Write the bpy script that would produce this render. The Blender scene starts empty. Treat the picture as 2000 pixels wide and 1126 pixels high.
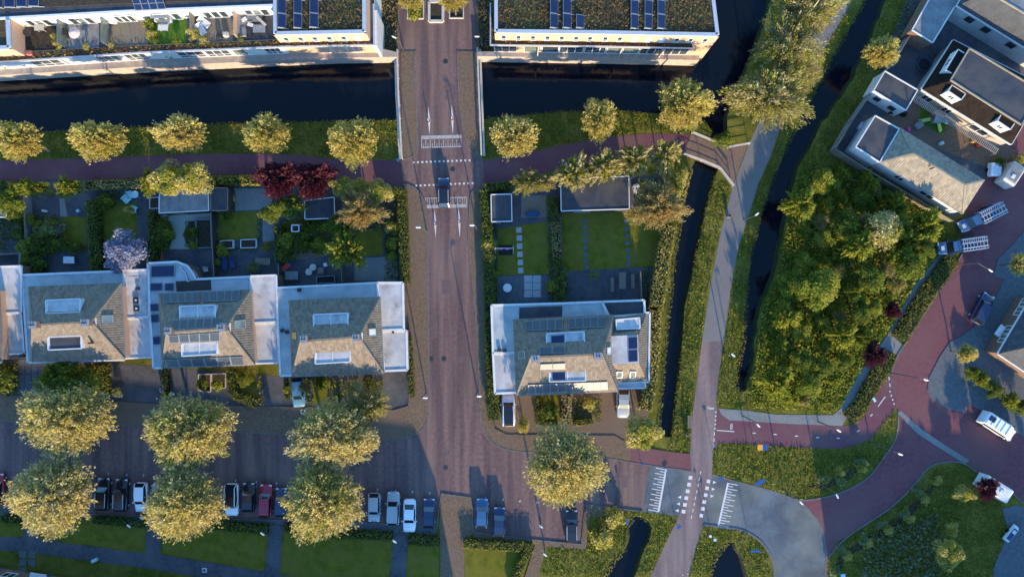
import bpy, bmesh, math, random
import numpy as np
from mathutils import Vector, Matrix
from mathutils.geometry import delaunay_2d_cdt, tessellate_polygon

scene = bpy.context.scene
COL = scene.collection
rnd = random.Random(7)

# ------------------------------------------------------------------ camera
H = 96.0           # drone height above the street, metres
S = 14.0           # photo pixels per metre at street level
NX, NY = 1000.0, 595.0   # photo pixel straight below the drone
cam_d = bpy.data.cameras.new('camera')
cam = bpy.data.objects.new('camera', cam_d)
COL.objects.link(cam)
cam.location = (0, 0, H)
cam.rotation_euler = (0, 0, 0)
cam_d.sensor_width = 36.0
cam_d.lens = 36.0 * H / (2000.0 / S)
cam_d.shift_y = (NY - 563.0) / 2000.0
cam_d.clip_start = 1.0
cam_d.clip_end = 3000.0
scene.camera = cam

# ------------------------------------------------------------------ light
SUN_EL = math.radians(13.5)
SDX, SDY = -0.185, 0.983          # plan direction in which shadows fall
world = bpy.data.worlds.new('World')
scene.world = world
world.use_nodes = True
wn = world.node_tree.nodes; wl = world.node_tree.links
wn.clear()
sky = wn.new('ShaderNodeTexSky'); sky.sky_type = 'NISHITA'
sky.sun_disc = False
sky.sun_elevation = SUN_EL
sky.sun_rotation = math.atan2(-SDX, -SDY)
sky.air_density = 1.0; sky.dust_density = 0.2; sky.ozone_density = 5.0
bg = wn.new('ShaderNodeBackground'); bg.inputs['Strength'].default_value = 0.15
wo = wn.new('ShaderNodeOutputWorld')
tint = wn.new('ShaderNodeMix'); tint.data_type = 'RGBA'; tint.blend_type = 'MULTIPLY'; tint.inputs[0].default_value = 1.0
tint.inputs[7].default_value = (.92, 1.03, 1.0, 1)          # the photo's cool white balance, same in every direction
wl.new(sky.outputs[0], tint.inputs[6]); wl.new(tint.outputs[2], bg.inputs[0]); wl.new(bg.outputs[0], wo.inputs[0])

sun_d = bpy.data.lights.new('sun', 'SUN')
sun = bpy.data.objects.new('sun', sun_d)
COL.objects.link(sun)
sun_d.energy = 2.75
sun_d.angle = math.radians(0.6)
sun_d.color = (1.0, 0.77, 0.47)
sv = Vector((SDX * math.cos(SUN_EL), SDY * math.cos(SUN_EL), -math.sin(SUN_EL)))
sun.rotation_euler = sv.to_track_quat('-Z', 'Y').to_euler()
sun.location = (20, -120, 60)

vs = scene.view_settings
vs.view_transform = 'Standard'
try: vs.look = 'None'
except Exception: pass
vs.exposure = 2.05
vs.gamma = 1.0
vs.use_curve_mapping = False
scene.render.engine = 'CYCLES'

# ------------------------------------------------------------------ helpers
def P(px, py, z=0.0):
    """point at height z that the photo shows at pixel (px, py)"""
    k = (1.0 - z / H) / S
    return ((px - NX) * k, (NY - py) * k, z)

def PP(pts, z=0.0): return [P(x, y, z) for x, y in pts]

def origin(o):
    v = Vector((0, 0, 0))
    while o is not None:
        v = v + o.location
        o = o.parent
    return v

def link(o, parent=None):
    COL.objects.link(o)
    if parent is not None: o.parent = parent
    return o

def tag(o, label=None, cat=None, group=None, kind=None):
    if label: o['label'] = label
    if cat: o['category'] = cat
    if group: o['group'] = group
    if kind: o['kind'] = kind
    return o

def thing(name, loc, label, cat, group=None, rz=0.0):
    o = bpy.data.objects.new(name, None)
    o.empty_display_size = 0.5
    o.location = loc; o.rotation_euler = (0, 0, rz)
    link(o); tag(o, label, cat, group)
    return o

def copy_tree(o, parent=None):
    c = o.copy(); COL.objects.link(c); c.parent = parent
    for ch in list(o.children): copy_tree(ch, c)
    return c

class MB:
    """collects polygons, then links them as ONE mesh object"""
    def __init__(self): self.v = []; self.f = []; self.mi = []
    def add(self, vs, fs, m=0):
        b = len(self.v); self.v += [tuple(p) for p in vs]
        for f in fs: self.f.append([b + i for i in f]); self.mi.append(m)
        return self
    def quad(self, a, b, c, d, m=0): return self.add([a, b, c, d], [(0, 1, 2, 3)], m)
    def poly(self, pts, m=0):
        n = len(pts)
        if n <= 4: return self.add(pts, [tuple(range(n))], m)
        tris = tessellate_polygon([[Vector(p) for p in pts]])
        b = len(self.v); self.v += [tuple(p) for p in pts]
        for t in tris:
            a, bb, c = t
            n_ = (Vector(pts[bb]) - Vector(pts[a])).cross(Vector(pts[c]) - Vector(pts[a]))
            if n_.z < 0: t = (a, c, bb)
            self.f.append([b + i for i in t]); self.mi.append(m)
        return self
    def prism(self, top, z0, m=0, mside=None):
        """top: 3-D polygon; walls straight down to z0"""
        top = [Vector(p) for p in top]
        ar = sum(top[i].x * top[(i + 1) % len(top)].y - top[(i + 1) % len(top)].x * top[i].y for i in range(len(top)))
        if ar < 0: top = top[::-1]
        self.poly(top, m)
        n = len(top); ms = m if mside is None else mside
        for i in range(n):
            a, b = top[i], top[(i + 1) % n]
            self.quad((a.x, a.y, z0), (b.x, b.y, z0), b, a, ms)
        return self
    def box(self, c, s, rz=0.0, m=0):
        """c = centre, s = full sizes"""
        hx, hy, hz = s[0] / 2, s[1] / 2, s[2] / 2
        ca, sa = math.cos(rz), math.sin(rz)
        vs_ = []
        for z in (-hz, hz):
            for x, y in ((-hx, -hy), (hx, -hy), (hx, hy), (-hx, hy)):
                vs_.append((c[0] + x * ca - y * sa, c[1] + x * sa + y * ca, c[2] + z))
        return self.add(vs_, [(3, 2, 1, 0), (4, 5, 6, 7), (0, 1, 5, 4), (1, 2, 6, 5), (2, 3, 7, 6), (3, 0, 4, 7)], m)
    def bar(self, a, b, w, h=None, m=0, up=(0, 0, 1)):
        """rectangular bar from a to b"""
        a = Vector(a); b = Vector(b); d = (b - a)
        if d.length < 1e-6: return self
        d.normalize(); u = Vector(up)
        if abs(d.dot(u)) > .98: u = Vector((0, 1, 0))
        s_ = d.cross(u).normalized(); t = s_.cross(d)
        h = w if h is None else h
        o = [(-w / 2, -h / 2), (w / 2, -h / 2), (w / 2, h / 2), (-w / 2, h / 2)]
        vs_ = [p + s_ * x + t * y for p in (a, b) for x, y in o]
        return self.add(vs_, [(0, 1, 2, 3), (7, 6, 5, 4), (0, 4, 5, 1), (1, 5, 6, 2), (2, 6, 7, 3), (3, 7, 4, 0)], m)
    def tube(self, pts, rad, n=8, m=0, cap=True):
        pts = [Vector(p) for p in pts]
        if not hasattr(rad, '__len__'): rad = [rad] * len(pts)
        rings = []
        for i, p in enumerate(pts):
            d = (pts[min(i + 1, len(pts) - 1)] - pts[max(i - 1, 0)]).normalized()
            u = Vector((0, 0, 1)) if abs(d.z) < .9 else Vector((1, 0, 0))
            s_ = d.cross(u).normalized(); t = s_.cross(d)
            rings.append([p + (s_ * math.cos(2 * math.pi * k / n) + t * math.sin(2 * math.pi * k / n)) * rad[i] for k in range(n)])
        vs_ = [q for r in rings for q in r]; fs = []
        for i in range(len(rings) - 1):
            for k in range(n):
                fs.append((i * n + k, i * n + (k + 1) % n, (i + 1) * n + (k + 1) % n, (i + 1) * n + k))
        if cap:
            fs.append(tuple(range(n))[::-1]); fs.append(tuple((len(rings) - 1) * n + k for k in range(n)))
        return self.add(vs_, fs, m)
    def disc(self, c, r, n=16, m=0, ry=None):
        ry = r if ry is None else ry
        return self.add([(c[0] + r * math.cos(2 * math.pi * k / n), c[1] + ry * math.sin(2 * math.pi * k / n), c[2]) for k in range(n)], [tuple(range(n))], m)
    def lathe(self, c, prof, n=12, m=0):
        vs_ = []; fs = []
        for r, z in prof:
            for k in range(n):
                vs_.append((c[0] + r * math.cos(2 * math.pi * k / n), c[1] + r * math.sin(2 * math.pi * k / n), c[2] + z))
        for i in range(len(prof) - 1):
            for k in range(n):
                fs.append((i * n + k, i * n + (k + 1) % n, (i + 1) * n + (k + 1) % n, (i + 1) * n + k))
        fs.append(tuple((len(prof) - 1) * n + k for k in range(n)))
        return self.add(vs_, fs, m)
    def build(self, name, mats, parent=None, smooth=False):
        o0 = origin(parent) if parent is not None else Vector((0, 0, 0))
        me = bpy.data.meshes.new(name)
        me.from_pydata([(p[0] - o0.x, p[1] - o0.y, p[2] - o0.z) for p in self.v], [], self.f)
        if not isinstance(mats, (list, tuple)): mats = [mats]
        for m in mats: me.materials.append(m)
        if len(mats) > 1: me.polygons.foreach_set('material_index', self.mi)
        if smooth: me.polygons.foreach_set('use_smooth', [True] * len(self.f))
        me.update()
        return link(bpy.data.objects.new(name, me), parent)

def quads_mesh(name, V, mats, mi=None):
    """V: (n,4,3) array of separate quads -> mesh"""
    n = len(V)
    me = bpy.data.meshes.new(name)
    me.vertices.add(n * 4); me.vertices.foreach_set('co', np.ascontiguousarray(V, dtype=np.float32).ravel())
    me.loops.add(n * 4); me.loops.foreach_set('vertex_index', np.arange(n * 4, dtype=np.int32))
    me.polygons.add(n)
    me.polygons.foreach_set('loop_start', np.arange(0, n * 4, 4, dtype=np.int32))
    me.polygons.foreach_set('loop_total', np.full(n, 4, dtype=np.int32))
    if not isinstance(mats, (list, tuple)): mats = [mats]
    for m in mats: me.materials.append(m)
    if mi is not None: me.polygons.foreach_set('material_index', np.asarray(mi, dtype=np.int32))
    me.update(calc_edges=True)
    return me

def inside(pt, poly):
    x, y = pt[0], pt[1]; c = False; n = len(poly); j = n - 1
    for i in range(n):
        xi, yi = poly[i][0], poly[i][1]; xj, yj = poly[j][0], poly[j][1]
        if (yi > y) != (yj > y) and x < (xj - xi) * (y - yi) / (yj - yi) + xi: c = not c
        j = i
    return c

def smooth_line(pts, n=6):
    """Catmull-Rom through the points"""
    out = []
    for i in range(len(pts) - 1):
        p0 = pts[max(i - 1, 0)]; p1 = pts[i]; p2 = pts[i + 1]; p3 = pts[min(i + 2, len(pts) - 1)]
        for k in range(n):
            t = k / n
            out.append(tuple(.5 * (2 * p1[d] + (p2[d] - p0[d]) * t + (2 * p0[d] - 5 * p1[d] + 4 * p2[d] - p3[d]) * t * t + (3 * p1[d] - p0[d] - 3 * p2[d] + p3[d]) * t ** 3) for d in range(2)))
    out.append(tuple(pts[-1][:2]))
    return out

# ------------------------------------------------------------------ materials
MATS = {}
def material(name, c1, c2=None, scale=1.0, c3=None, scale3=.12, rough=.85, bump=0.0, bscale=8.0, island=0.0,
             metal=0.0, spec=0.3, stretch=None, detail=6.0, coord='pos', transl=0.0, contrast=(.35, .65), coat=0.0, rot=0.0, streak=None):
    m = bpy.data.materials.new(name); m.use_nodes = True
    nt = m.node_tree; N = nt.nodes; L = nt.links
    b = N['Principled BSDF']; out = N['Material Output']
    b.inputs['Roughness'].default_value = rough
    b.inputs['Metallic'].default_value = metal
    b.inputs['Specular IOR Level'].default_value = spec
    if coat: b.inputs['Coat Weight'].default_value = coat; b.inputs['Coat Roughness'].default_value = .05
    src = None
    if coord == 'pos':
        g = N.new('ShaderNodeNewGeometry'); src = g.outputs['Position']
    else:
        tc = N.new('ShaderNodeTexCoord'); src = tc.outputs['Object']
    if stretch or rot:
        mp = N.new('ShaderNodeMapping'); L.new(src, mp.inputs[0])
        mp.inputs['Rotation'].default_value = (0, 0, rot)
        if stretch: mp.inputs['Scale'].default_value = stretch
        src = mp.outputs[0]
    col = None
    def noise(sc, det=detail, rg=.6):
        n = N.new('ShaderNodeTexNoise'); n.inputs['Scale'].default_value = sc
        n.inputs['Detail'].default_value = det; n.inputs['Roughness'].default_value = rg
        L.new(src, n.inputs['Vector']); return n.outputs[0]
    def ramp(f, a, bb):
        mr = N.new('ShaderNodeMapRange'); mr.inputs[1].default_value = a; mr.inputs[2].default_value = bb
        L.new(f, mr.inputs[0]); return mr.outputs[0]
    def mix(f, a, bb, blend='MIX'):
        mx = N.new('ShaderNodeMix'); mx.data_type = 'RGBA'; mx.blend_type = blend
        if hasattr(f, 'links'): L.new(f, mx.inputs[0])
        else: mx.inputs[0].default_value = f
        for s_, v in ((mx.inputs[6], a), (mx.inputs[7], bb)):
            if hasattr(v, 'links'): L.new(v, s_)
            else: s_.default_value = (v[0], v[1], v[2], 1)
        return mx.outputs[2]
    col = c1
    if c2 is not None: col = mix(ramp(noise(scale), *contrast), c1, c2)
    if c3 is not None: col = mix(ramp(noise(scale3, 4.0), .42, .68), col, c3)
    if streak:
        mp2 = N.new('ShaderNodeMapping'); L.new(src, mp2.inputs[0]); mp2.inputs['Scale'].default_value = streak
        n2 = N.new('ShaderNodeTexNoise'); n2.inputs['Scale'].default_value = 1.0; n2.inputs['Detail'].default_value = 3.0; L.new(mp2.outputs[0], n2.inputs['Vector'])
        f2 = ramp(n2.outputs[0], .38, .62); col = mix(f2, mix(1.0, col, (.72, .72, .78), 'MULTIPLY'), mix(1.0, col, (1.24, 1.20, 1.14), 'MULTIPLY'))
    if island > 0:
        g2 = N.new('ShaderNodeNewGeometry')
        mr = N.new('ShaderNodeMapRange'); mr.inputs[3].default_value = 1 - island; mr.inputs[4].default_value = 1 + island
        L.new(g2.outputs['Random Per Island'], mr.inputs[0])
        cx = N.new('ShaderNodeCombineXYZ')
        for i in range(3): L.new(mr.outputs[0], cx.inputs[i])
        col = mix(1.0, col, cx.outputs[0], 'MULTIPLY')
    if hasattr(col, 'links'): L.new(col, b.inputs['Base Color'])
    else: b.inputs['Base Color'].default_value = (col[0], col[1], col[2], 1)
    if bump > 0:
        bp = N.new('ShaderNodeBump'); bp.inputs['Strength'].default_value = 1.0; bp.inputs['Distance'].default_value = bump
        L.new(noise(bscale, 4.0), bp.inputs['Height']); L.new(bp.outputs[0], b.inputs['Normal'])
    if transl > 0:
        t = N.new('ShaderNodeBsdfTranslucent'); ms = N.new('ShaderNodeMixShader'); ms.inputs[0].default_value = transl
        if hasattr(col, 'links'): L.new(col, t.inputs[0])
        else: t.inputs[0].default_value = (col[0], col[1], col[2], 1)
        L.new(b.outputs[0], ms.inputs[1]); L.new(t.outputs[0], ms.inputs[2]); L.new(ms.outputs[0], out.inputs[0])
    MATS[name] = m
    return m
M = material
# paving and ground
m_brick = M("brick_road", (.168, .108, .10), (.115, .075, .075), 2.2, (.15, .106, .094), .10, rough=.9, bump=.012, bscale=14, spec=.15, streak=(.75, .05, 1))
m_foot = M('brick_footway', (.185, .13, .085), (.11, .075, .055), 3.0, (.15, .11, .08), .15, rough=.92, bump=.012, bscale=14, spec=.12)
m_kerb = M("concrete_kerb", (.16, .145, .135), (.10, .09, .088), 3.0, rough=.9)
m_cycle = M('red_asphalt', (.15, .058, .076), (.115, .046, .062), 2.5, (.145, .08, .08), .2, rough=.9, bump=.006, bscale=30, spec=.15)
m_path = M('pinkish_asphalt', streak=(.6, .06, 1), c1=(.215, .155, .145), c2=(.17, .12, .115), scale=2.0, c3=(.19, .15, .145), scale3=.08, rough=.9, bump=.006, bscale=30, spec=.15)
m_pathg = M('grey_asphalt', (.165, .155, .15), (.135, .125, .125), 2.0, (.18, .165, .155), .1, rough=.9, bump=.006, bscale=30, spec=.15)
m_asph = M('dark_asphalt', streak=(.25, .25, 1), c1=(.115, .142, .16), c2=(.09, .112, .13), scale=1.6, c3=(.13, .135, .125), scale3=.13, rough=.9, bump=.006, bscale=30, spec=.15)
m_redrd = M('red_brick_road', (.175, .066, .072), (.12, .046, .056), 2.0, (.16, .078, .078), .12, rough=.9, bump=.01, bscale=14, spec=.15)
m_pave = M('grey_pavers', (.19, .20, .20), (.135, .145, .15), 2.5, (.22, .22, .21), .2, rough=.9, bump=.01, bscale=10, spec=.15)
m_patio = M('dark_patio', (.075, .08, .09), (.045, .048, .058), 2.0, (.10, .10, .105), .3, rough=.9, bump=.01, bscale=10)
m_slab = M('pale_slab', (.34, .35, .35), (.26, .27, .27), 3.0, rough=.85, island=.18)
m_grass = M('verge_grass', (.10, .105, .014), (.058, .068, .009), 1.3, (.17, .145, .03), .3, rough=.95, bump=.09, bscale=5, spec=.1)
m_lawn = M('lawn', (.15, .138, .016), (.085, .092, .010), .9, (.15, .125, .025), .35, rough=.95, bump=.04, bscale=9, spec=.1)
m_bank = M('canal_bank', (.035, .042, .012), (.02, .02, .01), 2.0, rough=1.0, bump=.1, bscale=4)
m_soil = M('soil', (.06, .045, .03), (.03, .024, .018), 3.0, rough=1.0, bump=.05, bscale=6)
m_gravel = M('gravel', (.42, .43, .40), (.25, .27, .24), 9.0, (.34, .36, .30), 1.2, rough=.95, bump=.03, bscale=20)
m_paint = M('road_paint', (.62, .61, .59), (.42, .40, .38), 5.0, rough=.7, contrast=(.3, .75))
m_paintw = M('worn_paint', (.42, .40, .39), (.26, .235, .225), 4.0, rough=.8, contrast=(.35, .6))
m_patch = M('grey_paver_band', (.105, .12, .13), (.07, .082, .092), 2.2, rough=.9)
m_water = M('canal_water', (.003, .005, .010), (.004, .005, .009), .15, rough=.06, spec=.25, bump=.012, bscale=1.3)
# buildings
m_tile = M('roof_tile', (.20, .156, .112), (.14, .112, .085), 1.2, (.18, .145, .11), .35, rough=.85, island=.20, spec=.2)
m_tiled = M('dark_roof_tile', (.020, .014, .011), (.013, .010, .009), 1.2, rough=.9, island=.25, spec=.1)
m_tilel = M('light_roof_tile', (.30, .25, .18), (.22, .19, .14), 1.2, rough=.85, island=.18, spec=.2)
m_tileg = M('grey_blue_tile', (.055, .06, .07), (.04, .043, .05), 1.2, rough=.7, island=.2)
m_flat = M('white_flat_roof', (.47, .45, .44), (.24, .22, .215), .55, (.35, .35, .36), .5, rough=.85, contrast=(.47, .70))
m_flatc = M('blue_grey_bitumen', (.36, .40, .41), (.25, .29, .30), .6, (.43, .44, .44), .4, rough=.8)
m_flatg = M('grey_flat_roof', (.22, .23, .24), (.15, .155, .16), 1.0, rough=.8)
m_flatd = M('dark_flat_roof', (.048, .052, .064), (.03, .034, .045), 1.0, (.075, .07, .068), .3, rough=.75)
m_white = M('white_paint', (.62, .62, .61), (.54, .54, .53), 1.5, rough=.55)
m_wallw = M('white_render', (.60, .59, .57), (.52, .51, .49), .8, rough=.85)
m_wallsh = M('shaded_white_render', (.40, .42, .43), (.33, .35, .36), .8, rough=.85)  # white render, darkened and cooled: the wall's shade is in the colour
m_wallb = M('beige_render', (.42, .35, .28), (.34, .28, .22), .8, rough=.85)
m_cdeck = M('pale_deck', (.36, .30, .26), (.27, .225, .195), 1.5, rough=.85)
m_rpatch = M('relaid_brick', (.135, .092, .09), (.10, .07, .072), 2.2, rough=.9)
m_bricko = M("salmon_brick", (.52, .33, .23), (.44, .27, .185), 3.0, rough=.9, bump=.008, bscale=12)
m_brickb = M('brown_brick', (.19, .115, .08), (.14, .085, .062), 3.0, rough=.9, bump=.008, bscale=12)
m_lead = M('lead', (.24, .26, .29), (.18, .20, .22), 2.0, rough=.5)
m_alu = M('aluminium', (.50, .52, .55), (.44, .46, .49), 2.0, rough=.4, metal=.3)
m_dark = M('dark_metal', (.03, .032, .036), None, rough=.5)
m_black = M('black_rubber', (.012, .012, .013), None, rough=.7)
m_panel = M('solar_cell', (.007, .014, .05), (.01, .02, .065), 1.0, rough=.16, spec=.6)
m_panel2 = M('villa_solar_cell', (.022, .030, .038), (.03, .04, .05), 1.0, rough=.42, spec=.5)
m_glass = M('window_glass', (.02, .03, .045), (.03, .045, .055), .6, rough=.06, spec=.8)
m_glassg = M('green_glass', (.10, .13, .12), (.15, .17, .15), .5, rough=.1, spec=.7)
m_sedum = M('sedum_roof', (.095, .062, .03), (.055, .04, .022), 1.4, (.075, .075, .025), .25, rough=1.0, bump=.12, bscale=4)
m_wood = M('grey_wood', (.20, .165, .125), (.13, .11, .085), 2.0, rough=.85, island=.2, stretch=(6, 1, 1))
m_woodd = M('dark_wood', (.055, .045, .04), (.038, .033, .03), 2.0, rough=.85, island=.2)
m_deck = M('bridge_deck', (.215, .14, .10), (.17, .11, .08), 2.5, rough=.85, island=.12)
m_rail = M('pale_rail', (.50, .46, .40), (.40, .37, .33), 2.0, rough=.7)
m_bark = M('bark', (.16, .12, .08), (.10, .08, .055), 5.0, rough=.95)
m_barkp = M('pale_bark', (.42, .36, .24), (.30, .25, .17), 5.0, rough=.9)
m_steel = M('galvanised_steel', (.085, .088, .09), None, rough=.5, metal=.3)
m_lampw = M('lamp_head', (.5, .51, .53), None, rough=.4)
m_redb = M('red_paving', (.38, .13, .09), (.28, .10, .07), 4.0, rough=.9)
m_blue = M('blue_enamel', (.02, .08, .25), None, rough=.4)
m_orange = M('orange_enamel', (.70, .30, .04), None, rough=.4)
m_pink = M('pink_plastic', (.75, .05, .30), None, rough=.4)
m_red = M('red_plastic', (.6, .06, .04), None, rough=.4)
m_teal = M('pale_teal_plastic', (.36, .55, .55), None, rough=.5)
m_cloth = M('pale_cloth', (.62, .62, .63), (.5, .5, .52), 3.0, rough=.9)
m_cloths = M('navy_cloth', (.03, .06, .14), None, rough=.9)
m_green = M('green_plastic', (.35, .48, .12), None, rough=.4)
m_terra = M('terracotta', (.42, .20, .10), (.3, .14, .07), 4.0, rough=.9)
m_artgr = M('artificial_grass', (.07, .15, .012), (.05, .12, .01), 3.0, rough=.95, bump=.03, bscale=12)
# foliage
def leafm(name, c1, c2, sc=.8, isl=.34, tr=.55): return M(name, c1, c2, sc, rough=.7, island=isl, spec=.25, transl=tr, coord='pos')
m_gold = leafm('golden_leaves', (.58, .47, .15), (.49, .405, .12))
m_goldp = leafm('pale_golden_leaves', (.56, .475, .23), (.47, .40, .18))
m_ygreen = leafm('yellow_green_leaves', (.38, .36, .055), (.26, .27, .038))
m_green1 = leafm('green_leaves', (.25, .285, .032), (.16, .205, .022))
m_green2 = leafm('dark_green_leaves', (.115, .15, .02), (.07, .10, .014))
m_brownl = leafm('bronze_leaves', (.46, .32, .115), (.34, .23, .08))
m_purple = leafm('purple_leaves', (.13, .026, .034), (.07, .014, .024), tr=.2)
m_twig = leafm('bare_twigs', (.38, .32, .14), (.28, .24, .10))
m_blossom = leafm('pale_blossom', (.36, .37, .47), (.22, .23, .34))
m_hedge = leafm('hedge_leaves', (.17, .20, .028), (.10, .135, .017))
m_hedgey = leafm('yellow_hedge_leaves', (.26, .225, .038), (.15, .145, .024))
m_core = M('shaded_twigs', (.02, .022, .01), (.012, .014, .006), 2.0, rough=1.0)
m_reed = leafm('reed_blades', (.22, .20, .06), (.14, .135, .036))
m_grassb = leafm('grass_blades', (.17, .19, .026), (.10, .125, .016))
m_grassy = leafm('dry_grass_blades', (.23, .185, .05), (.15, .13, .03))
m_seduml = leafm('sedum_leaves', (.21, .14, .06), (.13, .09, .045))
m_silver = leafm('silvery_leaves', (.26, .31, .22), (.17, .22, .15))
# ================================================================== SETTING: ground, water, paving
def structure(name, mb, mats, parent=None):
    o = mb.build(name, mats, parent)
    if parent is None: o['kind'] = 'structure'
    return o
def sheet(name, pts, z, mat, parent=None):
    return structure(name, MB().poly(PP(pts, z)), mat, parent)
def slab(name, pts, z, mat, parent=None, z0=-.3):
    return structure(name, MB().prism(PP(pts, z), z0), mat, parent)
def kerb(pts, parent, w=.16, z=.115):
    mb = MB(); q = [Vector(P(x, y, 0)) for x, y in pts]
    L_, R_ = [], []
    for i, p in enumerate(q):
        d = (q[min(i + 1, len(q) - 1)] - q[max(i - 1, 0)]); d.z = 0; d.normalize()
        n = Vector((-d.y, d.x, 0)) * (w / 2)
        L_.append(p + n); R_.append(p - n)
    for i in range(len(q) - 1):
        for a, b in ((L_[i], L_[i + 1]), (R_[i + 1], R_[i])):
            mb.quad((a.x, a.y, -.1), (b.x, b.y, -.1), (b.x, b.y, z), (a.x, a.y, z))
        mb.quad((L_[i].x, L_[i].y, z), (R_[i].x, R_[i].y, z), (R_[i + 1].x, R_[i + 1].y, z), (L_[i + 1].x, L_[i + 1].y, z))
    return mb.build('kerb', m_kerb, parent)

canal = [(-400, 172), (0, 146), (300, 129), (560, 113), (745, 105), (778, 103), (935, 107), (1150, 113), (1368, 117), (1359, 49), (1340, -100), (1335, -300),
         (1560, -300), (1522, -90), (1502, 20), (1472, 105), (1440, 180), (1420, 228), (1421, 262), (1427, 285), (1416, 305), (1396, 345), (1376, 420), (1360, 500), (1337, 600), (1330, 700), (1319, 800), (1312, 853),
         (1284, 852), (1288, 800), (1297, 700), (1306, 600), (1318, 500), (1329, 420), (1345, 335), (1362, 300), (1385, 272), (1391, 256), (1380, 241), (1345, 233), (1290, 223),
         (1200, 215), (1100, 219), (1010, 227), (942, 233), (778, 235), (600, 239), (450, 242), (250, 250), (100, 258), (0, 264), (-400, 285)]
ditch = [(1735, -10), (1775, -100), (1850, -260), (1800, -270), (1735, -100), (1690, -5), (1660, 52), (1632, 100), (1598, 170), (1560, 235), (1536, 285), (1512, 340), (1482, 430), (1462, 530), (1455, 600), (1452, 660), (1440, 715), (1438, 752), (1447, 768), (1458, 762), (1469, 720), (1476, 660), (1486, 600), (1513, 540), (1534, 430), (1553, 340), (1580, 290), (1607, 240), (1660, 165), (1695, 90)]
pond_a = [(1241, 1006), (1260, 1009), (1275, 1029), (1269, 1051), (1254, 1081), (1240, 1126), (1222, 1200), (1150, 1200), (1179, 1126), (1192, 1097), (1219, 1073), (1228, 1045), (1225, 1026)]
pond_b = [(1421, 1060), (1435, 1060), (1446, 1082), (1462, 1126), (1475, 1200), (1375, 1200), (1386, 1126), (1393, 1095), (1408, 1072)]
def rough_edge(poly, step=14, amp=2.2, seed=1):
    r = random.Random(seed); out = []
    for i in range(len(poly)):
        a, b = poly[i], poly[(i + 1) % len(poly)]
        d = math.hypot(b[0] - a[0], b[1] - a[1]); n = max(1, int(d / step))
        for k in range(n):
            t = k / n
            out.append((a[0] + (b[0] - a[0]) * t + r.uniform(-amp, amp), a[1] + (b[1] - a[1]) * t + r.uniform(-amp, amp)))
    return out
WATERS = [canal, rough_edge(ditch, seed=2), rough_edge(pond_a, 10, 2, 3), rough_edge(pond_b, 10, 2, 4)]
def ground_sheet():
    verts = []; edges = []; b = 0
    outer = [(-1500, -1500), (1500, -1500), (1500, 1500), (-1500, 1500)]
    rings = [outer] + [[P(x, y)[:2] for x, y in w] for w in WATERS]
    for r in rings:
        verts += [Vector(p) for p in r]
        edges += [(b + i, b + (i + 1) % len(r)) for i in range(len(r))]; b += len(r)
    ov, oe, of, *_ = delaunay_2d_cdt(verts, edges, [], 0, 1e-5)
    keep = []
    for f in of:
        c = (sum(ov[i].x for i in f) / 3, sum(ov[i].y for i in f) / 3)
        if not any(inside(c, r) for r in rings[1:]): keep.append(tuple(f))
    mb = MB(); mb.add([(v.x, v.y, 0) for v in ov], keep)
    o = mb.build('ground', m_grass); o['kind'] = 'structure'
    for r in rings[1:]:
        mb = MB(); n = len(r)
        ar = sum(r[i][0] * r[(i + 1) % n][1] - r[(i + 1) % n][0] * r[i][1] for i in range(n))
        sgn = 1 if ar > 0 else -1
        low = []
        for i in range(n):
            dx = r[(i + 1) % n][0] - r[i - 1][0]; dy = r[(i + 1) % n][1] - r[i - 1][1]; l = math.hypot(dx, dy) or 1
            low.append((r[i][0] - dy / l * .5 * sgn, r[i][1] + dx / l * .5 * sgn, -1.3))
        for i in range(n):
            j = (i + 1) % n
            mb.quad((r[i][0], r[i][1], 0), (r[j][0], r[j][1], 0), low[j], low[i])
        bo = mb.build('bank', m_bank, o)
ground_sheet()
wmb = MB(); wmb.quad((-130, -90, -.85), (130, -90, -.85), (130, 110, -.85), (-130, 110, -.85))
structure('water', wmb, m_water)

road_pts = [(-260, 806), (0, 821), (235, 831), (470, 843), (740, 858)] + smooth_line([(775, 860), (800, 853), (825, 838), (836, 815), (838, 790)], 3) + \
    [(836, 470)] + smooth_line([(832, 400), (818, 374), (800, 362), (786, 360)], 3) + [(781, 312), (776, 104), (781, -120), (931, -120), (934, 100), (944, 320), (945, 360)] + \
    smooth_line([(945, 362), (927, 372), (918, 390), (915, 470)], 3) + [(928, 600), (936, 747)] + smooth_line([(938, 810), (944, 842), (959, 861), (980, 874), (1013, 881)], 3) + \
    [(1180, 893), (1268, 908), (1255, 998), (1143, 984), (1135, 1062), (1030, 1052), (925, 1037), (921, 971), (862, 963), (852, 1027), (700, 1019), (450, 1012), (200, 1004), (0, 996), (-260, 985)]
road = sheet('road', road_pts, .006, m_brick)
# bridge deck body under the road
slab('road_bridge', [(776, 95), (934, 95), (944, 245), (779, 248)], .002, m_kerb, z0=-.55)
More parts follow.
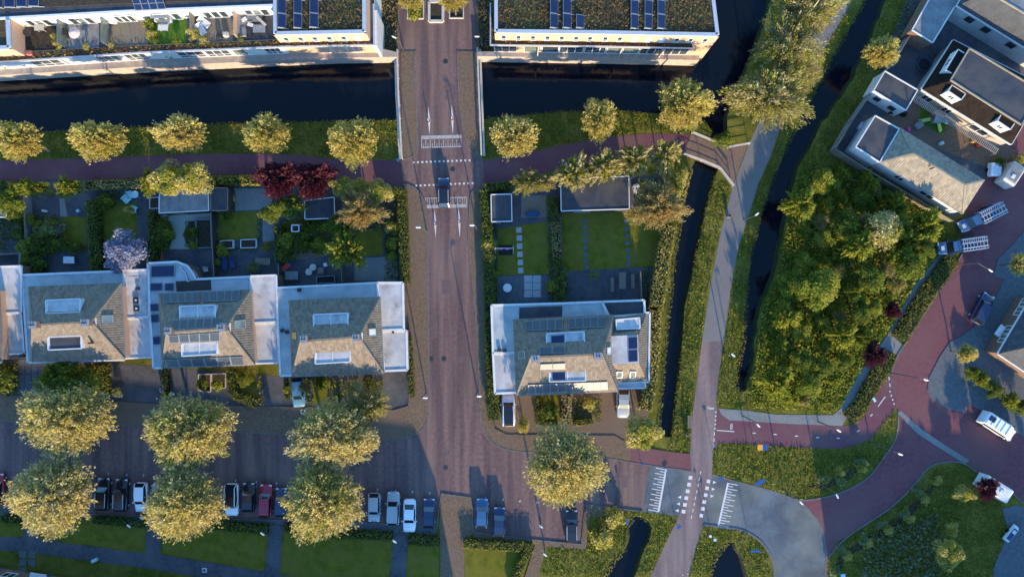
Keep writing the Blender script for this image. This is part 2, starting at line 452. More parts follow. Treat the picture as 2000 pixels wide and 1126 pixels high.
# footways (raised slabs) and their kerb stones
fw1 = slab('footway', [(-260, 760), (0, 771), (60, 772), (300, 788), (560, 794), (770, 800), (797, 792), (801, 722), (792, 555), (789, 363)] + smooth_line([(800, 363), (818, 375), (831, 400), (835, 470)], 3) + [(837, 790)] + smooth_line([(835, 815), (824, 837), (800, 851), (775, 859), (740, 857)], 3) + [(470, 842), (235, 830), (0, 820), (-260, 805)], .09, m_foot)
kerb([(-260, 806), (0, 821), (235, 831), (470, 843), (740, 858)] + smooth_line([(775, 860), (800, 852), (825, 838), (836, 815), (838, 790)], 3) + [(836, 470)] + smooth_line([(832, 400), (818, 374), (800, 362), (786, 361)], 3), fw1)
fw2 = slab('footway', smooth_line([(946, 363), (928, 373), (919, 391), (916, 470)], 3) + [(929, 600), (937, 747)] + smooth_line([(939, 810), (945, 841), (960, 860), (980, 873), (1013, 880)], 3) + [(1180, 892), (1232, 900), (1232, 868), (1200, 850), (990, 848), (966, 836), (955, 790), (948, 600), (943, 400)], .09, m_foot)
kerb(smooth_line([(947, 362), (927, 372), (918, 390), (915, 470)], 3) + [(928, 600), (936, 747)] + smooth_line([(938, 810), (944, 842), (959, 861), (980, 874), (1013, 881)], 3) + [(1180, 893), (1268, 908), (1349, 919)], fw2)
slab('footway', [(1232, 868), (1290, 879), (1348, 886), (1350, 918), (1268, 907), (1232, 900)], .086, m_redrd)
fw3 = slab('footway', [(783, 100), (811, 100), (813, 200), (817, 285)] + smooth_line([(816, 292), (806, 306), (786, 311)], 3), .07, m_foot)
kerb([(811, 100), (813, 200), (817, 285)] + smooth_line([(816, 292), (806, 306), (786, 311)], 3), fw3, z=.09)
fw4 = slab('footway', [(933, 100), (893, 100), (896, 190), (904, 250), (916, 288), (928, 306), (943, 311)], .07, m_foot)
kerb([(893, 100), (896, 190), (904, 250), (916, 288), (928, 306), (943, 311)], fw4, z=.09)
# paths beside the parking row and between the lawns
fw5 = slab('footway', [(862, 963), (921, 970), (925, 1037), (907, 1062), (908, 1260), (858, 1260), (860, 1085), (858, 1030)], .09, m_foot)
kerb([(853, 1026), (858, 990), (862, 963), (921, 971), (925, 1037), (1030, 1052), (1135, 1062), (1143, 984), (1255, 998)], fw5)
fw6 = slab('footway', [(-260, 984), (0, 997), (200, 1005), (450, 1013), (700, 1020), (852, 1028), (851, 1044), (790, 1040), (545, 1022), (250, 1012), (0, 1006), (-260, 995)], .085, m_patch)
kerb([(-260, 985), (0, 996), (200, 1004), (450, 1012), (700, 1019), (852, 1027)], fw6)
slab('footway', [(925, 1038), (1030, 1053), (1136, 1063), (1145, 985), (1230, 997), (1200, 1004), (1150, 1010), (1145, 1072), (1068, 1066), (1050, 1126), (1035, 1200), (1005, 1200), (1025, 1126), (1045, 1062), (926, 1050)], .085, m_foot)
slab('footpath', [(-260, 1030), (0, 1048), (45, 1048), (78, 1052), (130, 1060), (208, 1070), (278, 1079), (314, 1082), (460, 1106), (600, 1130), (800, 1170), (800, 1200), (400, 1127), (264, 1106), (200, 1097), (130, 1088), (65, 1078), (0, 1073), (-260, 1050)], .03, m_patio)
for pts in ([(45, 1004), (78, 1008), (77, 1052), (46, 1048)], [(287, 1012), (316, 1014), (313, 1082), (284, 1079)], [(527, 1020), (553, 1022), (546, 1125), (517, 1118)], [(768, 1037), (797, 1040), (790, 1180), (760, 1165)]):
    sheet('footpath', pts, .026, m_patio)
# cycle paths
sheet('cycle_path', [(-260, 330), (-60, 317), (0, 314), (160, 309), (300, 304), (400, 300), (520, 300), (592, 303), (645, 310), (781, 314), (785, 363), (720, 354), (654, 350), (500, 340), (415, 342), (260, 348), (0, 352), (-260, 365)], .014, m_cycle)
sheet('cycle_path', [(944, 313), (1000, 305), (1100, 283), (1180, 268), (1260, 261), (1310, 261), (1350, 262), (1336, 303), (1260, 300), (1200, 308), (1130, 322), (1080, 334), (1000, 352), (946, 361)], .014, m_cycle)
path_l = [(1349, 1100), (1326, 1007), (1351, 919), (1347, 887), (1354, 799), (1359, 760), (1362, 733), (1371, 668)]
sheet('cycle_path', [(1371, 668), (1414, 664), (1405, 722), (1399, 787), (1401, 797), (1393, 880), (1391, 926), (1374, 1023), (1364, 1052), (1354, 1088), (1344, 1126), (1325, 1220), (1235, 1220), (1270, 1126), (1299, 1062), (1326, 1007), (1351, 919), (1347, 887), (1354, 799), (1359, 760), (1362, 733)], .018, m_path)
sheet('cycle_path', [(1371, 668), (1374, 645), (1389, 548), (1409, 447), (1430, 368), (1462, 283), (1479, 245), (1510, 180), (1560, 90), (1600, 10), (1650, -120), (1720, -120), (1655, 20), (1600, 110), (1560, 180), (1528, 238), (1506, 303), (1482, 356), (1459, 429), (1441, 488), (1430, 548), (1414, 664)], .018, m_pathg)
sheet('cycle_path', [(1401, 797), (1409, 809), (1425, 820), (1542, 827), (1645, 831)] + smooth_line([(1660, 830), (1685, 815), (1705, 780), (1722, 752), (1740, 728)], 4) + [(1752, 760), (1750, 798)] + smooth_line([(1747, 799), (1738, 809), (1718, 835), (1702, 854), (1673, 869), (1640, 875)], 4) + [(1575, 874), (1478, 867), (1420, 864), (1406, 866), (1394, 878)], .014, m_cycle)
sheet('footpath', [(1403, 797), (1458, 801), (1517, 809), (1627, 810), (1640, 799), (1660, 760), (1687, 717), (1727, 663), (1745, 634), (1786, 557), (1836, 496), (1868, 490), (1747, 659), (1766, 675), (1753, 693), (1732, 682), (1687, 760), (1648, 825), (1645, 831), (1542, 827), (1425, 820), (1409, 809)], .024, m_pave)
# asphalt crossing and bend
sheet('asphalt_road', [(1268, 908), (1351, 919), (1326, 1007), (1255, 998)], .012, m_asph)
sheet('asphalt_road', [(1391, 926), (1445, 942), (1497, 955), (1536, 968)] + smooth_line([(1562, 978), (1590, 1007), (1606, 1035), (1613, 1075), (1612, 1126), (1604, 1200)], 3) + [(1505, 1200), (1512, 1126)] + smooth_line([(1510, 1100), (1500, 1075), (1480, 1052), (1450, 1035), (1420, 1030), (1390, 1026), (1373, 1024)], 3), .012, m_asph)
ar = sheet('red_road', [(1562, 978), (1608, 971), (1656, 955), (1695, 932), (1718, 903), (1750, 854), (1753, 841), (1754, 802), (1750, 798), (1752, 760), (1740, 728), (1753, 693), (1766, 672), (1880, 495), (1880, 440), (1895, 395), (1935, 330), (1960, 270), (2040, 130), (2300, 130), (2300, 1180), (2000, 985), (1967, 955), (1915, 926), (1892, 906), (1879, 903), (1837, 903), (1810, 915), (1790, 940), (1770, 965), (1740, 990), (1700, 1015), (1656, 1046), (1634, 1059), (1617, 1088), (1614, 1200), (1606, 1200), (1613, 1075), (1606, 1035), (1590, 1007)], .010, m_redrd)
kerb(smooth_line([(1391, 926), (1445, 942), (1497, 955), (1536, 968), (1562, 978), (1590, 1007), (1606, 1035), (1613, 1075), (1612, 1126), (1604, 1200)], 3), ar, w=.22, z=.03)
kerb(smooth_line([(1373, 1024), (1390, 1026), (1420, 1030), (1450, 1035), (1480, 1052), (1500, 1075), (1510, 1100), (1512, 1126), (1505, 1200)], 3), ar, w=.25, z=.08)
kerb(smooth_line([(1880, 495), (1766, 673), (1753, 693), (1740, 728)], 3), ar, w=.2, z=.1)
kerb(smooth_line([(2000, 983), (1967, 955), (1915, 926), (1879, 903), (1837, 903), (1810, 915), (1790, 940), (1740, 990), (1656, 1046), (1617, 1088)], 3), ar, w=.2, z=.1)
kerb(smooth_line([(1536, 968), (1562, 976), (1608, 971), (1656, 955), (1695, 932), (1718, 903), (1750, 854), (1754, 802)], 3), ar, w=.2, z=.1)
sheet('drain_band', [(1753, 806), (1760, 802), (1800, 838), (1845, 868), (1893, 898), (1886, 905), (1838, 876), (1792, 846)], .016, m_pave)
slab('footway', [(2300, 330), (2010, 440), (1985, 470), (1950, 505), (1940, 540), (1962, 545), (1925, 620), (1880, 655), (1855, 668), (1836, 696), (1815, 736), (1811, 762), (1822, 780), (1850, 798), (1886, 806), (1894, 788), (1960, 828), (2010, 858), (2300, 1000)], .07, m_patch)
slab('footway', [(1957, 994), (1985, 985), (2010, 995), (2300, 1160), (2300, 1260), (1935, 1260), (1941, 1108), (1970, 1036)], .07, m_patch)
sheet('courtyard', [(1632, 292), (1714, 150), (1800, -80), (2300, -80), (2300, 400), (1985, 300), (1965, 330), (1935, 330), (1890, 400), (1865, 425)], .008, m_patio)
sheet('terrace_paving', [(1690, 222), (1725, 228), (1800, 190), (1985, 295), (1950, 335), (1745, 258), (1660, 285)], .020, m_foot)
# ground around the houses (drives, patios, garden paths)
sheet('forecourt', [(-260, 700), (44, 690), (300, 715), (560, 735), (800, 720), (800, 792), (770, 800), (560, 794), (300, 788), (60, 772), (-260, 760)], .010, m_patio)
sheet('forecourt', [(962, 768), (1270, 745), (1262, 870), (1232, 868), (1200, 850), (990, 848), (968, 836)], .010, m_foot)
sheet('garden_paving', [(-260, 352), (130, 352), (280, 350), (545, 345), (790, 365), (792, 560), (545, 560), (300, 545), (45, 545), (-260, 545)], .006, m_patio)
sheet('garden_paving', [(950, 376), (1100, 352), (1305, 340), (1300, 470), (1268, 600), (962, 600), (955, 500)], .006, m_patio)

# ------------------------------------------------------------------ painted markings (parts of their road)
def mark(name, pts, z, parent, mat=m_paint): return MB().poly(PP(pts, z)).build(name, mat, parent)
def line_mark(a, b, w, z, parent, mat=m_paint, name='painted_line'):
    dx, dy = b[0] - a[0], b[1] - a[1]; l = math.hypot(dx, dy); nx, ny = -dy / l * w / 2, dx / l * w / 2
    return mark(name, [(a[0] + nx, a[1] + ny), (b[0] + nx, b[1] + ny), (b[0] - nx, b[1] - ny), (a[0] - nx, a[1] - ny)], z, parent, mat)
def sq(cx, cy, w, ang, z, parent, name='crossing_block'):
    c, s = math.cos(ang) * w / 2, math.sin(ang) * w / 2
    mark(name, [(cx - c + s, cy - s - c), (cx + c + s, cy + s - c), (cx + c - s, cy + s + c), (cx - c - s, cy - s + c)], z, parent)
def tri(cx, cy, dirx, w, h, z, parent):
    mark('yield_triangle', [(cx - dirx * w / 2, cy - h / 2), (cx + dirx * w / 2, cy), (cx - dirx * w / 2, cy + h / 2)], z, parent)
ZM = .024
for (x0, x1, y0, y1, flip) in ((823, 901, 266, 288, 0), (830, 912, 387, 408, 1)):
    a, b = (y0, y1) if not flip else (y1, y0)
    d = 1 if not flip else -1
    mark('hump_band', [(x0, a - 1), (x1, a - 3), (x1, a - 3 + d * 7), (x0, a - 1 + d * 7)], ZM, road, m_paintw)
    line_mark((x0, b), (x1, b - 2), 2.4, ZM, road, m_paintw)
    line_mark((x0 + .5, a), (x0 + .5, b), 1.5, ZM + .003, road, m_paintw); line_mark((x1 - .5, a - 2), (x1 - .5, b - 2), 1.5, ZM + .003, road, m_paintw)
    for k in range(1, 18):
        x = x0 + (x1 - x0) * k / 18
        line_mark((x, (a + d * 6) if k % 2 == 0 else (b - d * 8)), (x, b - 1), 1.3, ZM + .003, road, m_paintw)
for (x, y0, y1, ym) in ((838, 208, 263, 236), (883.5, 204, 263, 233), (850, 408, 464, 437), (897, 406, 464, 433)):
    mark('lane_diamond', [(x - 1.5, y0), (x + 2.4, ym), (x + 1, y1), (x - 2.4, ym)], ZM, road)
for k in range(14):
    t = k / 13
    sq(808 + 109 * t, 317 - 4 * t, 3.7, -.03, ZM, road); sq(813 + 110 * t, 362.5 - 5 * t, 3.7, -.03, ZM, road)
for (x, y) in ((211, 924), (247, 926), (280, 927), (460, 937), (500, 940), (540, 942), (737, 955), (772, 957), (805, 959), (839, 962), (948, 971), (982, 974), (1015, 977), (1048, 980)):
    mark('bay_tick', [(x - 1.5, y + 2.5), (x + 1.2, y - 3), (x + 1.6, y + 2.5)], ZM, road)
asph = ar
ZA = .030
def comb(top, bot, sgn):
    line_mark(top, bot, 3.4, ZA, asph)
    for k in range(17):
        t = .015 + k / 16 * .97
        x, y = top[0] + (bot[0] - top[0]) * t, top[1] + (bot[1] - top[1]) * t
        ln = 20 if k % 2 == 0 else 11
        line_mark((x + sgn * 1.8, y), (x + sgn * ln, y + .17 * ln * sgn), 1.7, ZA, asph)
comb((1301, 915), (1286, 999), -1); comb((1422, 942), (1403, 1026), 1)
for k in range(6):
    t = k / 5
    sq(1348.5 - 13.5 * t, 932 + 66 * t, 7.2, .17, ZA, asph); sq(1383.6 - 13.6 * t, 939 + 67 * t, 7.0, .17, ZA, asph)
for k in range(3):
    tri(1327 - 2.5 * k, 970 + 13 * k, -1, 7, 6.5, ZA, asph); tri(1396 - 2.4 * k, 941 + 13.3 * k, 1, 7, 6.5, ZA, asph)
for k in range(8):
    a, b = k / 8, k / 8 + .062
    line_mark((1369 - 20 * a, 919 + 99 * a), (1369 - 20 * b, 919 + 99 * b), 1.7, ZA, asph)
for k in range(5): tri(1398.8 - .4 * k, 804 + 8 * k, 1, 3.6, 4.6, ZA, asph)
for k in range(3): line_mark((1395.5 - .6 * k, 843 + 12 * k), (1395 - .6 * k, 850 + 12 * k), 1.7, ZA, asph)
line_mark((1400, 839.6), (1434, 842), 1.8, ZA, asph)
line_mark((1380, 795), (1395, 796.5), 1.4, ZA, asph); line_mark((1384, 797.6), (1394, 798.3), 1.2, ZA, asph)
line_mark((1427.5, 827), (1427, 838), 1.2, ZA, asph); line_mark((1430, 826), (1429.5, 838), 1.2, ZA, asph)
for (x, y, a) in ((1473, 845, .05), (1514, 847.5, .05), (1555.6, 850.7, .05), (1597, 853.6, .05), (1637, 855, 0), (1676, 841, -.5), (1702, 810, -.75)):
    line_mark((x - 3 * math.cos(a), y - 3 * math.sin(a)), (x + 3 * math.cos(a), y + 3 * math.sin(a)), 2.0, ZA, asph)
line_mark((1715, 793), (1729, 774), 1.8, ZA, asph)
for k in range(4): tri(1739 + 2.6 * k, 764 + 8 * k, 1, 3.4, 4.4, ZA, asph)
line_mark((1736, 735), (1737, 742), 1.8, ZA, asph); line_mark((1737.6, 748), (1738.6, 755), 1.8, ZA, asph)
for (x, y) in ((1344, 1120), (1334, 1122)): tri(x, y, 0.4, 4, 5, ZA, asph)

# repair patches and drain covers in the carriageway
for (x, y, w_, h_) in ((873, 884, 12, 10), (872, 560, 18, 26), (900, 700, 16, 12), (850, 640, 9, 40), (893, 520, 10, 18), (880, 180, 22, 30), (600, 900, 40, 14), (330, 905, 30, 10), (1210, 940, 30, 22)):
    MB().poly(PP([(x - w_ / 2, y - h_ / 2), (x + w_ / 2, y - h_ / 2), (x + w_ / 2, y + h_ / 2), (x - w_ / 2, y + h_ / 2)], .011)).build('repair_patch', m_rpatch, road)
for (x, y) in ((870, 912), (867, 700), (884, 330), (870, 120), (420, 880), (700, 905), (1190, 935), (842, 700), (935, 640), (160, 868)):
    p = P(x, y, 0); MB().disc((p[0], p[1], .014), .36, 14).build('drain_cover', m_dark, road)
# ================================================================== BUILDINGS
def tile_slope(mb, A, B, C, D, pitch=.30, course=.36, amp=.030):
    """eave A-B, ridge C-D above B and A; pan tiles as small curved strips"""
    A, B, C, D = map(Vector, (A, B, C, D))
    u = (B - A).normalized(); w = D - A if (D - A).length > .01 else C - A
    n = u.cross((C + D) / 2 - A).normalized(); v = n.cross(u)
    L_ = (B - A).length
    uD, vD = (D - A).dot(u), (D - A).dot(v); uC, vC = (C - A).dot(u), (C - A).dot(v)
    def vmax(x):
        if x < uD: return vD * max(x, 0) / max(uD, 1e-6)
        if x > uC: return vC * max(L_ - x, 0) / max(L_ - uC, 1e-6)
        return vD + (vC - vD) * (x - uD) / max(uC - uD, 1e-6)
    nu = max(1, int(L_ / pitch)); p = L_ / nu; nv = max(1, int(max(vD, vC) / course)); c = max(vD, vC) / nv
    prof = ((0, 0), (.3, 1), (.65, .75), (1, 0))
    for i in range(nu):
        us = [(i + q) * p for q, _ in prof]; vm = [vmax(x) for x in us]
        mvm = max(vm)
        for j in range(nv):
            v0 = j * c
            if v0 >= mvm - .02: break
            vs_ = []; fs = []
            for k, (q, hh) in enumerate(prof):
                lo = min(v0, vm[k]); hi = min(v0 + c * 1.08, max(vm[k], lo))
                vs_.append(A + u * us[k] + v * lo + n * (hh * amp + .035)); vs_.append(A + u * us[k] + v * hi + n * (hh * amp))
            for k in range(len(prof) - 1): fs.append((2 * k, 2 * k + 2, 2 * k + 3, 2 * k + 1))
            mb.add(vs_, fs)
def plane_of(a, b, c):
    a, b, c = map(Vector, (a, b, c)); n = (b - a).cross(c - a).normalized()
    if n.z < 0: n = -n
    return a, n
def on_plane(px, py, pl, lift=0.0):
    a, n = pl; p0 = Vector(P(px, py, 0)); p1 = Vector(P(px, py, 10))
    d = p1 - p0; t = (a - p0).dot(n) / d.dot(n)
    return p0 + d * t + n * lift
def hip(parent, eave, ze, rl, rr, zr, tmat, overhang=.35, wall_m=None, z0=0.0):
    """hip roof traced in the photo; eave = NW,NE,SE,SW pixels"""
    NW, NE, SE, SW = [Vector(p) for p in PP(eave, ze)]; RL = Vector(P(*rl, zr)); RR = Vector(P(*rr, zr))
    planes = {}
    mb = MB()
    # closed deck under the tiles
    for q in ((SW, SE, RR, RL), (NE, NW, RL, RR), (SE, NE, RR), (NW, SW, RL)):
        mb.add([Vector(p) - Vector((0, 0, .06)) for p in q], [tuple(range(len(q)))])
    r = mb.build('roof', tmat, parent)
    for nm, (a, b, c, d) in {'S': (SW, SE, RR, RL), 'N': (NE, NW, RL, RR), 'E': (SE, NE, RR, RR), 'W': (NW, SW, RL, RL)}.items():
        t = MB(); tile_slope(t, a, b, c, d); o = t.build('roof_tiles', tmat, r); o['kind'] = 'stuff'
        planes[nm] = plane_of(a, b, c)
    t = MB()
    for a, b in ((RL, RR), (RL, NW), (RL, SW), (RR, NE), (RR, SE)):
        t.bar(a + Vector((0, 0, .05)), b + Vector((0, 0, .05)), .24, .12)
    t.build('ridge_cap', tmat, r)
    g = MB(); cs = [NW, NE, SE, SW]
    for i in range(4):
        a, b = cs[i], cs[(i + 1) % 4]; g.bar(a - Vector((0, 0, .1)), b - Vector((0, 0, .1)), .16, .14)
    g.build('gutter', m_lead, r)
    if wall_m:
        cen = (NW + NE + SE + SW) / 4; ins = []
        for p in cs:
            d = p - cen; q = cen + Vector((d.x - math.copysign(overhang, d.x), d.y - math.copysign(overhang, d.y), 0)); ins.append((q.x, q.y, ze - .12))
        MB().prism(ins, z0).build('wall', wall_m, parent)
        for a, b, ground in ((ins[3], ins[2], True), (ins[1], ins[0], False)):
            L_ = math.hypot(b[0] - a[0], b[1] - a[1])
            for f in (.10, .32, .56, .78): wall_window(parent, a, b, L_ * f, L_ * f + 1.3, 3.5, 4.7, 2)
            if ground:
                for f in (.08, .36, .54, .80): wall_window(parent, a, b, L_ * f, L_ * f + 1.5, .9, 2.4, 2)
                d_ = (Vector(b) - Vector(a)).normalized(); n_ = Vector((d_.y, -d_.x, 0)); p0 = Vector((a[0], a[1], 0)) + n_ * .03
                for f in (.26, .70): MB().quad(*[p0 + d_ * (L_ * f + x) + Vector((0, 0, z)) for x, z in ((0, .05), (1.0, .05), (1.0, 2.2), (0, 2.2))]).build('door', m_woodd, parent)
    return r, planes
def flat(parent, pts, z, roof_m=None, wall_m=None, rim=.22, z0=0.0, name='flat_roof', rim_m=None, rh=.10):
    """flat-roofed annex: walls, roof skin and raised edge trim"""
    roof_m = roof_m or m_flat; wall_m = wall_m or m_brickb; rim_m = rim_m or m_white
    w3 = PP(pts, z)
    f = MB().prism(w3, z0, 0, 1).build(name, [roof_m, wall_m], parent)
    if rim > 0:
        t = MB(); q = [Vector(p) for p in w3]
        cen = sum(q, Vector()) / len(q)
        for i in range(len(q)):
            a, b = q[i], q[(i + 1) % len(q)]
            t.bar(a + Vector((0, 0, rh * .45)), b + Vector((0, 0, rh * .45)), rim, rh)
        t.build('edge_trim', rim_m, f)
    return f
def chimney(parent, px, py, z, w=.75, d=.75, h=1.5, rz=0.0):
    c = P(px, py, z)
    s = MB().box((c[0], c[1], z - h / 2), (w, d, h), rz).build('chimney', m_brickb, parent)
    MB().box((c[0], c[1], z + .05), (w + .14, d + .14, .1), rz).build('chimney_cap', m_lead, s)
    t = MB()
    for dx in (-.17, .17): t.tube([(c[0] + dx, c[1], z + .05), (c[0] + dx, c[1], z + .45)], .10, 8)
    t.build('chimney_pot', m_dark, s)
    MB().box((c[0], c[1], z - h * .8), (w + .5, d + .4, .06), rz).build('flashing', m_white, s)
def dormer(parent, pts, z, h=1.6, dark=None, mid=False):
    w3 = PP(pts, z); d = MB().prism(w3, z - h).build('dormer', m_white, parent)
    q = [Vector(p) for p in w3]; cen = sum(q, Vector()) / 4
    ins = [cen + (p - cen) * .90 + Vector((0, 0, .015)) for p in q]
    MB().poly(ins).build('dormer_roof', dark or m_flat, d)
    t = MB()
    for i in range(4): t.bar(q[i] + Vector((0, 0, .05)), q[(i + 1) % 4] + Vector((0, 0, .05)), .13, .14)
    if mid: t.bar((q[0] + q[1]) / 2 + Vector((0, 0, .03)), (q[2] + q[3]) / 2 + Vector((0, 0, .03)), .1, .08)
    t.build('edge_trim', m_white, d)
    for (i, j) in ((0, 1), (3, 2)):      # glazing in the front and back faces
        a, b = q[i], q[j]; nrm = (b - a).cross(Vector((0, 0, 1))).normalized()
        if nrm.dot((a + b) / 2 - cen) < 0: nrm = -nrm
        a2 = a + (b - a) * .08 + nrm * .02; b2 = b - (b - a) * .08 + nrm * .02
        MB().quad(a2 - Vector((0, 0, h * .85)), b2 - Vector((0, 0, h * .85)), b2 - Vector((0, 0, .25)), a2 - Vector((0, 0, .25))).build('window', m_glass, d)
    return d
def quad_pt(c, s, t):
    a = c[0] + (c[1] - c[0]) * s; b = c[3] + (c[2] - c[3]) * s
    return a + (b - a) * t
def panels(parent, corners3, nx, ny, thick=.06, gap=.02, mat=None, name='solar_panel'):
    """grid of single panels on a 3-D quad (corner order: along x, then down)"""
    c = [Vector(p) for p in corners3]; n = (c[1] - c[0]).cross(c[3] - c[0]).normalized()
    if n.z < 0: n = -n
    for i in range(nx):
        for j in range(ny):
            q = [quad_pt(c, (i + a) / nx, (j + b) / ny) for a, b in ((gap, gap), (1 - gap, gap), (1 - gap, 1 - gap), (gap, 1 - gap))]
            cen = sum(q, Vector()) / 4
            top = [p + n * thick for p in q]; inn = [cen + (p - cen) * .94 + n * thick for p in q]
            mb = MB(); mb.add(q + top + inn, [(0, 1, 5, 4), (1, 2, 6, 5), (2, 3, 7, 6), (3, 0, 4, 7), (4, 5, 9, 8), (5, 6, 10, 9), (6, 7, 11, 10), (7, 4, 8, 11)], 0)
            mb.add(inn, [(0, 1, 2, 3)], 1)
            mb.build(name, [m_lead, mat or m_panel], parent)
def slope_panels(parent, pl, pts, nx, ny, lift=.16, mat=None):
    panels(parent, [on_plane(x, y, pl, lift) for x, y in pts], nx, ny, mat=mat or m_panel2)
def skylight(parent, pl, pts, glass=None, frame=None):
    c = [on_plane(x, y, pl, .1) for x, y in pts]; n = pl[1]; cen = sum(c, Vector()) / 4
    f = MB(); top = [p + n * .12 for p in c]; inn = [cen + (p - cen) * .78 + n * .12 for p in c]
    f.add(c + top + inn, [(0, 1, 5, 4), (1, 2, 6, 5), (2, 3, 7, 6), (3, 0, 4, 7), (4, 5, 9, 8), (5, 6, 10, 9), (6, 7, 11, 10), (7, 4, 8, 11)])
    fo = f.build('skylight', frame or m_lead, parent)
    MB().add([cen + (p - cen) * .78 + n * .10 for p in c], [(0, 1, 2, 3)]).build('pane', glass or m_glass, fo)
def roof_box(parent, px, py, z, w, d, h, mat, name='roof_vent'):
    c = P(px, py, z); MB().box((c[0], c[1], z + h / 2), (w, d, h)).build(name, mat, parent)
def wall_window(parent, A, B, s0, s1, z0, z1, cols=2, pane=None, frame=None, out=.03, rail=False):
    """window set into the wall A->B (outward normal to the right of A->B)"""
    A = Vector((A[0], A[1], 0)); B = Vector((B[0], B[1], 0)); d = (B - A).normalized(); n = Vector((d.y, -d.x, 0))
    def pt(s, z, o): return A + d * s + n * o + Vector((0, 0, z))
    f = MB(); fw = .09
    f.bar(pt(s0, z0, out), pt(s1, z0, out), .10, .12); f.bar(pt(s0, z1, out), pt(s1, z1, out), .10, .10)
    for k in range(cols + 1):
        s = s0 + (s1 - s0) * k / cols
        f.bar(pt(s, z0, out), pt(s, z1, out), fw, .08, up=tuple(n))
    if rail: f.bar(pt(s0, z0 + (z1 - z0) * .3, out), pt(s1, z0 + (z1 - z0) * .3, out), .08, .08)
    fo = f.build('window', frame or m_white, parent)
    MB().quad(pt(s0, z0, .012), pt(s1, z0, .012), pt(s1, z1, .012), pt(s0, z1, .012)).build('pane', pane or m_glass, fo)
    return fo

# ---- the row of villas -------------------------------------------------
ZE, ZR, ZF = 5.2, 8.3, 3.2
def base_of(pts): 
    c = P(sum(p[0] for p in pts) / len(pts), sum(p[1] for p in pts) / len(pts), 0); return (c[0], c[1], 0)
# villa at the left edge
e = [(-180, 568), (-4, 562), (2, 708), (-175, 714)]
h0 = thing('villa', base_of(e), 'villa cut off by the left edge, only its pale flat annex roofs showing', 'house', 'villas along the street')
hip(h0, e, ZE, (-172, 642), (-62, 636), ZR, m_tile, wall_m=m_bricko)
flat(h0, [(-190, 527), (43, 519), (42, 610), (-190, 618)], ZF + .15); flat(h0, [(-190, 620), (42, 612), (48, 690), (-190, 698)], ZF)
t = MB(); 
for k in range(14): p = P(6 + rnd.uniform(-1, 1), 616 + k * 3.6, ZF + .05); t.box((p[0], p[1], ZF + .06), (.35, .12, .12))
t.build('cable_tray', m_dark, h0)
# villa 1
e = [(57, 560), (236, 553), (243, 700), (62, 706)]
h1 = thing('villa', base_of(e), 'villa with one pale and one dark flat dormer, near the left edge', 'house', 'villas along the street')
r1, pl1 = hip(h1, e, ZE, (64, 634), (178, 628), ZR, m_tile, wall_m=m_bricko)
flat(h1, [(43, 537), (241, 529), (243, 575), (244, 702), (55, 707)], ZF, rim=.3, roof_m=m_flatc)
flat(h1, [(241, 528), (291, 526), (292, 618), (246, 621)], ZF + .1); flat(h1, [(246, 623), (293, 620), (297, 697), (244, 700)], ZF - .1)
dormer(h1, [(90, 586), (158, 583), (157, 609), (91, 612)], 7.4); dormer(h1, [(94, 658), (160, 655), (160, 680), (95, 683)], 7.2, dark=m_flatd)
chimney(h1, 64, 634, 9.1); chimney(h1, 166, 630, 9.1, w=.95)
skylight(h1, pl1['E'], [(197, 616), (220, 615), (220, 630), (197, 631)], frame=m_lead, glass=m_glassg)
for (x, y) in ((266, 586), (267, 602)):
    roof_box(h1, x, y, ZF + .1, .65, .75, .25, m_dark); roof_box(h1, x, y, ZF + .36, .25, .25, .12, m_cloth, 'vent_cap')
roof_box(h1, 270, 563, ZF + .1, .45, .45, .3, m_dark)
roof_box(h1, 182, 669, 6.6, .3, .2, .9, m_dark, 'flue'); roof_box(h1, 47, 694, ZF, .5, .45, .5, m_dark, 'flue')
# villa 2
e = [(311, 573), (489, 566), (497, 712), (317, 718)]
h2 = thing('villa', base_of(e), 'villa with rows of solar panels on its tiled roof and a glazed garden room', 'house', 'villas along the street')
r2, pl2 = hip(h2, e, ZE, (327, 648), (441, 640), ZR, m_tile, wall_m=m_bricko)
flat(h2, [(289, 514), (346, 511), (366, 519), (377, 533), (383, 545), (492, 540), (494, 580), (320, 592), (318, 718), (300, 718)], ZF, rim=.28, roof_m=m_flatc)
flat(h2, [(489, 539), (540, 537), (542, 628), (493, 630)], ZF + .1); flat(h2, [(493, 632), (542, 630), (545, 708), (497, 710)], ZF - .1)
dormer(h2, [(351, 598), (421, 595), (421, 620), (352, 623)], 7.3, mid=True); dormer(h2, [(355, 671), (425, 668), (424, 691), (356, 695)], 7.2, mid=True)
chimney(h2, 328, 646, 9.1); chimney(h2, 432, 640, 9.1, w=.95)
slope_panels(h2, pl2['N'], [(320, 574), (390, 571), (391, 591), (321, 593)], 5, 1); slope_panels(h2, pl2['N'], [(395, 571), (470, 567), (467, 588), (397, 591)], 5, 1)
slope_panels(h2, pl2['N'], [(338, 626), (432, 621), (428, 640), (336, 646)], 6, 1)
slope_panels(h2, pl2['S'], [(330, 653), (430, 647), (431, 664), (332, 668)], 5, 1); slope_panels(h2, pl2['S'], [(322, 700), (475, 694), (479, 711), (328, 715)], 6, 1)
skylight(h2, pl2['E'], [(456, 626), (478, 624), (479, 641), (457, 642)], glass=m_glassg)
for (pts, nx, ny) in (([(294, 519), (343, 517), (343, 540), (294, 542)], 1, 1), ([(294, 553), (318, 552), (318, 567), (294, 568)], 1, 1), ([(322, 553), (340, 552), (340, 567), (322, 568)], 1, 1), ([(294, 593), (310, 592), (311, 607), (295, 608)], 1, 1), ([(295, 614), (310, 613), (311, 629), (296, 630)], 1, 1), ([(299, 657), (313, 656), (314, 672), (300, 673)], 1, 1)):
    panels(h2, PP(pts, ZF + .06), nx, ny, thick=.12, name='roof_light')
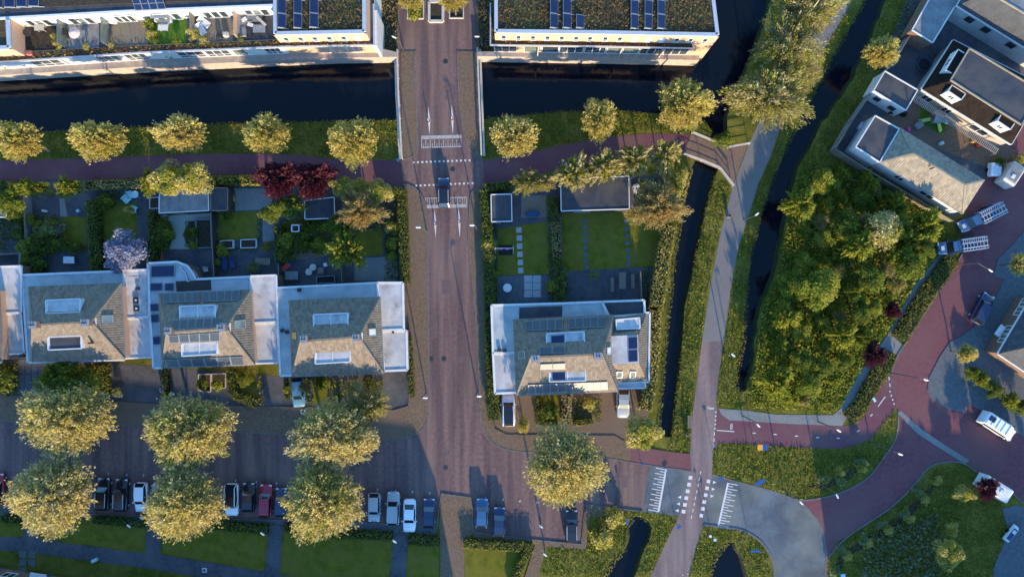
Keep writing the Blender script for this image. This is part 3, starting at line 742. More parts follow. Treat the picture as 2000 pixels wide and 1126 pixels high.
flat(h2, [(343, 549), (412, 546), (413, 566), (345, 569)], ZF + .02, roof_m=m_woodd, rim=0, z0=ZF - .1, name='roof_deck')
# curved glazed corner of the garden room
cons = MB(); arc = [(366, 519), (377, 527), (386, 538), (388, 547)]; inn_ = [(352, 522), (360, 531), (365, 540), (366, 549)]
gl = MB()
for k in range(3):
    a, b, c, d = P(*arc[k], 2.4), P(*arc[k + 1], 2.4), P(*inn_[k + 1], ZF + .15), P(*inn_[k], ZF + .15)
    gl.quad(a, b, c, d)
    for p, q in ((a, b), (d, c), (a, d), (b, c)): cons.bar(p, q, .10, .1)
co = cons.build('glazing_bar', m_white, h2); gl.build('pane', m_glass, co)
# villa 3
e = [(565, 587), (742, 580), (749, 728), (571, 735)]
h3 = thing('villa', base_of(e), 'villa with plain tiled hip roof and two pale twin dormers beside the road', 'house', 'villas along the street')
r3, pl3 = hip(h3, e, ZE, (588, 666), (700, 657), ZR, m_tile, wall_m=m_bricko)
flat(h3, [(540, 562), (737, 552), (738, 600), (575, 606), (572, 733), (548, 733)], ZF, rim=.28, roof_m=m_flatc)
flat(h3, [(737, 552), (787, 552), (789, 643), (744, 645)], ZF + .1, rim=.3); flat(h3, [(744, 647), (794, 645), (796, 722), (750, 724)], ZF - .1, rim=.3)
dormer(h3, [(612, 614), (680, 611), (680, 637), (613, 640)], 7.2, mid=True); dormer(h3, [(616, 684), (684, 681), (684, 706), (616, 710)], 7.2, mid=True)
chimney(h3, 593, 662, 9.1); chimney(h3, 695, 659, 9.1)
skylight(h3, pl3['E'], [(717, 641), (733, 640), (734, 656), (718, 657)], glass=m_cloth, frame=m_wood)
skylight(h3, pl3['W'], [(572, 648), (580, 648), (580, 663), (572, 663)], glass=m_orange, frame=m_wood)
for (x, y) in ((585, 566), (552, 645), (561, 648)): roof_box(h3, x, y, ZF, .45, .45, .3, m_dark)
roof_box(h3, 768, 648, ZF - .1, .3, .3, .3, m_dark)
flat(h1, [(252, 540), (286, 538), (287, 612), (250, 614)], ZF + .13, rim=0, z0=ZF, name='roof_patch')
# villa 4, east of the road
e = [(1003, 624), (1198, 615), (1205, 764), (1009, 772)]
h4 = thing('villa', base_of(e), 'wide villa east of the road with solar panels, twin dormers and a small side wing', 'house', 'villas along the street')
r4, pl4 = hip(h4, e, ZE, (1038, 697), (1175, 691), ZR, m_tile, wall_m=m_bricko)
flat(h4, [(960, 596), (1100, 592), (1176, 589), (1190, 630), (1012, 640), (1010, 688), (963, 689)], ZF, rim=.3, roof_m=m_flatc)
flat(h4, [(963, 690), (1010, 689), (1012, 766), (967, 768)], ZF - .1, rim=.3)
flat(h4, [(1176, 589), (1258, 586), (1259, 613), (1190, 618)], ZF + .1, roof_m=m_flatd, rim=.28)
flat(h4, [(1014, 600), (1098, 597), (1098, 618), (1014, 623)], ZF + .04, roof_m=m_flatd, rim=0, z0=ZF - .1, name='planted_strip')
flat(h4, [(1198, 614), (1269, 610), (1267, 745), (1206, 748)], 3.0, roof_m=m_flatg, rim=.25)
flat(h4, [(1204, 745), (1260, 744), (1260, 757), (1205, 758)], 2.8, roof_m=m_flat, rim=.2)
# small wing roof: tiled skirts round a flat centre
wz0, wz1 = 3.6, 6.0
EO = PP([(1196, 622), (1262, 612), (1263, 742), (1204, 746)], wz0); EI = PP([(1193, 656), (1246, 653), (1248, 709), (1196, 711)], wz1)
dk = MB()
for i in range(4): dk.quad(EO[i], EO[(i + 1) % 4], EI[(i + 1) % 4], EI[i])
wr = dk.build('wing_roof', m_tile, h4)
for i, nm in ((0, 'N'), (1, 'E'), (2, 'S')):
    t = MB(); a, b, c, d = EO[i], EO[(i + 1) % 4], EI[(i + 1) % 4], EI[i]
    tile_slope(t, b, a, d, c); o = t.build('roof_tiles', m_tile, wr); o['kind'] = 'stuff'
MB().prism([(p[0], p[1], wz1 + .03) for p in EI], wz1 - .5).build('wing_flat_roof', m_flat, h4)
panels(h4, PP([(1226, 657), (1245, 656), (1246, 706), (1227, 707)], wz1 + .06), 1, 2, thick=.1, name='roof_light')
dormer(h4, [(1203, 624), (1249, 620), (1250, 641), (1204, 643)], 5.6)
wpl = plane_of(EO[2], EO[3], EI[2])
for x in (1204, 1230): skylight(h4, wpl, [(x, 723), (x + 12, 723), (x + 11, 736), (x - 1, 736)], glass=m_glassg, frame=m_white)
skylight(h4, pl4['E'], [(1183, 678), (1191, 677), (1191, 692), (1183, 692)], glass=m_cloth, frame=m_alu)
skylight(h4, pl4['W'], [(1015, 686), (1027, 684), (1028, 699), (1015, 700)], glass=m_glassg)
dormer(h4, [(1067, 651), (1141, 647), (1142, 672), (1068, 676)], 7.2, mid=True); dormer(h4, [(1072, 721), (1143, 718), (1144, 743), (1073, 745)], 7.0, mid=True)
panels(h4, PP([(1075, 655), (1103, 653), (1103, 670), (1076, 671)], 7.24), 1, 1, name='roof_light'); panels(h4, PP([(1077, 726), (1105, 725), (1105, 742), (1078, 743)], 7.04), 1, 1, name='roof_light')
chimney(h4, 1046, 700, 9.0, w=.95); chimney(h4, 1168, 695, 9.0, w=.9)
slope_panels(h4, pl4['N'], [(1025, 628), (1099, 623), (1099, 645), (1026, 647)], 5, 1); slope_panels(h4, pl4['N'], [(1109, 623), (1182, 619), (1182, 640), (1110, 643)], 5, 1)
slope_panels(h4, pl4['N'], [(1053, 679), (1104, 677), (1104, 691), (1053, 692)], 2, 1)
slope_panels(h4, pl4['S'], [(1055, 709), (1104, 707), (1104, 719), (1054, 720)], 2, 1); slope_panels(h4, pl4['S'], [(1031, 749), (1104, 746), (1104, 763), (1030, 767)], 5, 1); slope_panels(h4, pl4['S'], [(1105, 746), (1186, 743), (1187, 759), (1105, 763)], 6, 1)
for (x, y) in ((985, 684), (975, 683)): roof_box(h4, x, y, ZF, .45, .45, .3, m_dark)

# ---- canal-side apartment buildings --------------------------------------
def rim_poly(mb, pts, z, w, h, closed=True):
    q = [Vector(P(x, y, z)) for x, y in pts]; n = len(q)
    for i in range(n if closed else n - 1):
        a, b = q[i], q[(i + 1) % n]; mb.bar(a + Vector((0, 0, h / 2)), b + Vector((0, 0, h / 2)), w, h)
ZT, ZM2, ZD = 8.0, 5.5, 1.4     # roof, terrace and canal deck levels
def gpt(px, py, z): return P(px, py, z)[:2]
rb_roof = [(966, -130), (966, 65), (1180, 68), (1404, 72), (1396, 0), (1380, -130)]
apR = thing('apartment_building', base_of(rb_roof), 'salmon brick apartment building with planted roof right of the road bridge', 'building', 'canal apartment buildings')
MB().prism(PP(rb_roof, ZT), -1.0, 0, 1).build('wall', [m_sedum, m_bricko], apR)
t = MB(); rim_poly(t, [(969, -130), (969, 62), (1180, 64.5), (1400.5, 69), (1392, 0), (1377, -130)], ZT, .45, .28); t.build('parapet', m_alu, apR)
MB().prism(PP([(958, 7), (958, 89), (1180, 92), (1354, 96), (1351, 60), (980, 40), (980, 7)], ZM2 + .05), ZM2 - .25).build('balcony_slab', m_sedum, apR)
t = MB(); rim_poly(t, [(958, 7), (958, 89), (1180, 92), (1354, 96), (1351, 84)], ZM2 + .05, .16, .25, False); t.build('balcony_edge', m_alu, apR)
MB().prism(PP([(933, 101), (958, 101), (980, 101), (1366, 104), (1366, 117.5), (1180, 113.5), (933, 110)], ZD), -1.0).build('canal_deck', m_cdeck, apR)
A = gpt(966, 65, ZT); B = gpt(1180, 68, ZT); C_ = gpt(1404, 72, ZT)
def along(A, B, px0, px1, z):
    """distance along wall A->B at which photo columns px0, px1 fall at height z"""
    out = []
    for px in (px0, px1):
        d = (B[0] - A[0]); x = (px - NX) * (1 - z / H) / S
        out.append((x - A[0]) / d * math.hypot(B[0] - A[0], B[1] - A[1]))
    return out
for px in (984, 1013, 1041, 1069, 1097, 1125, 1152):
    s0, s1 = along(A, B, px - 4.5, px + 4.5, 6.6); wall_window(apR, A, B, s0, s1, 5.9, 7.4, 1, rail=True)
for k, px in enumerate((1182, 1210, 1239, 1266, 1293, 1321, 1348, 1376)):
    s0, s1 = along(B, C_, px - 4.5, px + 4.5, 6.6); wall_window(apR, B, C_, s0, s1, 5.9, 7.4, 1, pane=m_cloth if k in (2, 3, 4) else None, rail=True)
for (x0, x1, cols, pn) in ((960, 1003, 3, None), (1018, 1049, 1, m_glassg), (1053, 1085, 1, None), (1087, 1133, 3, None), (1137, 1180, 3, None)):
    s0, s1 = along(A, B, x0 + 6, x1 + 6, 3.0); wall_window(apR, A, B, max(s0, -.2), s1, 1.7, 3.9, cols, pane=pn)
for (x0, x1, cols, pn) in ((1183, 1211, 1, m_glassg), (1217, 1248, 1, m_glassg), (1251, 1294, 3, None), (1298, 1344, 3, None)):
    s0, s1 = along(B, C_, x0, x1, 3.0); wall_window(apR, B, C_, s0, s1, 1.7, 3.9, cols, pane=pn)
t = MB()
for px in (1051, 1214, 1295):
    p = P(px, 94, 4.0); t.bar((p[0], p[1] - .1, 1.4), (p[0], p[1] - .1, 5.3), .12, .5)
t.build('partition', m_rail, apR)
def tilt_panels(parent, x0, x1, y0, y1, n, z, tilt=.35):
    a = [P(x0, y0, z), P(x1, y0, z), P(x1, y1, z), P(x0, y1, z)]
    c = [Vector(a[0]) + Vector((0, 0, tilt)), Vector(a[1]), Vector(a[2]), Vector(a[3]) + Vector((0, 0, tilt))]
    panels(parent, c, 1, n, gap=.012)
    f = MB()
    for k in range(n + 1):
        p = c[0] + (c[3] - c[0]) * k / n; q = c[1] + (c[2] - c[1]) * k / n
        f.bar(p - Vector((0, 0, .05)), q + (q - p) * .5 - Vector((0, 0, .05)), .07, .05)
        f.bar(p - Vector((0, 0, .05)), Vector((p.x, p.y, z)), .05, .05)
    f.build('panel_frame', m_alu, parent)
for (x0, x1, y0, y1, n) in ((1074, 1090, -28, 56, 3), (1099, 1116, -28, 56, 3), (1125, 1141, 30, 56, 1), (1231, 1247, -26, 57, 3), (1258, 1274, -26, 57, 3), (1283, 1299, -26, 57, 3)):
    tilt_panels(apR, x0, x1, y0, y1, n, ZT + .15)
# left building: east block, terrace block, west block
lbe = [(532, -130), (535, 69.5), (715.5, 66), (714, -130)]
apL = thing('apartment_building', base_of([(-200, 60), (720, 60)]), 'long apartment building with roof terraces left of the road bridge', 'building', 'canal apartment buildings')
MB().prism(PP(lbe, ZT), -1.0, 0, 1).build('wall', [m_sedum, m_bricko], apL)
t = MB(); rim_poly(t, [(538, -130), (538.5, 66.5), (712, 63), (711, -130)], ZT, .45, .28); t.build('parapet', m_alu, apL)
lower = [(-300, 140), (0, 122.5), (270, 104), (560, 92), (732, 89), (730, -130), (-300, -130)]
MB().prism(PP(lower, ZM2), ZM2 - .3, 0, 1).build('terrace_slab', [m_patio, m_white], apL)
lw = [(-300, 132), (0, 114), (270, 96), (560, 84), (732, 82), (730, -130), (-300, -130)]
MB().prism(PP(lw, ZM2 - .3), -1.0).build('wall', m_wallw, apL)
t = MB(); rim_poly(t, [(-300, 140), (0, 122.5), (270, 104), (560, 92), (731, 89), (730, 9)], ZM2, .2, .22, False); t.build('terrace_edge', m_alu, apL)
MB().prism(PP([(-300, 122), (0, 104), (270, 88.5), (545, 78), (560, 79), (722, 79), (731, 88), (560, 91), (270, 103), (0, 121.5), (-300, 139)], ZM2 + .12), ZM2 - .1).build('planting_bed', m_sedum, apL)
MB().prism(PP([(-300, 110), (0, 122), (745, 95), (775, 102), (775, 111.5), (662, 113), (560, 117), (270, 131), (0, 147), (-300, 166)], ZD), -1.0).build('canal_deck', m_cdeck, apL)
MB().prism(PP([(-300, -130), (-300, 55), (0, 38.5), (270, 23.5), (536, 13), (536, -130)], ZT), ZM2 - .5, 0, 1).build('upper_wall', [m_flatd, m_white], apL)
t = MB(); rim_poly(t, [(-300, 53), (0, 36.5), (270, 21.5), (534, 11)], ZT, .3, .12, False); t.build('parapet', m_white, apL)
MB().prism(PP([(-300, 40), (0, 18), (270, 6), (530, -3), (530, -130), (-300, -130)], ZT + .1), ZT - .2).build('roof_gravel', m_soil, apL)
# west block at the frame edge
lbw = [(-140, 103), (24, 96), (14, -60), (-140, -60)]
MB().prism(PP([(-140, 103), (24, 96), (21, 37), (-140, 44)], ZT), ZM2 - .5, 0, 1).build('west_block', [m_sedum, m_bricko], apL)
t = MB(); rim_poly(t, [(-140, 100), (20, 93.5), (17, 40)], ZT, .45, .28, False); t.build('parapet', m_alu, apL)
# east side lower wall, lit white, beside the sunken planting
EA, EB = gpt(733, 89, ZM2), gpt(733, -130, ZM2)
MB().prism(PP([(731, 20), (731, 90), (736, 90), (736, 20)], ZM2 - .1), -1.0).build('side_wall', m_white, apL)
# windows: upper row of the east block
A = gpt(535, 69.5, ZT); B = gpt(715.5, 66, ZT)
for k, px in enumerate((560, 588, 616, 644, 672, 700)):
    s0, s1 = along(A, B, px - 5, px + 5, 6.6); wall_window(apL, A, B, s0, s1, 5.9, 7.4, 1, pane=m_cloth if k == 5 else None, rail=True)
A = gpt(0, 38.5, ZT); B = gpt(536, 13, ZT)
for (x0, x1) in ((52, 100), (135, 182), (224, 262), (303, 352), (397, 444), (478, 525)):
    for k in range(3):
        a_, b_ = x0 + (x1 - x0) * k / 3 + 1, x0 + (x1 - x0) * (k + 1) / 3 - 1
        s0, s1 = along(A, B, a_, b_, 6.7); wall_window(apL, A, B, s0, s1, 5.65, 7.45, 1, pane=(m_glass, m_glassg, m_glass)[k] if x0 in (52, 135, 303, 478) else m_glass)
# lower facade along the canal
for (w0, w1, wins) in (((-300, 132), (0, 114), ()), ((0, 114), (270, 96), ((62, 118, 3), (122, 128, 1), (190, 232, 3), (245, 286, 3))), ((270, 96), (560, 84), ((347, 398, 3), (402, 448, 3), (455, 480, 1), (518, 548, 3))), ((560, 84), (732, 82), ((562, 612, 3), (615, 645, 1), (650, 676, 1), (678, 702, 2)))):
    A = gpt(*w0, ZM2 - .3); B = gpt(*w1, ZM2 - .3)
    for (x0, x1, c) in wins:
        s0, s1 = along(A, B, x0, x1, 3.0); L_ = math.hypot(B[0] - A[0], B[1] - A[1])
        wall_window(apL, A, B, max(.1, s0), min(s1, L_ - .1), 1.7, 4.0, c, pane=m_glassg if c == 1 else None, rail=(c == 3))
t = MB()
for px, py in ((75, 131), (165, 128), (232, 124), (322, 113), (485, 108), (646, 103)):
    p = P(px, py, 1.5); t.bar((p[0], p[1] + .6, 1.4), (p[0], p[1] + .6, 5.2), .12, .8)
t.build('partition', m_white, apL)
for (x0, x1, y0, y1, n) in ((544, 559, -28, 56, 3), (575, 590, -28, 56, 3), (606, 622, -28, 55, 3)): tilt_panels(apL, x0, x1, y0, y1, n, ZT + .15)
for (x0, x1, y0, y1, n) in ((0, 5, -40, 16, 2), (9, 29, -40, 15, 2), (33, 52, -40, 14, 2), (56, 76, -40, 13, 2)): tilt_panels(apL, x0, x1, y0, y1, n, ZT + .2, .1)
panels(apL, [Vector(P(264, 2, ZT)) + Vector((0, 0, .9)), Vector(P(324, -1, ZT)) + Vector((0, 0, .9)), Vector(P(326, 19, ZT)) + Vector((0, 0, .2)), Vector(P(266, 22, ZT)) + Vector((0, 0, .2))], 4, 2)
# terrace floors between the flats and their screens
for (x0, x1, y0a, y0b, y1a, y1b, mt, nm) in ((48, 112, 51, 47, 101, 98, m_soil, 'terrace_floor'), (130, 193, 48, 43, 96, 93, m_flatg, 'terrace_floor'), (216, 290, 41, 36, 92, 88, m_wood, 'terrace_floor'), (291, 364, 36, 33, 88, 85, m_artgr, 'terrace_lawn'), (385, 455, 33, 30, 84, 81, m_wood, 'terrace_floor'), (468, 538, 30, 28, 81, 78, m_flatd, 'terrace_floor')):
    MB().poly(PP([(x0, y0a), (x1, y0b), (x1, y1b), (x0, y1a)], ZM2 + .03)).build(nm, mt, apL)
for (xt, y0, xb, y1, mt) in ((113, 47, 130, 95, m_glassg), (195, 42, 214, 92, m_glassg), (365, 31, 384, 70, m_wood), (456, 28, 468, 78, m_bricko)):
    a, b = P(xb, y0 + 4, ZM2), P(xb, y1, ZM2)
    MB().bar((a[0], a[1], ZM2 + .95), (b[0], b[1], ZM2 + .95), .12, 1.9).build('terrace_screen', mt, apL)
t = MB(); g2 = MB()
for (x0, y0, x1, y1) in ((48, 101, 195, 93), (216, 91.5, 365, 85), (385, 84, 540, 77.5)):
    a, b = Vector(P(x0, y0, ZM2 + 1)), Vector(P(x1, y1, ZM2 + 1)); t.bar(a, b, .05, .06)
    n = 8
    for k in range(n + 1): p = a + (b - a) * k / n; t.bar(p, p - Vector((0, 0, 1)), .05, .05)
t.build('balustrade', m_steel, apL)

# ---- homes in the upper right ---------------------------------------------
def quad_house(parent, pts, ze, zt, inner, tmat, skip=(), wall_m=None, inset=.3, topm=None):
    """four tiled slopes rising to a flat top traced in the photo"""
    EO = PP(pts, ze); EI = PP(inner, zt); dk = MB()
    for i in range(4): dk.quad(EO[i], EO[(i + 1) % 4], EI[(i + 1) % 4], EI[i])
    r = dk.build('roof', tmat, parent)
    for i in range(4):
        if i in skip: continue
        t = MB(); a, b, c, d = EO[i], EO[(i + 1) % 4], EI[(i + 1) % 4], EI[i]
        tile_slope(t, b, a, d, c); o = t.build('roof_tiles', tmat, r); o['kind'] = 'stuff'
    MB().prism([(p[0], p[1], zt + .02) for p in EI], zt - .3).build('flat_top', topm or m_flatg, r)
    t = MB(); rim_poly(t, inner, zt, .18, .14); t.build('ridge_cap', m_tilel, r)
    g = MB(); q = [Vector(p) for p in EO]
    for i in range(4): g.bar(q[i] - Vector((0, 0, .08)), q[(i + 1) % 4] - Vector((0, 0, .08)), .3, .2)
    g.build('gutter', m_white, r)
    cen = sum(q, Vector()) / 4
    ins = [cen + (p - cen) * (1 - inset / (p - cen).length) for p in q]
    MB().prism([(p.x, p.y, ze - .15) for p in ins], 0).build('wall', wall_m or m_wallw, parent)
    return ins, r, [plane_of(EO[i], EO[(i + 1) % 4], EI[i]) for i in range(4)]
def ccw_window(parent, a, b, **k): return wall_window(parent, a, b, **k)
# dark tiled house with flat centre
e = [(1862, 79), (2075, 205), (1973, 280), (1801, 174)]
hB = thing('house', base_of(e), 'dark tiled house with white dormers and a large flat roof centre in the upper right', 'house')
e = [(1862, 79), (2040, 170), (1975, 281), (1801, 174)]
insB, rB, plB = quad_house(hB, e, 3.1, 5.7, [(1893, 95), (2035, 180), (1994, 244), (1856, 157)], m_tiled, topm=m_flatd, wall_m=m_wallb)  # shade over the flat top is put into its dark material
a, b = insB[3], insB[2]
for s0, s1 in ((.8, 2.2), (4.0, 5.2), (8.5, 11.0)): wall_window(hB, a, b, s0, s1, .9, 2.3, 2)
def shed_dormer(parent, roof, front, z):
    """roof, front: pixel quads of the dormer's top and white face"""
    top = [Vector(p) for p in PP(roof, z)]
    d = MB().prism(top, z - 1.9).build('dormer', m_white, parent)
    MB().poly([p + Vector((0, 0, .03)) for p in top]).build('dormer_roof', m_tiled, d)
    t = MB()
    for i in range(4): t.bar(top[i] + Vector((0, 0, .02)), top[(i + 1) % 4] + Vector((0, 0, .02)), .12, .1)
    t.build('edge_trim', m_white, d)
    a, b = top[front[0]], top[front[1]]
    L_ = (b - a).length
    wall_window(d, a, b, L_ * .3, L_ * .7, z - 1.2, z - .4, 2, frame=m_white) if False else None
    n = (b - a).cross(Vector((0, 0, 1))).normalized()
    mb = MB()
    for s in (.38, .55):
        p, q = a + (b - a) * s + n * .02, a + (b - a) * (s + .11) + n * .02
        mb.quad(p - Vector((0, 0, 1.1)), q - Vector((0, 0, 1.1)), q - Vector((0, 0, .5)), p - Vector((0, 0, .5)))
    mb.build('window', m_glass, d)
shed_dormer(hB, [(1859, 166), (1886, 183), (1877, 195), (1852, 178)], (3, 2), 5.4)
shed_dormer(hB, [(1956, 222), (1982, 240), (1973, 253), (1948, 236)], (3, 2), 5.4)
shed_dormer(hB, [(1871, 97), (1886, 106), (1861, 145), (1847, 137)], (0, 3), 5.4)
# bungalow with light tiles
e = [(1758, 250), (1922, 352), (1880, 417), (1719, 317)]
hA = thing('bungalow', base_of(e), 'bungalow with sandy tiled hip roof, white wall and dark flat roofed end', 'house')
EO = e
rA, plA = hip(hA, [(1758, 250), (1922, 352), (1880, 417), (1719, 317)], 3.2, (1783, 300), (1884, 361), 5.0, m_tilel, wall_m=None)
q = [Vector(p) for p in PP([(1760, 254), (1918, 352), (1878, 412), (1723, 316)], 3.1)]
MB().prism(q, 0).build('wall', m_wallw, hA)
a, b = q[3], q[2]
for s0, s1 in ((3, 4.2), (7, 9)): wall_window(hA, a, b, s0, s1, 1.0, 2.3, 2)
flat(hA, [(1709, 226), (1756, 252), (1718, 317), (1671, 287)], 3.3, roof_m=m_flatd, wall_m=m_wallw, rim=.16)
roof_box(hA, 1816, 330, 4.9, .15, .15, .9, m_dark, 'flue')
# small flat garage with white wall
gD = thing('garage', base_of([(1728, 139), (1792, 176), (1769, 216), (1706, 177)]), 'white walled garage with dark flat roof between the two right hand homes', 'garage')
flat(gD, [(1728, 139), (1792, 176), (1769, 216), (1706, 177)], 3.0, roof_m=m_flatd, wall_m=m_wallw, rim=.14)
q = PP([(1706, 177), (1769, 216)], 3.0)
for s0, s1 in ((1.0, 1.8), (3.3, 4.2)): wall_window(gD, q[0], q[1], s0, s1, 1.2, 2.1, 1, frame=m_dark)
# flat building at the top and the white walled house behind it
gC = thing('garage', base_of([(1814, 0), (1862, 17), (1821, 84), (1781, 59)]), 'pale flat roofed outbuilding with brick walls at the top right', 'garage')
flat(gC, [(1840, -45), (1895, -15), (1862, 17), (1821, 84), (1781, 59), (1814, 0)], 3.0, roof_m=m_flatg, wall_m=m_brickb, rim=.16)
hC = thing('house', base_of([(1872, 12), (2000, 90), (2050, 0), (1950, -60)]), 'white walled house with dark slate roof in the top right corner', 'house')
insC, rC, plC = quad_house(hC, [(1905, -45), (2180, 110), (2120, 165), (1870, 11)], 3.6, 6.4, [(1955, -55), (2170, 70), (2140, 110), (1930, -15)], m_tileg, wall_m=m_wallsh)
a, b = insC[3], insC[2]
for s0 in (2.0, 4.6, 8.6): wall_window(hC, a, b, s0, s0 + 1.0, 1.9, 2.9, 2, frame=m_dark)
# house at the right edge
hE = thing('house', base_of([(1950, 690), (2080, 610)]), 'house with white framed windows and dark hip roof at the right edge', 'house')
insE, rE, plE = quad_house(hE, [(2018, 575), (2170, 660), (2100, 790), (1950, 690)], 3.4, 6.5, [(2060, 625), (2130, 665), (2105, 715), (2035, 672)], m_tileg, wall_m=m_brickb, topm=m_tileg)
a, b = insE[0], insE[3]
for s0 in (.3, 1.7, 4.6, 6.0): wall_window(hE, a, b, s0, s0 + 1.2, 1.6, 3.0, 2, pane=m_glassg)
t = MB(); p = P(1953, 645, 2.2); t.box((p[0], p[1], 2.2), (1.6, .7, .12), .95); t.build('porch_roof', m_white, hE)
# ---- sheds in the gardens
def shed(pts, z, label, mat, rim_m=None, wall_m=None, rim=.12):
    o = thing('garden_shed', base_of(pts), label, 'shed', 'sheds in the back gardens')
    f = flat(o, pts, z, roof_m=mat, wall_m=wall_m or m_woodd, rim=rim, rim_m=rim_m or m_white, name='roof_and_walls')
    q = [Vector(p) for p in PP(pts, z)]; a, b = q[2], q[3]
    n = (b - a).cross(Vector((0, 0, 1))).normalized(); cen = sum(q, Vector()) / 4
    if n.dot((a + b) / 2 - cen) < 0: n = -n
    p0 = a + (b - a) * .55 + n * .03; p1 = a + (b - a) * .8 + n * .03
    MB().quad(Vector((p0.x, p0.y, .05)), Vector((p1.x, p1.y, .05)), Vector((p1.x, p1.y, 2.0)), Vector((p0.x, p0.y, 2.0))).build('door', m_wood, o)
    t = MB()
    for k in range(1, 5):
        t.bar(q[0] + (q[1] - q[0]) * k / 5 + Vector((0, 0, .012)), q[3] + (q[2] - q[3]) * k / 5 + Vector((0, 0, .012)), .05, .03)
    t.build('roof_seam', mat, o)
    return o
shed([(312, 377), (407, 372), (408, 411), (311, 416)], 2.5, 'wide shed with bluish felt roof and white edge behind the gravel garden', m_flatg)
shed([(412, 367), (445, 367), (445, 411), (412, 411)], 2.4, 'narrow dark roofed shed right of the bluish shed', m_flatd, rim_m=m_wood)
shed([(595, 392), (653, 385), (654, 426), (596, 428)], 2.4, 'small dark shed under the purple tree', m_flatd)
shed([(959, 380), (999, 379), (1000, 432), (960, 433)], 2.4, 'small bluish roofed shed in the corner garden right of the road', m_flatd)
shed([(1095, 349), (1228, 344), (1229, 408), (1096, 412)], 2.7, 'large dark flat roofed garage behind the lawn with stepping stones', m_flatd)
shed([(-40, 400), (12, 402), (13, 424), (-40, 424)], 2.3, 'pale roofed shed at the left edge behind the shrubs', m_flatg)
# ================================================================== VEGETATION
def unit_rand(rg, n):
    v = rg.normal(size=(n, 3)); return v / np.linalg.norm(v, axis=1)[:, None]
def leaf_quads(rg, pos, nrm, size, aspect=.75):
    """one small quad per leaf cluster"""
    n = len(pos)
    t = np.cross(nrm, unit_rand(rg, n)); t /= (np.linalg.norm(t, axis=1)[:, None] + 1e-9)
    b = np.cross(nrm, t)
    s = size * rg.uniform(.6, 1.35, n)[:, None]
    a = t * s * .5; c = b * s * .5 * aspect
    fold = nrm * s * .12
    return np.stack([pos - a * .9 - c * .5 + fold, pos + a * .3 - c, pos + a + c * .4 + fold, pos - a * .2 + c], axis=1)
def crown_mesh(name, r, rz, n, mats, seed, leaf=.34, nclump=26, lump=.36, flat_bottom=.55, spiky=0.0, split=(.6, .4)):
    rg = np.random.default_rng(seed)
    u = unit_rand(rg, nclump * 3); u = u[u[:, 2] > -.5][:nclump]
    k = len(u)
    rad = (np.where(rg.random(k) < .3, rg.uniform(.15, .6, k), rg.uniform(.60, .84, k)) if nclump > 80 else rg.uniform(.45, .80, k))[:, None]
    cc = u * rad * np.array([r, r, rz]); cc[:, 2] += 0
    ang = np.arctan2(cc[:, 1], cc[:, 0])
    lob = 1 + .13 * np.sin(ang * 3 + rg.uniform(0, 6)) + .09 * np.sin(ang * 5 + rg.uniform(0, 6))
    cc[:, 0] *= lob; cc[:, 1] *= lob
    cr = r * lump * rg.uniform(.7, 1.15, k)
    ci = rg.integers(0, k, n)
    d = unit_rand(rg, n); d[:, 2] = np.where(d[:, 2] < -.3, -d[:, 2], d[:, 2])
    shell = rg.uniform(.72, 1.06, n) if spiky == 0 else rg.uniform(.45, 1.0 + spiky, n)
    pos = cc[ci] + d * (cr[ci] * shell)[:, None]
    pos[:, 2] = np.maximum(pos[:, 2], -rz * flat_bottom)
    out = pos / np.array([r, r, rz]); out /= np.linalg.norm(out, axis=1)[:, None] + 1e-9
    az = rg.uniform(0, 2 * np.pi, n); tl = np.radians(rg.normal(56, 17, n))
    nrm = np.stack([np.cos(az) * np.sin(tl), np.sin(az) * np.sin(tl), np.cos(tl)], 1) + d * .30 + out * .12
    nrm /= np.linalg.norm(nrm, axis=1)[:, None]
    if not isinstance(mats, (list, tuple)): mats = [mats]
    cm = rg.choice(len(mats), size=k, p=np.array(split[:len(mats)]) / sum(split[:len(mats)]))
    mi = np.where(rg.random(n) < .75, cm[ci], rg.integers(0, len(mats), n))
    return quads_mesh(name, leaf_quads(rg, pos, nrm, leaf), mats, mi)
def feather_mesh(name, r, rz, ntwig, per, mats, seed, leaf=.5, curl=.25, split=(.6, .4), inner=.35, asp=.3, lobe=1.0):
    """crown of outward reaching leafy shoots"""
    rg = np.random.default_rng(seed)
    u = unit_rand(rg, ntwig * 3); u = u[u[:, 2] > -.25][:ntwig]; k = len(u)
    ang = np.arctan2(u[:, 1], u[:, 0]); lob = 1 + lobe * (.16 * np.sin(ang * 3 + rg.uniform(0, 6)) + .12 * np.sin(ang * 5 + rg.uniform(0, 6)))
    tip = u * np.array([r, r, rz]) * (rg.uniform(.68, 1.05, k) * lob)[:, None]
    ti = np.repeat(np.arange(k), per); n = len(ti); t = rg.uniform(inner, 1.0, n)
    base = tip * .15; base[:, 2] -= rz * .3
    pos = base[ti] + (tip[ti] - base[ti]) * t[:, None]
    pos[:, 2] += rz * curl * np.sin(t * np.pi)
    pos += rg.normal(0, r * .045, (n, 3)) * (1.3 - .6 * t)[:, None]
    dirv = tip[ti] - base[ti] + rg.normal(0, r * .22, (n, 3)); dirv /= np.linalg.norm(dirv, axis=1)[:, None]
    sd = np.cross(dirv, unit_rand(rg, n)); sd /= np.linalg.norm(sd, axis=1)[:, None] + 1e-9
    s = leaf * rg.uniform(.55, 1.3, n)[:, None]
    A_ = dirv * s * .5; B_ = sd * s * .5 * asp
    V = np.stack([pos - A_ - B_ * .3, pos - A_ * .1 + B_ * -1, pos + A_, pos + A_ * .1 + B_], axis=1)
    if not isinstance(mats, (list, tuple)): mats = [mats]
    p_ = np.array(split[:len(mats)]) / sum(split[:len(mats)]); cm = rg.choice(len(mats), size=k, p=p_)
    return quads_mesh(name, V, mats, cm[ti])
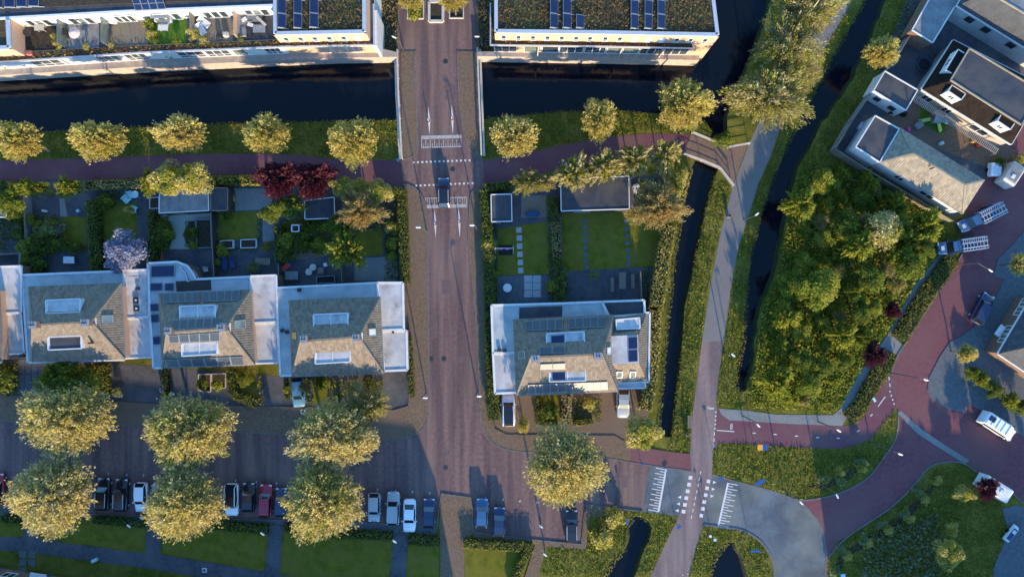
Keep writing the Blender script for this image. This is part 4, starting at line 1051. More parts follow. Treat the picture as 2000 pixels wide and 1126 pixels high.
def trunk_mesh(h, r, seed, bark, spread=1.6):
    rr = random.Random(seed); mb = MB()
    mb.tube([(0, 0, 0), (.03, .02, h * .3), (rr.uniform(-.1, .1), rr.uniform(-.1, .1), h * .65), (rr.uniform(-.2, .2), rr.uniform(-.2, .2), h)], [r * 1.25, r, r * .8, r * .35], 8)
    for k in range(7):
        a = k * 2.4 + rr.uniform(-.4, .4); z0 = h * rr.uniform(.5, .8)
        mb.tube([(0, 0, z0), (math.cos(a) * spread * .5, math.sin(a) * spread * .5, z0 + h * .13), (math.cos(a) * spread, math.sin(a) * spread, z0 + h * rr.uniform(.2, .34))], [r * .45, r * .28, r * .1], 5)
    me_o = mb.build('trunk', bark)
    me = me_o.data; bpy.data.objects.remove(me_o); return me
CR = {}
def crown_kind(key, *a, **k): CR[key] = crown_mesh('crown_' + key, *a, **k)
def crown_f(key, *a, **k): CR[key] = feather_mesh('crown_' + key, *a, **k)
crown_f('gold0', 3.6, 3.2, 460, 30, [m_gold, m_ygreen], 11, leaf=.29, asp=.75, split=(.88, .12), inner=.38, curl=.12, lobe=.5)
crown_f('gold1', 3.6, 3.2, 460, 30, [m_gold, m_ygreen], 12, leaf=.29, asp=.75, split=(.88, .12), inner=.38, curl=.12, lobe=.5)
crown_f('gold2', 3.6, 3.2, 460, 30, [m_gold, m_goldp], 13, leaf=.29, asp=.75, split=(.88, .12), inner=.38, curl=.12, lobe=.5)
crown_f('big0', 5.6, 4.0, 760, 34, [m_gold, m_goldp], 21, leaf=.34, asp=.75, split=(.55, .35, .1), inner=.38, curl=.15, lobe=.42)
crown_f('big1', 5.6, 4.0, 760, 34, [m_goldp, m_gold], 22, leaf=.34, asp=.75, split=(.55, .35, .1), inner=.38, curl=.15, lobe=.42)
crown_f('big2', 5.6, 4.0, 760, 34, [m_gold, m_goldp, m_ygreen], 23, leaf=.34, asp=.75, split=(.55, .35, .1), inner=.38, curl=.15, lobe=.42)
crown_f('willow', 6.0, 3.8, 420, 46, [m_twig, m_goldp, m_ygreen], 31, leaf=.50, split=(.4, .25, .35))
crown_kind('gar0', 2.6, 2.2, 5200, [m_gold, m_ygreen], 41, leaf=.25, nclump=26, lump=.36)
crown_f('gar1', 2.6, 2.2, 190, 26, [m_ygreen, m_green1], 42, leaf=.40, asp=.45)
crown_kind('gar2', 2.6, 2.2, 5200, [m_green1, m_green2], 43, leaf=.25, nclump=26, lump=.36)
crown_f('plume', 2.4, 2.3, 170, 30, [m_goldp, m_ygreen], 44, leaf=.42, asp=.42)
crown_f('bronze', 4.0, 3.0, 320, 34, [m_brownl, m_twig], 45, leaf=.40, asp=.4)
crown_f('twig', 3.2, 2.4, 240, 28, [m_twig, m_ygreen], 46, leaf=.40, split=(.7, .3), asp=.35)
crown_f('purple', 3.4, 2.8, 420, 34, [m_purple], 47, leaf=.40, asp=.45)
crown_kind('blossom', 2.8, 2.2, 3600, [m_blossom], 48, leaf=.30, nclump=30, lump=.3, spiky=.2)
crown_kind('wood0', 2.6, 2.4, 5200, [m_green1, m_ygreen], 51, leaf=.27, nclump=22, lump=.4, spiky=.2)
crown_kind('wood1', 2.6, 2.4, 5200, [m_green2, m_green1], 52, leaf=.27, nclump=22, lump=.4, spiky=.2)
crown_f('wood2', 2.6, 2.4, 190, 28, [m_ygreen, m_green1], 53, leaf=.44, asp=.42)
crown_kind('wood3', 2.6, 2.6, 5200, [m_goldp, m_ygreen], 54, leaf=.27, nclump=24, lump=.36, spiky=.3)
crown_kind('shrub', 1.0, .9, 900, [m_green1, m_ygreen], 61, leaf=.22, nclump=12, lump=.5)
crown_kind('shrubg', 1.0, .9, 900, [m_gold, m_ygreen], 62, leaf=.22, nclump=12, lump=.5)
crown_kind('shrubd', 1.0, .9, 900, [m_green2, m_green1], 63, leaf=.22, nclump=12, lump=.5)
crown_kind('shrubs', 1.0, .9, 900, [m_silver, m_green1], 64, leaf=.2, nclump=14, lump=.45, spiky=.3)
crown_kind('shrubw', 1.0, .9, 900, [m_blossom], 65, leaf=.17, nclump=14, lump=.45, spiky=.3)
crown_kind('shrubp', 1.0, .9, 900, [m_purple], 66, leaf=.2, nclump=14, lump=.45, spiky=.3)
CRR = {'gold0': (3.6, 3.2), 'gold1': (3.6, 3.2), 'gold2': (3.6, 3.3), 'big0': (5.6, 4), 'big1': (5.6, 4), 'big2': (5.6, 4), 'willow': (6, 3.6), 'bronze': (4, 3), 'twig': (3.2, 2.4), 'purple': (3.4, 2.7), 'blossom': (2.8, 2.2), 'plume': (2.4, 2.2)}
for k_ in CR:
    if k_ not in CRR: CRR[k_] = (2.6, 2.4) if k_.startswith('wood') else ((1.0, .9) if k_.startswith('shrub') else (2.6, 2.2))
TR = {'s': trunk_mesh(1.0, .035, 1, m_bark, .25), 'p': trunk_mesh(1.0, .03, 2, m_barkp, .25)}
def tree(px, py, rx, ry, zc, kind, label, group, name='tree', cat='tree', bark='s', rz=None, tr=None):
    """crown centre at photo pixel (px,py) and height zc; rx, ry radii in photo pixels"""
    c = P(px, py, zc); k = (1 - zc / H) / S
    o = thing(name, (c[0], c[1], 0), label, cat, group)
    r0, z0 = CRR[kind]; a = rnd.uniform(0, 6.28) if abs(rx - ry) < .12 * rx else rnd.choice((0, math.pi))
    cr_ = bpy.data.objects.new('crown', CR[kind]); link(cr_, o)
    g_ = 1.0 if kind.startswith(('big', 'gold')) else .99
    sx, sy = rx * k / r0 * g_, ry * k / r0 * g_
    sz = (rz / z0) if rz else (sx + sy) / 2
    cr_.location = (0, 0, zc); cr_.rotation_euler = (0, 0, a); cr_.scale = (sx, sy, sz)
    t = bpy.data.objects.new('trunk', TR[bark]); link(t, o)
    hh = zc + z0 * sz * .2; tw = (tr or (.10 + .022 * max(rx, ry) * k)) / .035
    t.scale = (max(tw, hh * .35), max(tw, hh * .35), hh)
    t.scale = (tw * 1.0, tw * 1.0, hh)
    return o
G1 = 'golden trees along the canal path'
for i, (x, y, rx, ry, w) in enumerate(((38, 276, 50, 40, 'golden canal path tree cut by the left edge'), (193, 274, 56, 40, 'golden canal path tree, second from the left edge'), (353, 261, 53, 37, 'golden canal path tree above the pair of garden trees'), (522, 262, 47, 40, 'golden canal path tree left of the purple tree'), (690, 278, 49, 49, 'golden canal path tree nearest the road bridge on its left'),
                                    (1004, 268, 43, 47, 'golden canal path tree nearest the road bridge on its right'), (1170, 235, 35, 44, 'slim golden canal path tree in the middle right of the bridge'), (1335, 206, 54, 56, 'large golden canal path tree by the wooden footbridge'))):
    tree(x, y, rx, ry, 5.9, ('gold0', 'gold1', 'gold2')[i % 3], w, G1, 'street_tree', tr=.16, bark='p')
G2 = 'large golden street trees'
for i, (x, y, rx, ry, w) in enumerate(((132, 818, 98, 76, 'large golden street tree north of the roadway near the left edge'), (105, 968, 86, 80, 'large golden street tree south of the roadway near the left edge'), (371, 842, 92, 76, 'large golden street tree before the second villa, north side'), (361, 980, 80, 78, 'large golden street tree over the parking row left of the white car'),
                                    (650, 850, 88, 70, 'large golden street tree in front of the third villa'), (630, 978, 82, 80, 'large golden street tree over the parking row right of the red car'), (1103, 908, 80, 84, 'large golden street tree in front of the wide villa'))):
    tree(x, y, rx, ry, 6.3, ('big0', 'big1', 'big2')[i % 3], w, G2, 'street_tree', tr=.24, rz=2.7)
G3 = 'garden trees'
for (x, y, rx, ry, zc, kd, w) in (
    (143, 748, 62, 42, 3.6, 'gar2', 'green bushy tree between the drive and the first villa'), (112, 735, 34, 30, 3.4, 'gar1', 'small green tree before the left villa front'),
    (712, 792, 52, 48, 5.0, 'twig', 'olive twiggy tree behind the street tree by the third villa'), (1254, 845, 38, 36, 4.0, 'gar0', 'yellow green tree at the end of the ditch'),
    (338, 353, 44, 36, 5.0, 'gar0', 'golden garden tree over the bluish shed, left of its pair'), (382, 348, 34, 34, 5.2, 'gar0', 'golden garden tree over the bluish shed, right of its pair'), (297, 358, 24, 28, 3.5, 'gar1', 'olive garden tree left of the golden pair'),
    (64, 367, 38, 17, 3.5, 'gar1', 'low olive tree by the path, left of two'), (136, 367, 30, 22, 3.5, 'gar1', 'low olive tree by the path, right of two'), (22, 395, 32, 30, 3.0, 'gar2', 'dark shrub tree over the pale shed at the left edge'),
    (545, 350, 45, 38, 4.6, 'purple', 'purple leaved tree by the path, left half of the pair'), (612, 352, 44, 38, 4.8, 'purple', 'purple leaved tree by the path, right half of the pair'),
    (673, 366, 28, 24, 3.8, 'gar0', 'golden shrubby tree right of the purple pair'), (705, 370, 26, 20, 3.6, 'gar0', 'golden shrubby tree in the middle of the corner garden edge'), (742, 376, 28, 24, 3.8, 'gar0', 'golden shrubby tree at the corner of path and road'),
    (705, 412, 50, 42, 4.4, 'bronze', 'bronze yellow tree in the corner garden'), (676, 488, 40, 44, 4.0, 'gar1', 'green yellow tree between the last two gardens'), (668, 440, 32, 28, 3.2, 'gar2', 'green tree below the bronze yellow tree'),
    (565, 405, 36, 22, 3.0, 'gar2', 'green shrub tree under the purple tree'), (528, 418, 22, 18, 2.6, 'gar2', 'small dark green tree left of the small shed'),
    (248, 492, 42, 44, 3.4, 'blossom', 'pale blue white blossoming tree near the villa roof'),
    (1040, 357, 48, 27, 3.4, 'twig', 'twiggy brown shrub tree by the path right of the road'), (1118, 340, 38, 36, 4.4, 'plume', 'plume shaped golden tree at the corner of the large garage'), (1182, 326, 38, 34, 4.4, 'plume', 'plume shaped golden tree over the middle of the large garage'),
    (1238, 312, 36, 34, 4.4, 'plume', 'plume shaped golden tree over the right end of the garage'), (1298, 304, 36, 32, 4.4, 'plume', 'plume shaped golden tree beside the footbridge'), (1320, 345, 22, 40, 3.0, 'gar0', 'golden bank shrub beside the ditch under the footbridge'),
    (1283, 404, 58, 50, 4.6, 'bronze', 'large bronze leaved tree right of the garage'),
    (1535, 90, 66, 70, 6.0, 'willow', 'huge twiggy pale tree at the top over the path'), (1502, 190, 88, 66, 5.5, 'willow', 'huge twiggy golden tree over the path above the footbridge'), (1575, 20, 70, 62, 6.5, 'willow', 'twiggy pale tree at the top edge beside the ditch'), (1562, 145, 36, 56, 4.0, 'willow', 'smaller twiggy tree between the two huge ones'),
    (1720, 103, 33, 35, 4.5, 'gold0', 'small golden tree beside the garage in the upper right'), (1888, 690, 20, 19, 3.4, 'gold1', 'round golden street tree on the right pavement'), (1992, 515, 22, 24, 3.6, 'gold2', 'golden tree cut by the right edge'),
    (1742, 606, 17, 17, 2.6, 'purple', 'small dark red tree by the hedge path, upper of two'), (1706, 692, 26, 24, 3.0, 'purple', 'small dark red tree by the hedge path, lower of two'), (1926, 952, 21, 24, 2.8, 'purple', 'dark red bush beside the white caravan'),
    (1850, 1078, 27, 32, 2.6, 'gar0', 'golden bush in the lower right meadow'), (1880, 964, 22, 16, 2.0, 'gar0', 'small golden bush left of the caravan'), (1858, 1032, 14, 14, 1.6, 'gar0', 'smallest golden bush in the lower right meadow'),
    (1022, 829, 12, 18, 2.0, 'gold0', 'small golden sapling right of the white car on the drive'), (803, 2, 26, 18, 4.5, 'gold0', 'golden tree at the top left of the bridge street'), (885, 2, 30, 20, 4.5, 'gold1', 'golden tree at the top right of the bridge street'),
    (597, 755, 14, 14, 1.8, 'twig', 'round brown shrub beside the blue car on the drive'), (478, 738, 17, 17, 1.0, 'gar2', 'round clipped shrub in the second villa front garden'), (1410, 275, 22, 16, 2.0, 'gar2', 'dark shrub under the huge golden tree')):
    tree(x, y, rx, ry, zc, kd, w, G3, 'garden_tree', bark='p' if kd == 'willow' else 's', tr=.09 if rx < 60 else .2)
# the pale leaning stems that show through the top tree
stem_o = tree(1530, 130, 6, 6, 1.2, 'shrub', 'leaning pale bare stems rising through the huge twiggy tree', None, 'leaning_tree', bark='p', tr=.05)
mb = MB()
for (x, y, z) in ((1565, 20, 9), (1600, 0, 10), (1592, 44, 8.5)):
    a = P(1524, 100, .2); b = P(x, y, z); m_ = [(a[i] * .5 + b[i] * .5) for i in range(3)]
    mb.tube([a, m_, b], [.16, .12, .05], 6)
mb.build('stem', m_barkp, stem_o)
# woodland right of the ditch
wood = [(1585, 350), (1640, 335), (1700, 362), (1760, 395), (1835, 440), (1822, 470), (1765, 535), (1722, 612), (1698, 650), (1658, 705), (1618, 768), (1600, 785), (1520, 782), (1490, 765), (1492, 720), (1502, 640), (1535, 560), (1560, 440)]
rw = random.Random(5); pts_w = []
fixed = [(1722, 446, 42, 'wood3', 3.2, 'pale golden round crowned tree high in the wood'), (1802, 442, 36, 'wood2', 2.4, None), (1770, 470, 34, 'wood2', 2.8, None), (1560, 400, 34, 'wood2', 3.6, None), (1512, 745, 36, 'wood2', 2.6, 'bright yellow green bush at the ditch end of the wood'), (1600, 560, 38, 'wood0', 4.2, None)]
for f in fixed: pts_w.append(f)
tries = 0
while len(pts_w) < 60 and tries < 6000:
    tries += 1
    x, y = rw.uniform(1480, 1840), rw.uniform(325, 790)
    if not inside((x, y), wood): continue
    r = rw.choice((14, 17, 20, 24, 30))
    if any(math.hypot(x - q[0], y - q[1]) < (r + q[2]) * (.62 if x > 1660 else .80) for q in pts_w): continue
    pts_w.append((x, y, r, rw.choice(('wood0', 'wood1', 'wood0', 'wood2', 'gar1', 'gar2', 'wood2', 'twig')), (.9 + r * .07 + rw.uniform(-.2, .5)) if x < 1660 else (1.2 + r * .085 + rw.uniform(0, .8)), None))
pts_w = [(x, y, r, k, (min(z, 1.3) if y < 425 and r < 40 and x > 1640 else z), w) for (x, y, r, k, z, w) in pts_w]
kw = {'wood0': 'mid green', 'wood1': 'dark green', 'wood2': 'yellow green', 'wood3': 'pale golden', 'gar2': 'deep green', 'gar1': 'olive green', 'twig': 'twiggy brown'}
def where(x, y):
    v = 'upper' if y < 470 else ('middle' if y < 630 else 'lower')
    return v + (' left' if x < 1590 else (' centre' if x < 1690 else ' right'))
seen_w = {}
for (x, y, r, kd, zc, w) in sorted(pts_w):
    key = (kw[kd], where(x, y)); n_w = sum(1 for q in pts_w if (kw[q[3]], where(q[0], q[1])) == key and not q[5])
    i_w = seen_w.get(key, 0)
    if not w: seen_w[key] = i_w + 1
    lab = w or '%s tree, %s of the wood' % key + (', %s of these from its left' % ('first', 'second', 'third', 'fourth', 'fifth', 'sixth', 'seventh', 'eighth')[i_w] if n_w > 1 else '')
    tree(x, y, r, r * rw.uniform(.85, 1.1), zc, kd, lab, 'trees of the wood', 'woodland_tree', tr=.1)
# ---- hedges
def hedge(pts, w, h, mats, label, dens=42, leaf=.20, name='hedge', cat='hedge', group='garden hedges', seed=None, jag=.10):
    seed = seed or int(pts[0][0] * 7 + pts[0][1]); rg = np.random.default_rng(seed)
    q = [Vector(P(x, y, h)) for x, y in pts]
    o = thing(name, (q[0].x, q[0].y, 0), label, cat, group)
    core = MB(); P_, N_ = [], []
    for i in range(len(q) - 1):
        a, b = q[i], q[i + 1]; L_ = math.hypot(b.x - a.x, b.y - a.y)
        if L_ < .05: continue
        d = Vector((b.x - a.x, b.y - a.y, 0)).normalized(); s_ = Vector((-d.y, d.x, 0))
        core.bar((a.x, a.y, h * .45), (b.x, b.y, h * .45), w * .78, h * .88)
        nt = max(8, int(L_ * w * dens)); ns = max(6, int(L_ * h * dens * .5))
        u = rg.uniform(0, L_, nt); v = rg.uniform(-w / 2, w / 2, nt)
        z = h + rg.normal(0, jag, nt) - .35 * (np.abs(v) / (w / 2)) ** 4 * min(h, .6)
        P_.append(np.stack([a.x + d.x * u + s_.x * v, a.y + d.y * u + s_.y * v, z], 1)); N_.append(np.stack([rg.normal(0, .35, nt), rg.normal(0, .35, nt), np.ones(nt)], 1))
        for sg in (-1, 1):
            u = rg.uniform(-w * .2, L_ + w * .2, ns); z = rg.uniform(.05, h, ns); v = sg * (w / 2 + rg.normal(0, jag * .7, ns))
            P_.append(np.stack([a.x + d.x * u + s_.x * v, a.y + d.y * u + s_.y * v, z], 1)); N_.append(np.stack([s_.x * sg + rg.normal(0, .3, ns), s_.y * sg + rg.normal(0, .3, ns), .4 + rg.normal(0, .3, ns)], 1))
    pos = np.concatenate(P_); nrm = np.concatenate(N_); nrm /= np.linalg.norm(nrm, axis=1)[:, None]
    pos -= np.array([q[0].x, q[0].y, 0])
    if not isinstance(mats, (list, tuple)): mats = [mats]
    me = quads_mesh('foliage', leaf_quads(rg, pos, nrm, leaf * 1.15), mats, rg.integers(0, len(mats), len(pos)))
    link(bpy.data.objects.new('foliage', me), o)
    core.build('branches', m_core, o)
    return o
HY, HG = [m_hedgey, m_hedge], [m_hedge]
hedge([(783, 372), (787, 460), (790, 552)], 1.2, 1.7, HY, 'tall clipped yellow green hedge along the road left of the roadway')
hedge([(797, 655), (801, 720), (804, 775)], .6, 1.2, HY, 'thin low hedge beside the third villa and the road')
hedge([(735, 372), (782, 374)], 1.0, 1.7, HY, 'short hedge between the corner garden and the path')
hedge([(946, 366), (998, 361)], 1.1, 1.6, HG, 'short green hedge by the path right of the road')
hedge([(946, 370), (953, 480), (957, 600)], 1.4, 1.8, HG, 'tall green hedge along the road beside the corner garden')
hedge([(957, 605), (960, 720), (964, 820)], 1.5, 1.8, HG, 'green hedge along the road beside the wide villa')
hedge([(1080, 385), (1082, 430)], 1.5, 1.7, HG, 'green hedge between the small shed and large garage')
hedge([(1090, 505), (1092, 540), (1094, 588)], 1.4, 1.6, HG, 'green hedge between two patios behind the wide villa')
hedge([(1085, 425), (1090, 505)], 1.3, 1.1, [m_twig, m_brownl], 'brown low hedge dividing the two lawns')
hedge([(1309, 440), (1298, 500), (1290, 560), (1283, 600)], 1.9, 2.2, [m_hedgey, m_gold], 'golden hedge along the ditch above the wide villa')
hedge([(1281, 605), (1278, 680), (1270, 760), (1262, 800)], 1.7, 2.2, [m_hedgey, m_gold], 'golden hedge along the ditch beside the wide villa')
hedge([(1345, 330), (1333, 372), (1322, 430)], 1.2, 1.2, [m_hedgey, m_gold], 'narrow golden hedge between the bronze tree and the ditch')
hedge([(176, 390), (180, 460), (185, 528)], 1.5, 1.7, HG, 'long green hedge between the first two back gardens')
hedge([(293, 412), (297, 480), (298, 505)], 1.0, 1.5, HG, 'narrow green hedge left of the gravel garden')
hedge([(541, 440), (544, 510)], 1.1, 1.5, HG, 'green hedge between lawn and play garden')
hedge([(415, 352), (500, 350)], 1.2, 1.7, [m_hedgey, m_ygreen], 'bright yellow green hedge left of the purple tree')
hedge([(-30, 361), (40, 360)], 1.0, 1.4, HG, 'low green hedge by the path at the left edge')
hedge([(163, 361), (285, 357)], 1.1, 1.5, [m_hedgey, m_goldp], 'sunlit yellow hedge by the path with pale grass stalks')
hedge([(193, 712), (196, 770)], 2.0, 1.2, [m_hedgey, m_hedge], 'wide green hedge on the drive of the first villa')
hedge([(319, 722), (321, 775)], .8, 1.0, HG, 'small hedge between the first and second villa drives')
hedge([(448, 722), (456, 770), (500, 788)], 1.3, .9, HG, 'curved low hedge in the second villa front garden')
hedge([(716, 737), (722, 768)], 1.5, 1.3, [m_hedgey, m_hedge], 'green hedge in the third villa front garden')
hedge([(557, 742), (559, 780)], .5, 1.0, HG, 'narrow hedge left of the blue car')
hedge([(1108, 772), (1106, 822)], 1.2, 1.3, [m_goldp, m_twig], 'dusty pale hedge before the wide villa')
hedge([(1120, 826), (1158, 823)], .8, .8, HY, 'low hedge at the foot of the wide villa garden')
hedge([(1050, 775), (1052, 825), (1090, 832)], .7, .8, HG, 'low dark hedge framing the small lawn before the wide villa')
GP = 'hedges behind the parking row'
hedge([(0, 1013), (40, 1015)], 1.1, .9, HG, 'parking hedge at the left edge', group=GP); hedge([(180, 1016), (284, 1023)], 1.1, .9, [m_hedge, m_green2], 'parking hedge between the two left path stubs', group=GP)
hedge([(400, 1024), (455, 1030), (522, 1034)], 1.3, .9, HG, 'parking hedge behind the red and white cars', group=GP); hedge([(555, 1030), (660, 1044), (765, 1048)], 1.2, .9, HG, 'parking hedge behind the silver cars', group=GP)
hedge([(797, 1054), (856, 1058)], 1.5, .9, HY, 'short wide parking hedge behind the dark car', group=GP); hedge([(905, 1062), (1040, 1070)], 1.3, 1.0, HY, 'sunlit parking hedge behind the two right cars', group=GP)
hedge([(1032, 1075), (1010, 1120), (1003, 1170)], 1.1, 1.0, HY, 'hedge beside the gravel path at the bottom edge', group=GP)
hedge([(1862, 505), (1812, 575), (1758, 662)], 2.3, .8, [m_hedge, m_hedgey], 'long broad low hedge along the right hand road', group='road hedges')
hedge([(1742, 692), (1716, 735), (1678, 798), (1660, 818)], 2.1, .8, [m_hedge, m_hedgey], 'lower broad hedge along the right hand road', group='road hedges')
for i, (x, y, r) in enumerate(((1897, 728, 15), (1915, 741, 17), (1940, 760, 18), (1970, 782, 19), (1992, 795, 16))):
    tree(x, y, r, r, 1.2, 'gar2' if i % 2 == 0 else 'gar1', ('dark shrub at the left end of the shrub row on the right', 'olive shrub second in the shrub row on the right', 'dark shrub in the middle of the shrub row on the right', 'olive shrub fourth in the shrub row on the right', 'shrub at the right edge above the white van')[i], 'shrub row on the right', 'shrub', 'shrub')
# garden shrubs and bed plants
SH = 'small garden shrubs'
for (x, y, r, kd, w) in ((40, 430, 13, 'shrubd', 'small round shrub beside the left wooden screen, upper'), (40, 455, 12, 'shrubd', 'small round shrub beside the left wooden screen, lower'), (38, 447, 9, 'shrubs', 'pale leaved shrub by the left screen'), (50, 485, 16, 'shrub', 'bright green conical shrub by the villa corner'), (50, 508, 13, 'shrub', 'bright green shrub against the left villa wall'),
    (75, 475, 22, 'shrubd', 'dark shrub mass in the left garden'), (105, 475, 17, 'shrubd', 'dark shrub right of the dark mass in the left garden'), (75, 515, 18, 'shrubd', 'dark shrub by the left villa wall'), (60, 430, 12, 'shrub', 'fern green shrub on the left screen'),
    (90, 447, 20, 'shrubs', 'silvery grass clump in the left garden, left'), (108, 445, 18, 'shrubs', 'silvery grass clump in the left garden, right'), (127, 478, 14, 'shrubd', 'small shrub at the lawn end'), (150, 485, 12, 'shrubd', 'shrub by the paved patio'),
    (176, 398, 10, 'shrubw', 'white blossom on the long hedge, top'), (180, 418, 12, 'shrubw', 'white blossom on the long hedge, middle'), (184, 438, 9, 'shrubw', 'white blossom on the long hedge, bottom'), (205, 395, 18, 'shrubd', 'dark shrub in the second garden corner'), (252, 411, 9, 'shrubg', 'yellow shrub by the pale chairs'),
    (322, 450, 22, 'shrubd', 'rounded planting left of the gravel path'), (318, 475, 16, 'shrubd', 'planting at the lower left of the gravel path'), (374, 455, 14, 'shrubd', 'rounded planting right of the gravel path'), (378, 480, 10, 'shrub', 'small plant at the gravel path end'),
    (436, 488, 14, 'shrub', 'leafy plant by the rectangular planters'), (440, 418, 14, 'shrubd', 'plant at the lawn corner behind the dark shed'), (520, 482, 10, 'shrub', 'plant beside the wooden table'), (497, 522, 12, 'shrubs', 'grey green plant beside the loungers'), (425, 512, 8, 'shrub', 'plant strip by the blue loungers'),
    (590, 455, 20, 'shrubd', 'shrub beside the play frame'), (620, 440, 20, 'shrubd', 'shrub under the small dark shed'), (562, 470, 18, 'shrub', 'shrub left of the winding bed'), (592, 478, 14, 'shrubd', 'bed plant left of the winding path'), (622, 475, 14, 'shrub', 'bed plant right of the winding path'), (560, 498, 16, 'shrubd', 'shrub at the patio edge'),
    (765, 445, 13, 'shrubg', 'golden shrub by the road hedge'), (768, 475, 13, 'shrub', 'green shrub by the road hedge'), (765, 500, 10, 'shrub', 'low shrub at the patio corner'), (955, 478, 17, 'shrubg', 'tan shrub leaning on the road hedge, upper'), (957, 500, 12, 'shrubg', 'tan shrub leaning on the road hedge, lower'), (967, 533, 9, 'shrub', 'shrub at the corner of the swing lawn'),
    (1160, 538, 11, 'shrubs', 'pale plant on the dark patio'), (1103, 530, 10, 'shrubs', 'pale plant at the lawn corner'), (1098, 555, 8, 'shrubg', 'yellow plant by the dark patio'), (1080, 560, 14, 'shrub', 'hedge end shrub by the paved patio'),
    (230, 765, 10, 'shrubs', 'low plant on the first villa drive'), (560, 760, 8, 'shrub', 'plant in front of the third villa'), (628, 745, 16, 'shrubd', 'shrub before the third villa wall'), (1150, 790, 12, 'shrubg', 'yellow shrub before the wide villa'), (1072, 800, 18, 'shrubd', 'dark lawn shrub before the wide villa'),
    (10, 740, 28, 'shrubd', 'dark shrub on the drive at the left edge'), (395, 750, 12, 'shrubd', 'plant in the left square bed of the second villa'), (425, 752, 12, 'shrub', 'plant in the right square bed of the second villa'), (808, 28, 15, 'shrub', 'green planting round the top left street tree'), (1200, 1010, 20, 'shrubg', 'golden bank shrub left of the pond'), (1175, 1050, 22, 'shrubg', 'golden bank shrub on the pond meadow'),
    (1950, 318, 12, 'shrubd', 'shrub above the trailer'), (1990, 310, 12, 'shrubg', 'golden shrub right of the trailer')):
    tree(x, y, r, r, .8, kd, w, SH, 'shrub', 'shrub', tr=.03)
# silvery bushes in the long bed of the lower right
for i, (x, y) in enumerate(((1793, 963), (1806, 975), (1765, 1000), (1775, 1010), (1722, 1023), (1735, 1035), (1684, 1052), (1695, 1060), (1644, 1075), (1655, 1085), (1630, 1115), (1830, 938), (1683, 903), (1640, 920), (1640, 938), (1683, 912), (1608, 935))):
    tree(x, y, 11, 10, .6, 'shrubs' if i % 2 == 0 else 'shrubg', 'silvery bush of the low bed %s' % ('clump %s from the top' % ('first', 'second', 'third', 'fourth', 'fifth', 'sixth', 'seventh', 'eighth', 'ninth', 'tenth', 'eleventh')[i] if i < 11 else ('topmost one of the lower right bed', 'top of the inner bed', 'middle of the inner bed', 'bottom of the inner bed', 'beside the top of the inner bed', 'at the tip of the inner bed')[i - 11]), 'bed bushes', 'bed_bush', 'bush', tr=.03)
# ---- grasses, reeds, sedum: masses
def scatter(name, polys, z, dens, size, mats, label, cat, seed, tilt=.8, parent=None, avoid=(), lean=0.0):
    rg = np.random.default_rng(seed); PS = []
    for poly in polys:
        w = np.array([P(x, y, z)[:2] for x, y in poly]); lo, hi = w.min(0), w.max(0)
        n = int((hi[0] - lo[0]) * (hi[1] - lo[1]) * dens)
        pts = rg.uniform(lo, hi, (n, 2)); ok = np.zeros(n, bool); j = len(w) - 1
        for i in range(len(w)):
            xi, yi = w[i]; xj, yj = w[j]
            c = ((yi > pts[:, 1]) != (yj > pts[:, 1])) & (pts[:, 0] < (xj - xi) * (pts[:, 1] - yi) / (yj - yi + 1e-12) + xi); ok ^= c; j = i
        PS.append(pts[ok])
    pts = np.concatenate(PS); n = len(pts)
    nrm = np.stack([rg.normal(0, tilt, n), rg.normal(0, tilt, n), np.ones(n)], 1); nrm /= np.linalg.norm(nrm, axis=1)[:, None]
    pos = np.column_stack([pts, z + rg.uniform(.02, size * .7, n)])
    if not isinstance(mats, (list, tuple)): mats = [mats]
    me = quads_mesh(name, leaf_quads(rg, pos, nrm, size, .5), mats, rg.integers(0, len(mats), n))
    o = bpy.data.objects.new(name, me)
    if parent is not None: me.transform(Matrix.Translation(-origin(parent)))
    link(o, parent); o['kind'] = 'stuff'
    if parent is None: tag(o, label, cat)
    return o
verges = [[(0, 264), (100, 258), (450, 243), (778, 236), (780, 312), (645, 308), (520, 298), (160, 307), (0, 312)], [(944, 234), (1010, 228), (1200, 216), (1345, 234), (1388, 256), (1345, 262), (1260, 259), (1100, 281), (945, 311)],
          [(1398, 350), (1428, 370), (1408, 447), (1386, 548), (1372, 645), (1360, 733), (1345, 885), (1300, 878), (1314, 853), (1320, 800), (1331, 700), (1338, 600), (1361, 500), (1377, 420)],
          [(1528, 240), (1560, 180), (1600, 110), (1655, 20), (1690, 0), (1632, 100), (1560, 235), (1512, 340), (1482, 430), (1460, 530), (1452, 660), (1438, 750), (1460, 770), (1520, 800), (1600, 808), (1404, 795), (1400, 770), (1416, 655), (1432, 545), (1461, 430), (1508, 305)],
          [(1735, 5), (1810, 0), (1700, 180), (1630, 292), (1690, 345), (1600, 350), (1555, 345), (1582, 290), (1660, 165)]]
scatter('grass', verges, 0, 22, .26, [m_grassb, m_grassb, m_grassy, m_ygreen], 'rough verge grass along canal, ditch and cycle path', 'grass', 71)
verges2 = [[(1393, 880), (1406, 868), (1478, 869), (1640, 877), (1702, 856), (1745, 803), (1752, 840), (1718, 903), (1656, 953), (1562, 975), (1497, 953), (1393, 925)],
           [(1837, 906), (1879, 906), (1960, 957), (1957, 994), (1968, 1036), (1940, 1108), (1935, 1180), (1616, 1180), (1620, 1090), (1656, 1049), (1740, 993), (1790, 943)],
           [(1150, 1000), (1250, 1000), (1325, 1010), (1298, 1062), (1270, 1126), (1240, 1126), (1275, 1030), (1240, 1004), (1226, 1020), (1220, 1073), (1179, 1126), (1060, 1126), (1075, 1068), (1148, 1070)],
           [(1373, 1026), (1450, 1037), (1500, 1077), (1508, 1126), (1462, 1126), (1435, 1058), (1420, 1058), (1386, 1126), (1346, 1126)]]
